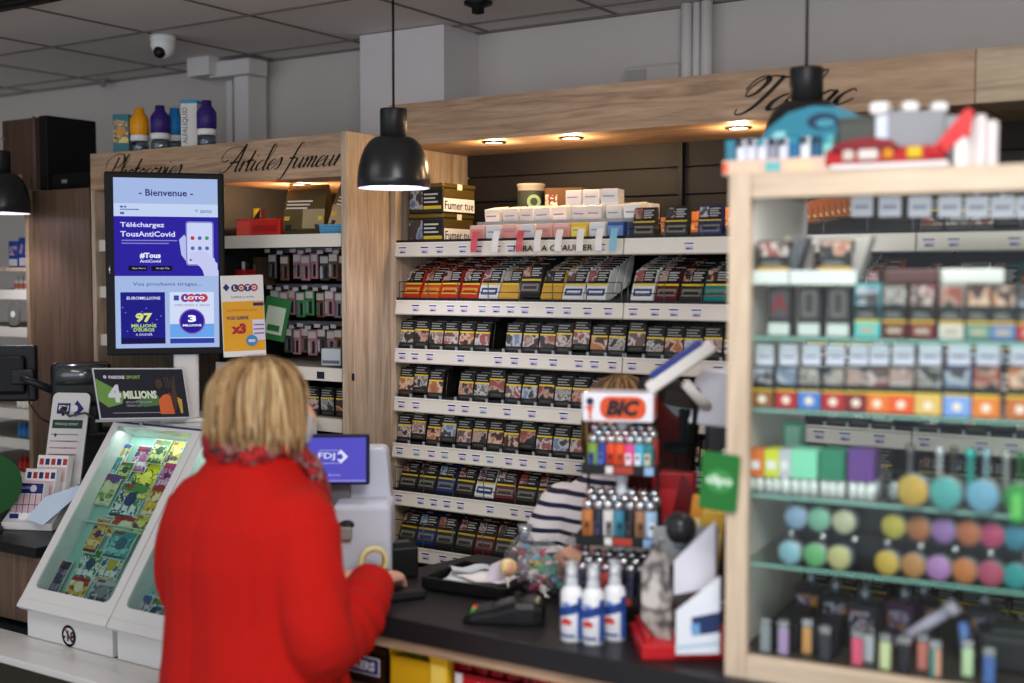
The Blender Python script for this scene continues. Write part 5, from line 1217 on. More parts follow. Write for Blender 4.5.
tc = nt.nodes.new('ShaderNodeTexCoord'); sp = nt.nodes.new('ShaderNodeSeparateXYZ'); mu = nt.nodes.new('ShaderNodeMath'); mu.operation = 'MULTIPLY'; mu.inputs[1].default_value = 30
fr_ = nt.nodes.new('ShaderNodeMath'); fr_.operation = 'FRACT'; gt = nt.nodes.new('ShaderNodeMath'); gt.operation = 'GREATER_THAN'; gt.inputs[1].default_value = .64; mx = nt.nodes.new('ShaderNodeMix'); mx.data_type = 'RGBA'
mx.inputs[6].default_value = lin('#E2DDDC'); mx.inputs[7].default_value = lin('#14163A')
nt.links.new(tc.outputs['Object'], sp.inputs[0]); nt.links.new(sp.outputs[2], mu.inputs[0]); nt.links.new(mu.outputs[0], fr_.inputs[0]); nt.links.new(fr_.outputs[0], gt.inputs[0]); nt.links.new(gt.outputs[0], mx.inputs[0]); nt.links.new(mx.outputs[2], bs.inputs['Base Color'])
top = MB()
loft(top, [(.78, .175, .105, 0, 0), (.95, .155, .10, 0, 0), (1.06, .165, .108, 0, 0), (1.14, .175, .10, 0, 0), (1.195, .155, .085, 0, 0), (1.235, .10, .068, 0, 0), (1.25, .085, .06, 0, 0)])
for sx in (-1, 1): top.ball((sx * .15, 0, 1.15), .062, WHITE, 16)
limb(top, [(.155, 0, 1.155), (.205, .012, 1.06), (.212, .035, .985), (.16, .11, 1.01), (.11, .17, 1.045)], [.06, .055, .052, .048, .042]); limb(top, [(-.155, 0, 1.155), (-.215, .01, 1.06), (-.222, .025, .985), (-.18, .12, 1.01), (-.145, .18, 1.035)], [.06, .055, .052, .048, .042])
remesh_build(top, 'striped_top', .0065, pc, 5, [m], deform=lambda p, n: .002 * noise.noise(p * 18))
hair_bob(pc, (0, .004, 1.40), (.084, .097, .092), 1.28, .95, [HAIRS[1], HAIRS[2], HAIRS[4], HAIRS[4], HAIRS[4]], 900, .013, seed=9, fringe=True, sz=.6)
b = MB()
for sx in (-1, 1):
    b.ball((sx * .030, .088, 1.400), (.011, .006, .007), mat('#EDE6E2', .2), 10); b.ball((sx * .030, .0935, 1.400), (.005, .003, .005), mat('#2A1E16', .2), 8)
b.build('eyes', pc)
b = MB()
for sx in (-1, 1): limb(b, [(sx * .085, 0, .84), (sx * .095, .01, .46), (sx * .095, -.01, .09)], [.092, .068, .058])
b.build('trousers', pc).data.materials[0] = mat('#1A1C28', .8)
b = MB()
for sx in (-1, 1): b.cbox((sx * .09, .045, .046), (.095, .24, .085), mat('#181615', .5), .025, seg=3)
b.build('shoes', pc)

# ---------------------------------------------------------------- lottery terminal on the counter
q = at(334, 458, t=3.12); tw = 68 / FPX * 3.12; th_ = 50 / FPX * 3.12
r = root('lottery_terminal', (q.x + .03, q.y + .045, CT), 'white lottery terminal with a violet FDJ screen between the coat and the oak post', 'terminal', rz=facing(q.x, q.y) - .12)
hz = q.z - CT
b = MB(); b.M = Matrix.Translation((-.045, -.05, hz)) @ Matrix.Rotation(-.06, 4, 'X') ; b.cbox((0, .012, 0), (tw, .024, th_), mat('#15143A', .5), .004)
b.dec(-tw / 2 + .008, -th_ / 2 + .012, tw / 2 - .008, th_ / 2 - .008, scr('#5A55C8', .9), 0); b.dec(-tw / 2 + .008, -th_ / 2 + .008, tw / 2 - .008, -th_ / 2 + .013, scr('#8E8CE8', .9), -.0004)
b.text('FDJ', (-.020, .008), scr('#E4E6FF'), h=.020, w=.042, y=-.0016, bold=.01); b.prism([(0, -.018), (.018, 0), (0, .018), (-.008, .009), (-.008, -.009)], .001, scr('#DDE0FF'), Matrix.Translation((.016, -.0012, .008)) @ FRONT); b.disc(.007, .001, scr('#4A45B8'), Matrix.Translation((.014, -.0024, .008)) @ FRONT, 14)
for a_ in ((-.040, -.008, .010, -.0095), (-.040, .0245, .010, .023)): b.dec(a_[0], min(a_[1], a_[3]), a_[2], max(a_[1], a_[3]), scr('#B8B8F4'), -.001)
b.text('Bienvenue', (0, -.038), scr('#B8B8F4'), h=.006, w=.03, y=-.0016); b.build('screen', r)
b = MB(); b.cbox((-.045, .0, (hz - th_ / 2) / 2 + .04), (.07, .03, hz - th_ / 2 + .05), mat('#6E6C70', .4), .006); b.build('neck', r)
WT = mat('#C9CEDC', .35)
b = MB(); b.M = Matrix.Translation((.034, .10, 0)) @ FRONT; b.prism([(-.07, .0), (.060, .0), (.058, .20), (.048, .315), (.040, .325), (-.055, .325), (-.065, .315)], .09, WT); b.M = Matrix(); b.build('tower', r, bevel=.008)
b = MB(); b.cbox((.028, -.03, .10), (.145, .15, .20), WT, .014, seg=3); b.cbox((-.02, -.112, .13), (.05, .02, .035), mat('#8E8C88', .4), .006); b.ball((-.01, -.105, .15), (.02, .012, .012), BLACK, 12); b.build('printer', r)
q = at(373.5, 549, t=2.96); b = MB(); n = 30
for (r0, r1, c_) in ((.026, .036, '#D8D4A0'),):
    b.lathe([(r0, -.009), (r1, -.009), (r1, .009), (r0, .009), (r0, -.009)], mat(c_, .3), 30, cap=False, M=FRONT)
b.lathe([(.0235, -.009), (.026, -.009), (.026, .009), (.0235, .009), (.0235, -.009)], mat('#B9863A', .5), 30, cap=False, M=FRONT)
b.build('tape_roll', loc=(q.x, q.y, 1.030), rot=(0, 0, facing(q.x, q.y) + .2), label='cream adhesive tape roll standing on the black box beside the terminal', cat='tape')
b = MB(); b.cbox((0, .03, .022), (.10, .09, .044), BLACK, .006); b.build('black_box', loc=(q.x, q.y - .01, CT), rot=(0, 0, .7), label='black box under the tape roll next to the red sleeve', cat='box')
q = at(398, 577, Z=CT); b = MB(); b.cbox((0, .03, .04), (.10, .10, .08), BLACK, .006); b.cbox((0, -.01, .082), (.085, .004, .02), DARK, .001); b.cbox((.01, .03, .0815), (.06, .05, .003), mat('#4A4C50', .4), .001); b.build('card_reader', loc=(q.x, q.y, CT), rot=(0, 0, .9), label='black card machine behind the customer\'s hand', cat='card machine')
q = at(404, 600, Z=CT); b = MB(); b.cbox((0, 0, .011), (.10, .055, .022), mat('#141416', .5), .006, seg=3); b.cbox((0, -.026, .011), (.09, .003, .004), CHROME, .001); b.build('purse', loc=(q.x - .012, q.y + .012, CT), rot=(0, 0, 1.0), label='small black purse on the counter at the customer\'s fingertips', cat='purse')

# ---------------------------------------------------------------- things on the counter
def czr(px, py): p = at(px, py, Z=CT); return p.x, p.y
ax, ay = czr(421, 590); bx_, by_ = czr(507, 603); ang = math.atan2(by_ - ay, bx_ - ax)
L = math.hypot(bx_ - ax, by_ - ay); r = root('paper_tray', ((ax + bx_) / 2, (ay + by_) / 2, CT), 'flat black tray with loose white papers on the counter', 'tray', rz=ang)
b = MB(); b.cbox((0, .10, .006), (L, .2, .012), BLACK, .003); 
for (c_, s_) in (((0, .004, .017), (L, .008, .034)), ((0, .196, .017), (L, .008, .034)), ((-L / 2 + .004, .1, .017), (.008, .2, .034)), ((L / 2 - .004, .1, .017), (.008, .2, .034))): b.cbox(c_, s_, BLACK, .003)
b.build('tray', r)
for i, (x, y, rz_, c_, w_, h_) in enumerate(((-.02, .09, .3, '#D9DEE2', .15, .105), (.02, .085, -.15, '#EDEBE9', .13, .09), (-.05, .12, .8, '#C4CDD4', .10, .07))):
    b = MB(); vs = []; 
    for a in range(7):
        for c2 in range(5): vs.append(((a / 6 - .5) * w_, (c2 / 4 - .5) * h_, .004 * math.sin(a * 1.3 + i) + .003 * math.sin(c2 * 2 + i)))
    fs = [(a * 5 + c2, (a + 1) * 5 + c2, (a + 1) * 5 + c2 + 1, a * 5 + c2 + 1) for a in range(6) for c2 in range(4)]; b.add(vs, fs, mat(c_, .7)); 
    M2 = Matrix.Rotation(ang, 4, 'Z') @ Vector((x, y, 0)); o_ = b.build('paper_sheet', loc=((ax + bx_) / 2 + M2.x, (ay + by_) / 2 + M2.y, CT + .021 + .008 * i), rot=(0, 0, ang + rz_), label=['bluish white sheet lying flat in the black tray', 'bright white sheet on top in the black tray', 'pale grey sheet at the far left of the black tray'][i], cat='paper')
    md = o_.modifiers.new('s', 'SOLIDIFY'); md.thickness = .0006
b = MB(); b.add([(-.028, 0, 0), (.028, .01, 0), (.024, .0, .065), (-.008, -.004, .05)], [(0, 1, 2, 3)], mat('#D2C8D6', .7)); o_ = b.build('paper_slip', loc=(*czr(494, 592), CT + .016), rot=(-.1, 0, .5), label='folded pinkish slip standing up at the right of the black tray', cat='paper'); md = o_.modifiers.new('s', 'SOLIDIFY'); md.thickness = .0008

# card terminal
x, y = czr(504, 620); r = root('card_terminal', (x, y, CT), 'black card payment terminal with coloured keys in front of the sweets', 'card terminal', rz=-PI / 2 + .45)
# long axis local y: the keys end towards -y ... points to the left of the photo
secs = [(-.088, .038, .014, .016), (-.07, .042, .022, .02), (-.02, .041, .034, .03), (.03, .042, .052, .04), (.07, .040, .052, .045), (.092, .034, .040, .03)]
vs = []; fs = []
for yy, hw, h_, _ in secs:
    vs += [(-hw, yy, 0), (hw, yy, 0), (hw, yy, h_ * .7), (hw * .8, yy, h_), (-hw * .8, yy, h_), (-hw, yy, h_ * .7)]
for i in range(len(secs) - 1):
    for k in range(6): fs.append((6 * i + k, 6 * i + (k + 1) % 6, 6 * i + 6 + (k + 1) % 6, 6 * i + 6 + k))
fs += [(5, 4, 3, 2, 1, 0), tuple(6 * (len(secs) - 1) + k for k in range(6))]; b = MB(); b.add(vs, fs, mat('#101012', .35)); b.build('body', r, bevel=.004, fix=True)
b = MB(); b.M = Matrix.Translation((0, -.05, .0285)) @ Matrix.Rotation(.22, 4, 'X')
for i in range(3):
    for j in range(4): b.cbox(((i - 1) * .019, (j - 1.5) * .012, 0), (.015, .009, .005), mat(('#C8302A', '#E0B020', '#2E9A4A')[i] if j == 0 else '#3A3C40', .4), .001, seg=1)
b.build('keys', r)
b = MB(); b.M = Matrix.Translation((0, .0, .0415)) @ Matrix.Rotation(.27, 4, 'X'); b.cbox((0, 0, 0), (.052, .034, .003), mat('#3A4048', .15), .001); b.build('display', r)
b = MB(); b.M = Matrix.Translation((0, .06, .048)); b.cbox((0, 0, 0), (.05, .04, .006), mat('#9AA07A', .4), .002); b.tube([(-.03, -.02, .002), (0, -.032, .012), (.03, -.02, .002)], .006, BLACK, 8); b.build('paper_cover', r)

# spray bottles
WB = mat('#E6E8EC', .35); BL = mat('#2C57A8', .4); BL2 = mat('#1E3F86', .4)
def spray(lab, px, py):
    x, y = czr(px, py); r = root('spray_bottle', (x, y, CT), lab, 'bottle', rz=facing(x, y), group='hand gel spray bottles')
    b = MB(); b.lathe([(0, 0), (.021, 0), (.0235, .003), (.0235, .100), (.021, .110), (.013, .118), (.011, .121)], WB, 28); b.build('bottle', r)
    b = MB()
    def lab_(z0, z1, a0, a1, m_, rr=.0239, s0=0, s1=0):
        vs = []; n = 12
        for i in range(n + 1):
            t = i / n; a = a0 + (a1 - a0) * t; dz_ = s0 + (s1 - s0) * t; vs += [(rr * math.sin(a), -rr * math.cos(a), z0 + dz_), (rr * math.sin(a), -rr * math.cos(a), z1 + dz_)]
        b.add(vs, [(2 * i, 2 * i + 2, 2 * i + 3, 2 * i + 1) for i in range(n)], m_, True)
    lab_(.058, .078, -1.5, 1.5, BL, .0238, -.006, .012); lab_(.058, .078, -.9, 1.0, BL2, .0240, -.003, .01); lab_(.006, .096, .55, 1.45, BL, .0239); lab_(.012, .018, -1.2, .3, BL2, .0239); lab_(.078, .086, -1.0, -.2, mat('#6A8AC8', .4), .0239)
    for i in range(3): a = -.75 + .25 * i; b.disc(.0062, .0008, mat('#C8343A', .4), Matrix.Rotation(a, 4, 'Z') @ Matrix.Translation((0, -.0236, .044 + .003 * (i % 2))) @ FRONT, 12)
    b.build('label', r)
    b = MB(); b.lathe([(.0125, .116), (.013, .118), (.013, .130), (.009, .132), (.008, .138)], WB, 20); b.lathe([(.009, .138), (.0105, .140), (.0105, .154), (.008, .157), (0, .157)], WB, 18); b.cbox((0, -.010, .148), (.008, .014, .007), WB, .002); b.build('spray_head', r)
    b = MB(); b.lathe([(.0135, .118), (.0135, .165), (.012, .170), (0, .171)], glass('#F4F6FA', .3, .08, .92, .25), 20, cap=False); b.build('clear_cap', r)
spray('white and blue gel spray bottle, leftmost of the three on the counter', 571.5, 640)
spray('white and blue gel spray bottle, middle one of the three', 593, 643)
spray('white and blue gel spray bottle nearest the red stand', 614.5, 639)

# sweets: clear bags with wrapped sweets, lollipops
CC = ['#D8B43A', '#3E9A5A', '#C8345A', '#E8E0DC', '#7AB8D8', '#D87AA0', '#A83048', '#E0C8A0', '#4AA89A']
def candy_proto(c):
    b = MB(); b.ball((0, 0, 0), (.013, .010, .010), mat(c, .3), 10)
    for s_ in (-1, 1): b.tube([(s_ * .011, 0, 0), (s_ * .016, 0, 0), (s_ * .026, 0, .001)], [.004, .003, .010], mat(c, .35), 8, flat=(1, .4))
    return tag(b.build('wrapped_sweet'), 'x', 'sweet')
CP = [candy_proto(c) for c in CC]; random.seed(12)
bags = [('clear bag of mixed sweets, largest and nearest to the card terminal', 545, 596, .068, .09, 26), ('clear tied bag with sweets and a twisted top behind the big one', 524, 583, .048, .085, 11), ('clear bag of pink sweets beside the spray bottles', 575, 588, .045, .09, 10)]
CN_ = ['yellow', 'green', 'dark pink', 'white', 'pale blue', 'pink', 'deep red', 'cream', 'turquoise']
for bi, (lab, px, py, rr, hh_, n) in enumerate(bags):
    x, y = czr(px, py); b = MB(); pr = []
    for i in range(12): t = i / 11; pr.append((rr * (1.08 * math.sin(min(1, t * 1.6 + .25) * PI * .5) if t < .5 else 1.08 * (1 - ((t - .5) / .5) ** 1.5 * .88)), hh_ * 1.5 * t))
    vs = []; fs = []; seg = 24
    for i in range(seg):
        a = 2 * PI * i / seg
        for j, (r_, z) in enumerate(pr): w_ = 1 + .10 * math.sin(5 * a + j * .8) * (j / 11) + .05 * math.sin(9 * a + j); vs.append((r_ * w_ * math.cos(a), r_ * w_ * math.sin(a), z + .002))
    for i in range(seg):
        for j in range(11): k = (i + 1) % seg; fs.append((i * 12 + j, k * 12 + j, k * 12 + j + 1, i * 12 + j + 1))
    b.add(vs, fs, glass('#F6F8FA', .5, .12, .99, .05), False)
    if bi == 1: b.tube([(0, 0, hh_ * 1.5 - .02), (.004, 0, hh_ * 1.5 + .02)], [.008, .02], glass('#E4E8EC', .8, .15, .9, .2), 10); b.lathe([(.008, 0), (.011, .004), (.008, .008)], mat('#5A9AC8', .3), 12, M=Matrix.Translation((0, 0, hh_ * 1.5 - .015)), cap=False)
    b.build('sweet_bag', loc=(x, y, CT), label=lab, cat='bag of sweets')
    for i in range(n):
        a = random.uniform(0, 2 * PI); q_ = (i + .5) / n; zz = .012 + hh_ * .95 * q_; rmax = (rr - .018) * math.sqrt(max(.08, 1 - (q_) ** 2.2)); d = rmax * math.sqrt(random.random())
        v = random.choice([2, 5, 6, 5]) if bi == 2 else random.randrange(9)
        place(CP[v], (x + d * math.cos(a), y + d * math.sin(a), CT + zz), (random.uniform(-.6, .6), random.uniform(-.6, .6), random.uniform(0, 6)), '%s wrapped sweet in the %s bag' % (CN_[v], ['largest clear', 'tied clear', 'clear pink-sweet'][bi]), 'wrapped sweets in %s bag' % ['the largest', 'the tied', 'the pink'][bi])
x, y = czr(508, 596); r = root('lollipop', (x, y, CT), 'big round yellow and pink lollipop standing left of the sweet bags', 'lollipop')
b = MB(); b.ball((0, 0, .07), (.022, .02, .022), blotch(('#E0C870', '#F0DC9A', '#D89A7A'), 30, .3, hard=False), 18); b.build('candy', r)
b = MB(); b.tube([(0, 0, .002), (0, 0, .05)], .0025, PAPER, 8); b.lathe([(0, 0), (.016, 0), (.014, .01), (0, .012)], mat('#6A2A2A', .4), 14); b.build('stick', r)
x, y = czr(560, 575); b = MB(); b.disc(.036, .02, mat('#DCC4B4', .6), FRONT @ Matrix.Translation((0, .036, 0)), 30); b.disc(.030, .002, mat('#C08A6E', .6), FRONT @ Matrix.Translation((0, .036, .02)), 30)
b.build('tape_reel', loc=(x, y + .05, CT + .025), rot=(0, 0, .6), label='round pale reel with a brown centre behind the sweet bags', cat='reel')
b = MB(); b.cbox((0, 0, .012), (.09, .06, .024), BLACK, .004); b.build('black_block', loc=(x, y + .045, CT), rot=(0, 0, .6), label='low black block carrying the pale reel behind the sweet bags', cat='block')
# ---------------------------------------------------------------- lighter display
x, y = at(628, 600, Z=CT).x, 2.50
DX = at(622, 480, Y=2.40)
r = root('lighter_display', (DX.x, 2.40, CT), 'tiered lighter display with a white BIC sign in front of the shop assistant', 'display stand', rz=facing(DX.x, 2.40) - .12)
def hz_(py): return at(622, py, Y=2.40).z - CT
ORG = mat('#D9501E', .45); zb_, zt2 = hz_(420), hz_(391)
b = MB(); W_ = .158; b.M = Matrix.Translation((-.005, 0, 0)); b.cbox((0, 0, (zb_ + zt2) / 2), (W_, .10, zt2 - zb_), mat('#E4E4EC', .25, coat=.4), .006, seg=3)
cz_ = (zb_ + zt2) / 2
def bicface(w_):
    b.rrect(w_ * .64, .050, .021, .0008, ORG, Matrix.Translation((.012, -.0501, cz_)) @ Matrix.Shear('XZ', 4, (.0, .0)) @ FRONT)
    b.text('BIC', (.012, cz_), mat('#161416', .4), h=.036, w=w_ * .47, y=-.0516, bold=.06, shear=.25)
    b.disc(.0085, .0008, mat('#1C1E4A', .4), Matrix.Translation((-w_ * .38, -.0501, cz_ + .013)) @ FRONT, 16); b.prism([(-.006, .004), (.006, .004), (.002, -.02), (.006, -.026), (-.004, -.026), (-.002, -.02)], .0008, ORG, Matrix.Translation((-w_ * .38, -.0501, cz_)) @ FRONT)
    b.prism([(-.012, .0), (.01, .003), (.01, .001), (-.012, -.003)], .001, ORG, Matrix.Translation((-w_ * .38, -.0503, cz_)) @ FRONT)
bicface(W_); b.M = Matrix.Translation((-.005, 0, 0)) @ Matrix.Rotation(PI / 2, 4, 'Z') @ Matrix.Translation((0, -.029, 0)); 
b.rrect(.06, .045, .018, .0008, ORG, Matrix.Translation((0, -.0505, cz_)) @ FRONT); b.build('header_sign', r, label='white sign with an orange BIC oval')
b = MB(); b.tube([(0, 0, .01), (0, 0, zb_)], .012, mat('#D2D4DC', .3), 12); b.build('pole', r)
tiers = [(hz_(472), .165, .10), (hz_(541), .185, .125), (hz_(598), .205, .145)]
for z, w_, d in tiers:
    b = MB(); b.cbox((0, 0, z + .004), (w_, d, .008), BLACK, .003); b.cbox((0, -d / 2, z + .012), (w_, .004, .022), BLACK, .0015); b.cbox((-w_ / 2, 0, z + .012), (.004, d, .022), BLACK, .0015); b.cbox((w_ / 2, 0, z + .012), (.004, d, .022), BLACK, .0015)
    b.dec(-.012, z + .004, .03, z + .020, mat('#A83A2A', .4), -d / 2 - .002); b.dec(-.03, z + .004, -.014, z + .020, WHITE, -d / 2 - .002); b.dec(.055, z + .002, .075, z + .02, mat('#8CB0DC', .4), -d / 2 - .002); b.build('tray', r)
b = MB(); b.cbox((0, 0, .008), (.20, .15, .016), BLACK, .004)
for sx in (-1, 1): b.tube([(sx * .088, 0, .01), (sx * .088, 0, tiers[1][0] + .02)], .003, BLACK, 6); b.tube([(sx * .078, .02, .01), (sx * .078, .02, tiers[0][0] + .01)], .003, BLACK, 6)
b.build('frame', r)
def lighter_proto(c, c2):
    r = root('lighter', (0, 0, 0), 'x', 'lighter'); b = MB()
    b.lathe([(0, 0), (.0105, 0), (.0115, .002), (.0115, .052), (.0105, .054), (0, .054)], mat(c, .3), 12, M=Matrix.Diagonal((1, .62, 1, 1))); b.dec(-.006, .012, .006, .036, mat(c2, .4), -.0066, .0008); b.disc(.0035, .001, mat('#15151A', .4), Matrix.Translation((0, -.0075, .028)) @ FRONT, 8); b.build('body', r)
    b = MB(); b.lathe([(.0095, .054), (.0095, .066), (.006, .070), (0, .070)], CHROME, 12, M=Matrix.Diagonal((1, .62, 1, 1))); b.lathe([(.0045, -.003), (.0045, .003)], mat('#3A3A3E', .4, .6), 10, M=Matrix.Translation((.003, 0, .070)) @ Matrix.Rotation(PI / 2, 4, 'X')); b.cbox((-.005, 0, .068), (.007, .008, .006), mat(c, .3), .001, seg=1); b.build('hood', r); return r
LC = [('#7A9A3A', '#2E4A8A', 'green'), ('#2A3F8A', '#4A68B8', 'blue'), ('#D8441C', '#A02A10', 'orange-red'), ('#E0521E', '#B0381A', 'orange'), ('#D84A8A', '#F0D8E0', 'pink'), ('#4AA8C8', '#D8E8F0', 'light blue'), ('#2A7A7E', '#C8C0A8', 'teal'), ('#A03A34', '#5A1A1A', 'dark red'),
      ('#B8733A', '#8A5224', 'copper'), ('#1E2038', '#3A3E5A', 'navy'), ('#D0CCC8', '#6A6A6E', 'patterned white'), ('#1A1A1C', '#3A3A3E', 'black'), ('#3A7E98', '#2A5A70', 'steel blue'), ('#9A7050', '#6A4A34', 'brown'), ('#9AB8D8', '#D8E4F0', 'pale blue')]
LP_ = [lighter_proto(a, b_) for a, b_, _ in LC]; random.seed(31)
Rz = Matrix.Rotation(r.rotation_euler.z, 4, 'Z'); TN = ['upper', 'middle', 'bottom']; RN = ['front', 'second', 'back']
for ti, (z, w_, d) in enumerate(tiers):
    seq = [[0, 1, 2, 3, 4, 5, 6], [8, 9, 10, 12, 11, 13, 14], [9, 11, 7, 11, 9, 11, 13]][ti]
    for ri in range(3):
        n = 7 if ti < 2 else 7
        for i in range(n):
            v = seq[i] if ri == 0 else random.choice([[7, 6, 0, 4, 7, 5], [11, 9, 7, 11, 14], [11, 9, 11]][ti])
            lx = (i - (n - 1) / 2) * (w_ - .022) / n + (.008 if ri == 1 else 0); ly = -d / 2 + .014 + ri * .024; P_ = Rz @ Vector((lx, ly, 0))
            place(LP_[v], (DX.x + P_.x, 2.40 + P_.y, CT + z + .0085 + .009 * ri), (0, 0, r.rotation_euler.z + random.uniform(-.3, .3)), '%s lighter, %s from left, %s row of the %s tray' % (LC[v][2], ordn(i), RN[ri], TN[ti]), 'lighters on the lighter display', [(1.1,) * 3, (1.15, 1.15, 1.28), (1.15,) * 3][ti])

# glossy black monitor, white till screen and tilted display behind it
q = at(664, 450, t=2.86); r = root('till_monitor', (q.x, q.y, CT), 'glossy black till screen standing between the lighter display and the white till', 'monitor', rz=facing(q.x, q.y) - .55)
hh = q.z - CT; b = MB(); b.M = Matrix.Translation((0, .01, hh + .02)) @ Matrix.Rotation(.12, 4, 'Y') @ FRONT; b.rrect(.165, .29, .018, .018, mat('#0B0B0D', .25, coat=.5)); b.build('housing', r)
b = MB(); b.M = Matrix.Translation((0, -.0085, hh + .02)) @ Matrix.Rotation(.12, 4, 'Y') @ FRONT; b.rrect(.135, .25, .006, .001, mat('#151C1C', .06, coat=1.0)); b.build('screen_glass', r)
b = MB(); b.cbox((.0, .01, (hh - .10) / 2), (.05, .03, hh - .10), BLACK, .008); b.cbox((0, .01, .008), (.14, .12, .016), BLACK, .005); b.build('stand', r)
q = at(712, 400, t=2.80); r = root('till', (q.x, q.y, CT), 'white till housing behind the post of the glass cabinet', 'till', rz=facing(q.x, q.y))
hh = q.z - CT; b = MB(); b.M = Matrix.Translation((0, .04, hh - .055)) @ FRONT; b.prism([(-.055, -.0), (.075, -.012), (.075, .09), (.03, .122), (-.02, .125), (-.04, .10)], .05, mat('#CDD0DC', .35)); b.build('screen_back', r, bevel=.006)
b = MB(); b.cbox((.02, .02, (hh - .06) / 2), (.07, .05, hh - .05), mat('#2A2C30', .4), .01); b.cbox((.02, .02, .01), (.18, .16, .02), mat('#2A2C30', .4), .006); b.build('stand', r)
p0 = at(655, 384, t=2.72); p1 = at(700, 352, t=2.76)
r = root('customer_display', tuple(p0), 'white tilted customer display with a blue face above the lighter display', 'display', rz=facing(p0.x, p0.y))
LL = (p1 - p0).length; b = MB(); b.M = Matrix.Rotation(-math.atan2(32, 45), 4, 'Y'); b.cbox((LL / 2, .02, -.002), (LL * 1.32, .06, .030), mat('#DAD8D4', .4), .008, seg=3); b.build('housing', r)
b = MB(); b.M = Matrix.Rotation(-math.atan2(32, 45), 4, 'Y'); b.cbox((LL * .52, .018, .018), (LL * 1.02, .055, .014), mat('#24388A', .35), .006, seg=3); b.build('blue_face', r)
b = MB(); b.tube([(LL * .5, .03, .0), (LL * .75, .06, -.04), (LL * .9, .09, -.06)], .012, mat('#DAD8D4', .4), 10); b.build('arm', r)
# red and yellow packets behind
q = at(704, 460, t=2.95); b = MB(); b.M = Matrix.Translation((0, 0, 0)); b.cbox((0, .02, .16), (.10, .04, .32), mat('#96141C', .4), .006); b.dec(-.04, .20, .04, .28, mat('#B82A30', .4), 0); b.prism([(-.05, .0), (.0, .0), (.05, .28), (.02, .32)], .001, mat('#6A0E14', .4), FRONT)
b.build('red_packet_rack', loc=(q.x, min(q.y, 2.54), CT), rot=(0, 0, .3), label='tall red packet rack in the gap left of the glass cabinet', cat='rack')
for i, (px, py, c_) in enumerate(((688, 505, '#D08A2A'), (699, 520, '#C9A03A'))):
    q = at(px, py, t=2.66 - .05 * i); b = MB(); b.cbox((0, .01, (q.z - CT) * .5 + .012), (.05, .02, q.z - CT + .02), mat(c_, .4), .004); b.dec(-.02, (q.z - CT) * .7, .02, (q.z - CT) * .9, mat('#E8D8A0', .4), 0)
    b.build('yellow_packet', loc=(q.x, q.y, CT), rot=(0, .12, facing(q.x, q.y)), label=['orange-yellow packet under the green sign, left one', 'paler yellow packet under the green sign, right one'][i], cat='packet')

# red stand with leaflets
x0, y0 = czr(641, 656); x1, y1 = czr(716, 654); x2, y2 = czr(628, 626)
cx_, cy_ = (x0 + x1) / 2, (y0 + y1) / 2 + .06
r = root('leaflet_stand', (cx_, cy_, CT), 'red based counter stand holding upright leaflets next to the glass cabinet', 'leaflet stand', rz=.62)
b = MB(); b.cbox((-.018, .0, .016), (.195, .165, .032), mat('#B81C22', .35), .004); b.cbox((-.10, 0, .034), (.012, .15, .03), mat('#B01C22', .35), .003); b.build('base', r)
b = MB(); b.cbox((-.0, .07, .13), (.14, .006, .22), CLEAR, .002); b.build('back_plate', r)
def card(nm, lab, px, py, t, poly, m_, deco=None, rz=0, tilt=0):
    q = at(px, py, t=t); b = MB(); b.M = FRONT; b.prism(poly, .004, m_); b.M = Matrix()
    if deco: deco(b)
    return b.build(nm, loc=(q.x, q.y, q.z), rot=(tilt, 0, facing(q.x, q.y) + rz), label=lab, cat='leaflet')
k = 2.44 / FPX
def pp(L_, cx, cy): return [((x - cx) * k, (cy - y) * k) for x, y in L_]
def d1(b): b.dec(.0, -.012, .065, -.009, mat('#B9B4D0', .5), -.0045)
card('leaflet', 'upper blank white leaflet with a slanted top edge in the red based stand', 693, 595, 2.50, [(a * 2.50 / 2.44, c * 2.50 / 2.44) for a, c in pp([(674, 595), (715, 586), (714, 519), (674, 561)], 693, 595)], mat('#DCDCE8', .4), d1)
def d2(b):
    b.M = Matrix.Translation((0, -.0042, 0)) @ FRONT; b.prism(pp([(691, 617), (719, 610), (719, 630), (694, 635)], 697, 655), .0008, mat('#1C2E5A', .4)); b.prism(pp([(690, 624), (699, 622), (700, 634), (692, 635)], 697, 655), .0012, mat('#6A9AC8', .4)); b.prism(pp([(678, 646), (718, 640), (718, 643), (678, 649)], 697, 655), .0008, mat('#A8C0D8', .4)); b.M = Matrix()
card('leaflet', 'lower white leaflet with a dark blue picture in the red based stand', 697, 655, 2.43, pp([(676, 655), (719, 652), (719, 574), (676, 611)], 697, 655), mat('#DADFE8', .4), d2)
MAG = blotch(('#6E6A66', '#A8A29C', '#3A3638', '#C8C2BC'), 14, .4, hard=False)
card('leaflet', 'grey picture leaflet standing at the left of the red based stand', 656, 640, 2.50, pp([(640, 620), (674, 652), (674, 588), (664, 530), (640, 565)], 656, 640), MAG, rz=-.5)
card('leaflet', 'dark picture leaflet behind the grey one in the red based stand', 664, 620, 2.56, pp([(646, 610), (678, 640), (676, 556), (650, 540)], 664, 620), blotch(('#2A2426', '#5A4A44', '#1A1A20', '#8A8480'), 18, .4, hard=False), rz=-.4)
q = at(680, 528, t=2.60); b = MB(); b.ball((0, 0, 0), .036, mat('#26282A', .3), 20); b.lathe([(.02, -.030), (.024, -.034), (.018, -.04)], mat('#5A6A74', .3), 16, cap=False); b.tube([(0, .0, -.03), (0, 0, CT - q.z + .002)], .008, BLACK, 10); b.disc(.03, .006, BLACK, Matrix.Translation((0, 0, CT - q.z)), 20)
b.build('round_scanner', loc=(q.x, q.y, q.z), label='round dark scanner head on a stalk above the leaflets', cat='scanner')

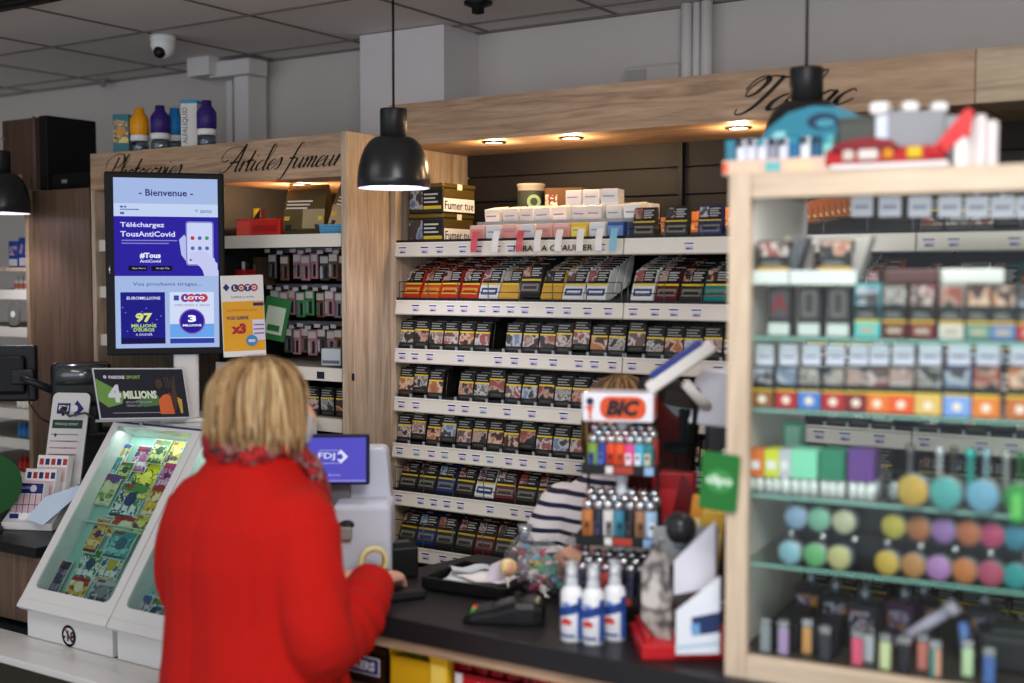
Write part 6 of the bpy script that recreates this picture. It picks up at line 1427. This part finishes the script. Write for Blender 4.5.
# ---------------------------------------------------------------- glass display cabinet
CA = math.radians(5.4); P0 = at(724.5, 676, Z=CT); EX = Vector((math.cos(CA), math.sin(CA), 0)); EY = Vector((-math.sin(CA), math.cos(CA), 0))
def cl(px, py, d):          # pixel -> cabinet-local point on the plane at depth d
    p = atplane(px, py, P0 + EY * d, EY) - P0; return Vector((p.dot(EX), d, p.z))
r = root('display_cabinet', tuple(P0), 'oak framed glass display cabinet standing on the counter at the right', 'display cabinet', rz=CA)
CW, CD, CH = 1.25, .52, .962
for xx in (.02, CW - .02): b = MB(); b.cbox((xx, .012, CH / 2), (.042, .024, CH), OAKLV, .002); b.build('post', r)
for zz in (CH - .024, .022): b = MB(); b.cbox((CW / 2, .012, zz), (CW - .084, .024, .045), OAKL, .002); b.build('front_rail', r)
b = MB(); b.bx(.0, .018, .024, CD, 0, CH, OAKLV); b.build('side_panel', r)
b = MB(); b.bx(.018, .0195, .026, CD - .002, .044, CH - .03, mat('#E6E0DA', .3)); b.build('side_lining', r)
b = MB(); b.bx(CW - .018, CW, .024, CD, 0, CH, OAKLV); b.build('side_panel', r)
b = MB(); b.bx(.018, CW - .018, .024, CD, CH - .018, CH - .001, OAKL); b.build('top_panel', r)
b = MB(); b.bx(.018, CW - .018, .024, CD, .022, .040, mat('#3A3430', .4)); b.build('bottom_panel', r)
for i, (xa, xb, yy) in enumerate(((.04, .66, .030), (.64, CW - .04, .038))):
    b = MB(); b.bx(xa, xb, yy, yy + .004, .044, CH - .046, glass('#FCFFFE', .06, .01, .995)); b.build('sliding_door', r)
GS = glass('#F0FAF6', .3, .02, .97); GE = mat('#86BBAE', .15); 
lev = [cl(760, yy, .03).z for yy in (338.5, 411, 497.5, 567)]
for z in lev:
    b = MB(); b.bx(.02, CW - .02, .05, CD - .05, z - .003, z + .003, GS); b.bx(.02, CW - .02, .0485, .05, z - .0022, z + .0022, GE); b.bx(.02, CW - .02, CD - .05, CD - .0485, z - .0022, z + .0022, GE); b.build('glass_shelf', r)
zc = cl(800, 283, .06).z; b = MB(); b.bx(.02, cl(856, 283, .06).x, .06, .26, zc - .003, zc + .003, GS); b.bx(.02, cl(856, 283, .06).x, .0565, .06, zc - .002, zc + .024, mat('#DCE2E2', .3)); b.bx(.10, .103, .055, .0565, zc, zc + .022, GREYP); b.build('short_shelf', r)
def W(v): return P0 + EX * v.x + EY * v.y + Vector((0, 0, v.z))
def incab(proto, v, label, group, rot=0, scale=None, tilt=0): return place(proto, tuple(W(v)), (tilt, 0, CA + rot), label, group, scale)
G = 'things in the glass cabinet'
def bigpack(body, pic, base, yb, w_=.056, d=.05, h=.105):
    b = MB(); b.cbox((0, d / 2, h / 2), (w_, d, h), mat(body, .45), .0015, seg=1); b.dec(-w_ / 2 + .003, h * .62, w_ / 2 - .003, h * .96, pic, 0); b.dec(-w_ / 2 + .001, h * .34, w_ / 2 - .001, h * .61, mat('#121212', .4), 0)
    b.dec(-w_ / 2 + .001, h * .29, w_ / 2 - .001, h * .34, mat(yb, .4), 0); b.dec(-w_ / 2 + .001, h * .03, w_ / 2 - .001, h * .28, mat(base, .4), 0)
    for i in range(2): b.dec(-w_ * .35, h * (.45 - .06 * i), w_ * (.2 + .1 * i), h * (.475 - .06 * i), mat('#8A8A88', .5), -.0006)
    b.dec(-w_ * .28, h * .1, w_ * .28, h * .2, mat('#A89C88', .4), -.0008); return tag(b.build('tobacco_packet'), 'x', 'tobacco packet')
# upper left: two packs on the short shelf
for i, px in enumerate((773, 835)):
    o = bigpack('#2A2522', PIC[1 if i else 3], '#C9A030', '#D8A42A', .062, .05, .078); v = cl(px, 268, .09); o.location = W(Vector((v.x, v.y, zc + .0035))); o.rotation_euler = (0, 0, CA + .1); o['label'] = ['small pack with a portrait photo at the left of the short cabinet shelf', 'small pack with an orange photo at the right of the short cabinet shelf'][i]
    b = MB(); b.M = FRONT; b.prism([(0, 0), (.03, 0), (.055, .085), (.035, .085)], .05, mat('#4A4A4E' if i == 0 else '#8A8480', .4)); v = cl(px + 12, 268, .15); b.build('clear_wedge', loc=tuple(W(Vector((v.x, v.y, zc + .0035)))), rot=(0, 0, CA), label=['dark slanted card beside the portrait pack in the cabinet', 'grey slanted card beside the orange photo pack in the cabinet'][i], cat='card')
b = MB(); b.cbox((0, .03, .04), (.10, .04, .08), mat('#B8AEA8', .4), .003); b.ball((0, .005, .085), (.012, .01, .016), mat('#E8E0D0', .3), 10); v = cl(784, 225, .28); b.build('pale_box', loc=tuple(W(Vector((v.x, .3, zc - .0)))), rot=(0, 0, CA), label='pale box at the back of the upper left corner of the cabinet', cat='box')
v = cl(784, 225, .2); b = MB(); b.bx(.02, .24, .27, .38, zc - .008, zc - .0, GS); b.build('back_ledge', r)
# three black packs with letters
for i, (px, ch) in enumerate(((779, 'A'), (809, 'B'), (838, 'E'))):
    v = cl(px, 322, .08); z0 = lev[0] + .0035; h = cl(px, 286, .08).z - z0; b = MB(); b.cbox((0, .02, h / 2), (.046, .04, h), mat('#1C191C', .4), .002, seg=1)
    b.dec(-.018, h * .35, .018, h * .95, mat('#4A4648', .4), 0); b.dec(-.02, .002, .02, h * .26, mat('#C4CCC8', .35), -.001, .002)
    if i == 0: b.text('A', (0, h * .66), mat('#7A1E24', .4), h=h * .36, y=-.0014, bold=.03)
    else: b.rrect(.024, h * .5, .006, .0006, mat('#6E6A62', .4), Matrix.Translation((0, -.0006, h * .66)) @ FRONT); b.rrect(.017, h * .4, .004, .0009, mat('#3A3638', .4), Matrix.Translation((0, -.0006, h * .66)) @ FRONT)
    b.build('black_packet', loc=tuple(W(Vector((v.x, v.y, z0)))), rot=(0, 0, CA), label=['black packet with a red letter A on the upper glass shelf', 'black packet with a dotted grey frame, middle of three in the cabinet', 'black packet with a grey frame beside the teal packet in the cabinet'][i], cat='packet')
# row on the first glass shelf
rowA = [(867, '#3E9AA0', 2, '#5AB8B4', '#C8B84A', .050, 'teal'), (894, '#3A2420', 4, '#5A1A1C', '#C9A02A', .048, 'dark brown'), (922, '#4A1618', 3, '#6A1418', '#C9A02A', .048, 'maroon'), (951, '#8A8A86', 1, '#C4C0B8', '#C9A02A', .046, 'grey'), (978, '#2E2A28', 5, '#5A8A7A', '#C9A02A', .045, 'black and green'), (1003, '#2E2A28', 5, '#5A78A8', '#C9A02A', .045, 'black and blue'), (1030, '#3A3A44', 2, '#B02A30', '#C9A02A', .045, 'black and red')]
for i, (px, bd, pi_, ba, yb, w_, nm) in enumerate(rowA):
    v = cl(px, 336, .07); z0 = lev[0] + .0035; h = (cl(px, 284, .07).z - z0) * 1.0
    o = bigpack(bd, PIC[pi_], ba, yb, w_ * .93, .06, h); o.location = W(Vector((v.x, v.y, z0))); o.rotation_euler = (0, 0, CA); o['label'] = '%s packet with a health photo on the upper glass cabinet shelf' % nm; o['group'] = 'packets on the upper glass shelf'
for i, (px, w_, c_) in enumerate(((915, .10, '#4A2A28'), (975, .11, '#B8BAB6'))):
    v = cl(px, 276, .2); b = MB(); b.cbox((0, .05, .014), (w_, .12, .028), mat(c_, .4), .004); b.cbox((0, .05, -.05), (w_ * .9, .10, .098), mat('#1C1A1A', .5), .004)
    b.build('long_carton', loc=(W(Vector((v.x, .16, lev[0] + .104)))), rot=(0, 0, CA + .3), label=['brown carton lying behind the maroon packet in the cabinet', 'light grey carton lying behind the grey packet in the cabinet'][i], cat='box')
# white price cards hung under the top rail
pcb = MB(); pcb.cbox((0, 0, -.021), (.044, .003, .042), mat('#C9CBD8', .35), .002, seg=1); pcb.dec(-.014, -.026, .014, -.018, mat('#8A8CA8', .4), -.0016); pcb.bx(-.002, .002, -.001, .001, -.001, .028, CHROME); PCB = tag(pcb.build('price_card'), 'x', 'price card')
for i, px in enumerate((862, 890, 920, 950, 977, 1003, 1029)):
    v = cl(px, 196, .30); incab(PCB, Vector((v.x, .30, v.z)), 'white price card, %s from left in the row under the cabinet top' % ordn(i), 'price cards under the cabinet top')
# hanging packs of the second row
rowB = [(762, '#23242E', 2, '#8A5A2A', 'dark blue-grey'), (786, '#2E3450', 2, '#B01A20', 'blue with a red foot'), (809, '#23283A', 4, '#4A7AC8', 'black with a blue foot'), (833, '#1E1A1C', 4, '#B0202A', 'black with a red foot'), (856, '#24201E', 0, '#7A1A1C', 'black with a dark red foot'), (877, '#3A2A28', 3, '#E07020', 'orange-footed'), (901, '#2A1A1A', 0, '#E0561A', 'deep orange-footed'), (928, '#3A3A34', 4, '#D8B060', 'cream-footed'), (957, '#2A3A6A', 2, '#7A9AD8', 'blue'), (986, '#5A1A18', 1, '#D87A2A', 'dark red and orange'), (1020, '#3A2420', 5, '#B8642A', 'brown')]
for i, (px, bd, pi_, ba, nm) in enumerate(rowB):
    z0 = lev[1] + .0035; v = cl(px, 406, .07); h = cl(px, 367, .07).z - z0; rt = root('hanging_pack', tuple(W(Vector((v.x, .07, z0)))), '%s pack under a white card, second glass cabinet shelf' % nm, 'tobacco packet', rz=CA, group='packs with white cards on the second glass shelf')
    w_ = .041 if px < 880 else .046; b = MB(); b.cbox((0, .02, h / 2), (w_, .04, h), mat(bd, .4), .002, seg=1); b.dec(-w_ / 2 + .002, h * .60, w_ / 2 - .002, h * .97, PIC[pi_], 0); b.dec(-w_ / 2 + .001, h * .46, w_ / 2 - .001, h * .59, mat('#121212', .4), 0)
    b.dec(-w_ / 2, h * .41, w_ / 2, h * .455, YEL, -.0004); b.dec(-w_ / 2, 0.001, w_ / 2, h * .41, mat(ba, .4), 0); b.disc(.008, .0008, mat('#E8D8C8', .4), Matrix.Translation((0, -.0006, h * .2)) @ FRONT, 12); b.build('pack', rt)
    zt3 = cl(px, 345, .07).z - z0; b = MB(); b.cbox((0, .015, (h + zt3) / 2 + .001), (w_ * .86, .003, zt3 - h - .002), mat('#CDCEDC', .35), .002, seg=1); b.dec(-.012, (h + zt3) / 2 - .004, .012, (h + zt3) / 2, mat('#6A6C94', .4), .0135); b.build('card', rt)
# third shelf: coloured cartons with white feet, metal tubes, big grinders
rowC = [(753, 18, '#D87034', 'orange'), (770, 16, '#C8D030', 'yellow-green'), (783, 12, '#B8B8C4', 'pale grey'), (802, 28, '#7ED0AC', 'mint green'), (830, 26, '#2A7A5C', 'dark green'), (859, 28, '#5E3A80', 'purple')]
for i, (px, wd, c_, nm) in enumerate(rowC):
    z0 = lev[2] + .0035; v = cl(px, 495, .07); h = cl(px, 450, .07).z - z0; w_ = (cl(px + wd / 2, 495, .07) - cl(px - wd / 2, 495, .07)).length * .96
    rt = root('filter_display', tuple(W(Vector((v.x + .002, .07, z0)))), '%s carton with a white foot on the third glass shelf of the cabinet' % nm, 'box', rz=CA); b = MB(); b.cbox((0, .03, h * .68), (w_, .06, h * .64), mat(c_, .4), .002, seg=1); b.dec(-w_ * .3, h * .55, w_ * .3, h * .75, mat('#E0E0E0', .4) if i < 3 else mat(c_, .3), -.0004); b.build('carton', rt)
    b = MB(); nn = max(1, int(wd / 8))
    for j in range(nn): b.lathe([(0, 0), (w_ / nn * .42, 0), (w_ / nn * .42, h * .36), (0, h * .36)], mat('#D8DCDA', .35), 12, M=Matrix.Translation(((j + .5 - nn / 2) * w_ / nn, .012, 0)))
    b.cbox((0, .035, h * .18), (w_ * .95, .04, h * .35), mat('#CFD4D2', .35), .002, seg=1); b.build('white_tubes', rt)
v = cl(794, 450, .2); b = MB(); b.cbox((0, 0, .03), (.045, .03, .06), mat('#5AA88C', .3), .008, seg=3); b.cbox((0, -.016, .03), (.028, .004, .04), mat('#9AD4BE', .3), .002); b.cbox((0, .0, -.028), (.05, .04, .054), mat('#9AA8A4', .3), .003)
b.build('mint_tin', loc=tuple(W(Vector((v.x, .2, v.z)))), rot=(0, 0, CA), label='mint green tin standing behind the cartons on the third glass shelf', cat='tin')
def tube_proto(c, w_=.008):
    b = MB(); b.lathe([(0, 0), (w_ * 1.2, 0), (w_ * 1.3, .006), (w_, .012), (w_ * .8, .02), (w_ * .8, .062), (w_ * 1.25, .07), (w_ * 1.25, .08), (0, .084)], mat(c, .25, .5), 14); return tag(b.build('metal_pipe'), 'x', 'pipe')
for i, (px, py, c_, nm) in enumerate(((908, 478, '#6A6A6A', 'short grey'), (938, 472, '#C8CCD0', 'silver with pale ends'), (952, 474, '#4A4238', 'brown'), (969, 474, '#3EB0A8', 'teal'), (985, 470, '#8AB0B8', 'pale blue'), (1005, 476, '#A8ACA8', 'silver right-hand'), (1019, 480, '#2E6A3A', 'green'))):
    o = tube_proto(c_, .007 if i != 3 else .009); v = cl(px, py, .10); o.location = W(Vector((v.x, .12, lev[2] + .0035 + .022))); o.rotation_euler = (0, 0, CA); o['label'] = '%s metal pipe standing on the third glass shelf of the cabinet' % nm; o['group'] = 'metal pipes in the cabinet'
b = MB(); b.cbox((0, .0, .0105), (.34, .05, .021), BLACK, .003); v = cl(965, 490, .12); b.build('pipe_rack', loc=tuple(W(Vector((v.x, .12, lev[2] + .0035)))), rot=(0, 0, CA), label='black rack the metal pipes stand in', cat='rack')
def round_tin(rad, c, nm, v, lab, grp):
    hx = [int(c[k_:k_ + 2], 16) for k_ in (1, 3, 5)]; av = sum(hx) / 3; c = '#%02X%02X%02X' % tuple(int((h_ * .78 + av * .22) * .86) for h_ in hx); rt = root('round_tin', tuple(W(v)), lab, 'round tin', rz=CA - .25, group=grp); b = MB(); b.lathe([(0, -.014), (rad, -.014), (rad, .012), (0, .012)], mat('#8E9498', .25, .6), 24, M=Matrix.Rotation(PI / 2, 4, 'X')); b.build('tin', rt)
    b = MB(); b.lathe([(rad * .96, .012), (rad * .96, .016), (rad * .8, .018), (0, .019)], mat(c, .4, var=.22, bscale=45), 24, M=Matrix.Rotation(PI / 2, 4, 'X'), cap=False); b.build('lid', rt)
for i, (px, py, c_, nm) in enumerate(((915, 492, '#D8B040', 'yellow'), (948, 495, '#4AB8B4', 'turquoise'), (985, 497, '#6AB4D8', 'sky blue'), (1022, 499, '#3A9A4A', 'green'))):
    v = cl(px, py, .05); round_tin(.030, c_, nm, Vector((v.x, .052, lev[2] + .034)), 'large %s round tin in the row of big tins on the third glass shelf' % nm, 'large round tins')
up = [(797, 521, '#8AB0D8', 'pale blue'), (820, 524, '#7AC8A4', 'mint'), (845, 526, '#C8C8A0', 'cream'), (895, 530, '#C8B838', 'yellow'), (920, 533, '#B86A3A', 'copper'), (945, 537, '#9A6AB8', 'violet'), (970, 540, '#C8663A', 'orange'), (993, 543, '#C83A6A', 'pink'), (1017, 546, '#2A8AA8', 'blue')]
lo = [(793, 557, '#8ACCE0', 'sky blue'), (818, 560, '#6AC87A', 'green'), (842, 563, '#D0CC80', 'pale yellow'), (890, 570, '#E0B83A', 'golden'), (916, 573, '#C88A4A', 'bronze'), (941, 576, '#B87AC8', 'lilac'), (967, 579, '#D87A3A', 'orange'), (993, 583, '#C84A6A', 'crimson'), (1018, 586, '#2AA8A8', 'turquoise')]
for s_, L_ in ((0, up), (1, lo)):
    for i, (px, py, c_, nm) in enumerate(L_):
        v = cl(px, py, .07); zz = lev[3] + .0035 + .024 + (.066 if s_ == 0 else .0); round_tin(.0235, c_, nm, Vector((v.x, .085 if s_ == 0 else .07, zz)), '%s round tin, %s row of small tins on the lowest glass shelf' % (nm, ['upper', 'lower'][s_]), 'small round tins')
    for i, px in enumerate((868, 930)): pass
b = MB(); xa = cl(786, 540, .08).x; xb = 1.15
for z_ in (lev[3] + .0035, lev[3] + .0035 + .064): b.bx(xa, xb, .062 + (z_ > lev[3] + .02) * .012, .12, z_, z_ + .003, BLACK)
b.bx(xa, xb, .116, .122, lev[3] + .0035, lev[3] + .12, mat('#1A1A1C', .4))
for i in range(14): b.tube([(xa + .012 + i * .06, .075, lev[3] + .056), (xa + .012 + i * .06, .075, lev[3] + .066)], .006, CHROME, 8)
b.build('tin_rack', loc=tuple(P0), rot=(0, 0, CA), label='black two-level rack behind the small round tins', cat='rack')
# bottom: boxes of lighters and small gadgets
v = cl(800, 640, .1); zf = .041
for i, (xa, c_, rz_) in enumerate(((.06, '#17161A', .0), (.135, '#1C1820', .05))):
    b = MB(); b.cbox((.03, .11, .028), (.062, .20, .052), mat(c_, .4), .003); 
    b.build('lighter_box', loc=tuple(W(Vector((xa, .07, zf)))), rot=(0, 0, CA + rz_), label=['black box of lighters in the left corner of the cabinet floor', 'black box of lighters second from the left on the cabinet floor'][i], cat='box')
random.seed(44)
gad = [(766, '#8E949A', 'grey'), (784, '#A890B8', 'lilac'), (804, '#C8945A', 'copper'), (826, '#3A3C44', 'dark'), (858, '#D85A78', 'pink'), (866, '#B8BCC4', 'silver'), (886, '#C8D0A0', 'pale green'), (905, '#2A2C34', 'black'), (921, '#C87A70', 'salmon'), (936, '#D89A84', 'peach'), (936, '#3A8A84', 'teal'), (966, '#B8D0A8', 'mint'), (990, '#4A6AA8', 'blue')]
def gadget(c):
    r = root('pocket_lighter', (0, 0, 0), 'x', 'lighter'); b = MB(); b.cbox((0, 0, .026), (.020, .012, .052), mat(c, .3), .003); b.build('body', r)
    b = MB(); b.cbox((0, 0, .060), (.021, .013, .015), CHROME, .002); b.lathe([(.004, -.003), (.004, .003)], mat('#3A3A3E', .4), 10, M=Matrix.Translation((.0, 0, .068)) @ Matrix.Rotation(PI / 2, 4, 'X')); b.build('hood', r); return r
for i, (px, c_, nm) in enumerate(gad):
    v = cl(px, 655, .06); g_ = gadget(c_); dd = .055 + (.03 if i % 3 == 2 else 0) ; g_.location = W(Vector((v.x, dd, zf))); g_.rotation_euler = (0, 0, CA + random.uniform(-.2, .2)); g_['label'] = '%s pocket lighter on the cabinet floor, %s from the left' % (nm, ordn(i)); g_['group'] = 'pocket lighters on the cabinet floor'
for i, (px, dd, c_, nm) in enumerate(((808, .24, '#2A2430', 'dark violet'), (835, .2, '#1A1A22', 'black'), (862, .16, '#2A2C30', 'charcoal'), (900, .2, '#5A3A58', 'plum'), (925, .24, '#1C1E24', 'black right-hand'), (985, .22, '#3A3C40', 'slate'))):
    v = cl(px, 600, dd); b = MB(); b.cbox((0, .02, .045), (.06, .05, .09), mat(c_, .35), .004); b.dec(-.022, .04, .022, .075, blotch((c_, '#B8B4C8', '#8A5A7A', '#D8A040'), 40), -.0052); b.lathe([(.012, .09), (.012, .11), (.006, .118), (.006, .13), (0, .131)], mat('#7A7E88', .2, .6), 12, M=Matrix.Translation((0, .02, 0)))
    b.build('gadget_box', loc=tuple(W(Vector((v.x, dd, zf)))), rot=(0, 0, CA + random.uniform(-.4, .4)), label='%s box with a metal knob at the back of the cabinet floor' % nm, cat='box')
b = MB(); b.M = Matrix.Rotation(-.7, 4, 'Y'); b.tube([(-.07, 0, 0), (.05, 0, 0)], .012, mat('#A8A0B4', .3), 12); b.lathe([(.016, 0), (.016, .02)], mat('#D0C8D8', .3), 12, M=Matrix.Translation((.05, 0, 0)) @ Matrix.Rotation(PI / 2, 4, 'Y')); v = cl(926, 628, .12); b.build('metal_pipe', loc=tuple(W(Vector((v.x, .13, .115)))), rot=(0, 0, CA), label='lilac metal tube lying slanted over the boxes on the cabinet floor', cat='pipe')
b = MB(); b.M = Matrix.Rotation(-.12, 4, 'Y'); b.tube([(0, 0, 0), (0, 0, .085)], .010, mat('#5A7AB8', .4), 12); v = cl(969, 620, .14); b.build('metal_pipe', loc=tuple(W(Vector((v.x, .14, zf)))), rot=(0, 0, CA), scale=None) if 0 else b.build('metal_pipe', loc=tuple(W(Vector((v.x, .14, zf)))), rot=(0, 0, CA), label='blue upright tube near the right end of the cabinet floor', cat='pipe')
v = cl(1000, 650, .12); b = MB(); b.cbox((0, .05, .035), (.14, .12, .07), mat('#26282A', .35), .01); b.cbox((0, .05, .072), (.10, .08, .006), mat('#5A5E60', .3), .003); b.build('scale_box', loc=tuple(W(Vector((v.x + .03, .14, zf)))), rot=(0, 0, CA), label='low dark box at the right end of the cabinet floor', cat='box')
for i, (px, py, c_) in enumerate(((872, 498, '#B8BCC0'), (893, 498, '#9AA0A4'))):
    v = cl(px, py, .08); b = MB(); b.lathe([(0, 0), (.012, 0), (.014, .01), (.014, .03), (.01, .036), (0, .037)], mat(c_, .2, .7), 16); b.build('grinder', loc=tuple(W(Vector((v.x, .10, lev[2] + .0035)))), label=['small silver grinder right of the purple carton', 'small grey grinder left of the large yellow tin'][i], cat='grinder')

# green sign hung on the cabinet post
q = W(cl(719.5, 482, -.006)); r = root('hanging_sign', tuple(q), 'green clipo sign hanging on the post of the glass cabinet', 'sign', rz=CA, roll=.07)
b = MB(); b.M = Matrix.Translation((0, .002, 0)) @ FRONT; b.rrect(.075, .110, .006, .004, mat('#1E6A2A', .45)); b.M = Matrix(); b.disc(.027, .0008, mat('#3A8A48', .45), Matrix.Translation((0, -.002, .002)) @ FRONT, 24, ry=.022)
b.text('clipo', (0, .002), mat('#C8DCC8', .45), h=.024, w=.052, y=-.0032, bold=.04); b.build('board', r); 
b = MB(); b.tube([(0, .0, .052), (.004, .01, .062), (.012, .02, .064)], .0015, CHROME, 6); b.build('hook', r)
q = at(1017, 506, t=2.02); b = MB(); b.cbox((0, 0, 0), (.022, .006, .055), mat('#2E8A3A', .45), .002); b.dec(-.008, -.02, .008, .02, mat('#5AAA5A', .4), -.003); b.build('green_tag', loc=tuple(q), rot=(0, 0, CA), label='narrow green tag hanging in front of the cabinet at the right edge', cat='tag')

# ---------------------------------------------------------------- things on top of the cabinet
ZT2 = CH + .0
def top(px, d=.1): v = cl(px, 170, d); return v.x
def topthing(nm, cat, lab, px, d, rz=0): return root(nm, tuple(W(Vector((cl(px, 168, d).x, d, CH)))), lab, cat, rz=CA + rz)
def hpx(py0, py1, px, d): return cl(px, py1, d).z - cl(px, py0, d).z
k2 = 2.33 / FPX
r = topthing('card_box_display', 'display box', 'long pale display box of turquoise and white packets at the cabinet top left corner', 776, .03)
b = MB(); b.cbox((0, .04, .014), (108 * k2 * 1.0, .09, .028), mat('#D8B8A8', .4), .002); b.dec(-.09, .004, -.03, .022, mat('#D8C0A8', .4), -.005); b.dec(-.02, .004, .01, .022, mat('#6AB0B4', .4), -.005); b.dec(.02, .004, .07, .022, mat('#DCC4A0', .4), -.005); b.dec(-.102, .004, -.092, .024, mat('#D86040', .4), -.005); b.build('tray', r)
for i in range(10):
    c_ = ['#3A7A94', '#D8DCE8', '#CFD4E0', '#D8DCE8', '#8A8CA0', '#D0D4E0', '#1E6A94', '#D8E0E8', '#24567A', '#7AC8C4'][i]
    b = MB(); b.cbox((-.093 + i * .0205, .035 + .004 * (i % 2), .047), (.018, .05, .042), mat(c_, .35), .003); b.dec(-.099 + i * .0205, .055, -.087 + i * .0205, .066, mat('#1A1C2A' if i % 3 else '#2A8AA0', .4), .008); b.build('packet', r)
r = topthing('dome_box', 'packet', 'turquoise dome shaped blister pack behind the display box on the cabinet', 818, .14)
b = MB(); n = 14; hh_ = .075; ww = .115
poly = [(-.115, .02), (-.112, .05), (-.085, .092), (-.045, .120), (0, .130), (.045, .126), (.085, .108), (.112, .082), (.112, .03), (.0, .0), (-.09, .0)]
b.M = FRONT; b.prism(poly, .05, mat('#2A7A90', .4)); b.M = Matrix(); b.disc(.030, .001, mat('#14324E', .4), Matrix.Translation((.02, -.0505, .100)) @ FRONT, 20, ry=.016); b.disc(.018, .0015, mat('#3E8AA0', .4), Matrix.Translation((.025, -.051, .096)) @ FRONT, 16, ry=.008)
b.M = Matrix.Translation((0, -.0505, 0)) @ FRONT; b.prism([(-.10, .05), (-.06, .05), (-.05, .085), (-.07, .085)], .001, mat('#8AC8CC', .4)); b.prism([(.06, .05), (.11, .06), (.09, .095), (.07, .08)], .001, mat('#1E5E8A', .4)); b.prism([(-.055, .05), (.08, .052), (.08, .068), (-.055, .066)], .0012, mat('#D8B0AC', .4)); b.M = Matrix(); b.build('blister', r)
b = MB(); b.cbox((0, -.02, .006), (.2, .09, .012), mat('#16181E', .4), .002); b.build('foot', r)
r = topthing('dark_box', 'box', 'dark grey green box between the turquoise dome and the silver box', 856, .07); b = MB(); b.cbox((0, .03, .05), (.072, .06, .1), mat('#3E403C', .5), .004); b.dec(-.03, .05, .03, .09, mat('#484B46', .5), 0); b.build('carton', r)
b = MB(); b.cbox((0, .03, .101), (.066, .05, .004), mat('#5A5E58', .4), .001); b.build('lid', r)
r = topthing('silver_box', 'box', 'large silver grey box with white rolls on top of the cabinet', 912, .09, .35); b = MB(); b.cbox((.0, .04, .056), (.115, .09, .108), mat('#8E9298', .5), .004); b.dec(-.055, .02, -.05, .11, mat('#D0D4DC', .4), -.005); b.cbox((.082, .05, .052), (.055, .09, .098), mat('#9EA2A8', .5), .004); b.dec(.04, .006, .05, .1, mat('#8A8E96', .4), .0048); b.build('carton', r)
for i, (xx, zz) in enumerate(((-.052, .108), (-.002, .108), (.050, .106))): b = MB(); b.cbox((xx, .03, zz + .010), (.030, .05, .022), PAPER, .008, seg=3); b.build('roll', r)
r = topthing('white_post_box', 'box', 'slim white box standing left of the silver box on the cabinet', 880, .06); b = MB(); b.cbox((0, .03, .0535), (.022, .05, .105), mat('#CDD6E4', .35), .003); b.cbox((-.004, .02, .114), (.034, .05, .024), PAPER, .008, seg=3); b.build('carton', r)
b = MB(); b.cbox((.012, .03, .04), (.004, .045, .07), mat('#9AA8C0', .4), .001); b.build('flap', r)
r = topthing('red_tray', 'tray', 'long red tray with yellow and white packets in front of the silver box', 888, .01); b = MB(); b.cbox((0, .03, .005), (.205, .07, .010), mat('#DAD6D8', .4), .002); b.cbox((-.01, .034, .024), (.205, .06, .028), mat('#A8141C', .4), .003); b.build('tray', r)
for i, (xx, c_, w_) in enumerate(((-.07, '#C8BAB0', .02), (-.035, '#D0C8C0', .036), (.0, '#C8801C', .018), (.045, '#D8B020', .026), (.078, '#B01820', .018))): b = MB(); b.cbox((xx, .0, .026), (w_, .012, .02), mat(c_, .4), .004); b.build('packet', r)
b = MB(); b.M = Matrix.Translation((-.04, .012, .036)) @ FRONT; b.prism([(-.06, 0), (.06, 0), (.045, .014), (.01, .020), (-.03, .016), (-.055, .008)], .02, mat('#7A1420', .4)); b.build('rounded_lid', r)
r = topthing('red_white_display', 'display box', 'red and white angled display near the right end of the cabinet top', 952, .03, .1)
b = MB(); b.M = Matrix.Translation((0, .02, 0)) @ FRONT; b.prism([(-.032, .018), (-.018, .018), (.018, .052), (.028, .05), (.034, .095), (.022, .10), (-.03, .036)], .03, mat('#C8262C', .4)); b.build('red_front', r)
for i, (xx, h_) in enumerate(((-.026, .04), (.010, .062), (.018, .058))): b = MB(); b.cbox((xx, .01, h_ / 2), (.013, .03, h_), PAPER, .003); b.build('white_tube', r)
r = topthing('white_tube_pack', 'packet', 'upright white tubes standing at the right end of the things on the cabinet', 979, .05)
for i, (xx, h_) in enumerate(((-.018, .085), (.0, .092), (.020, .080))): b = MB(); b.lathe([(0, 0), (.010, 0), (.0105, .002), (.0105, h_ - .006), (.009, h_), (0, h_)], mat('#DAD4D4', .35), 16, M=Matrix.Translation((xx, .01 + .008 * (i % 2), 0))); b.build('tube', r)

l = bpy.data.lights.new('cabinet_fill', 'AREA'); l.shape = 'RECTANGLE'; l.size = 1.1; l.size_y = .03; l.energy = 1.8; l.color = (1, .98, .95)  # added fill that brightens the cabinet inside, no lamp seen there
lo = bpy.data.objects.new('cabinet_fill', l); COL.objects.link(lo); lo.location = W(Vector((.62, .06, CH - .05))); lo.rotation_euler = (math.radians(22), 0, CA)
# prototypes that were never placed
for o in [o for o in COL.objects if o.parent is None and o.get('label') == 'x']:
    for ch in list(o.children): bpy.data.objects.remove(ch)
    bpy.data.objects.remove(o)
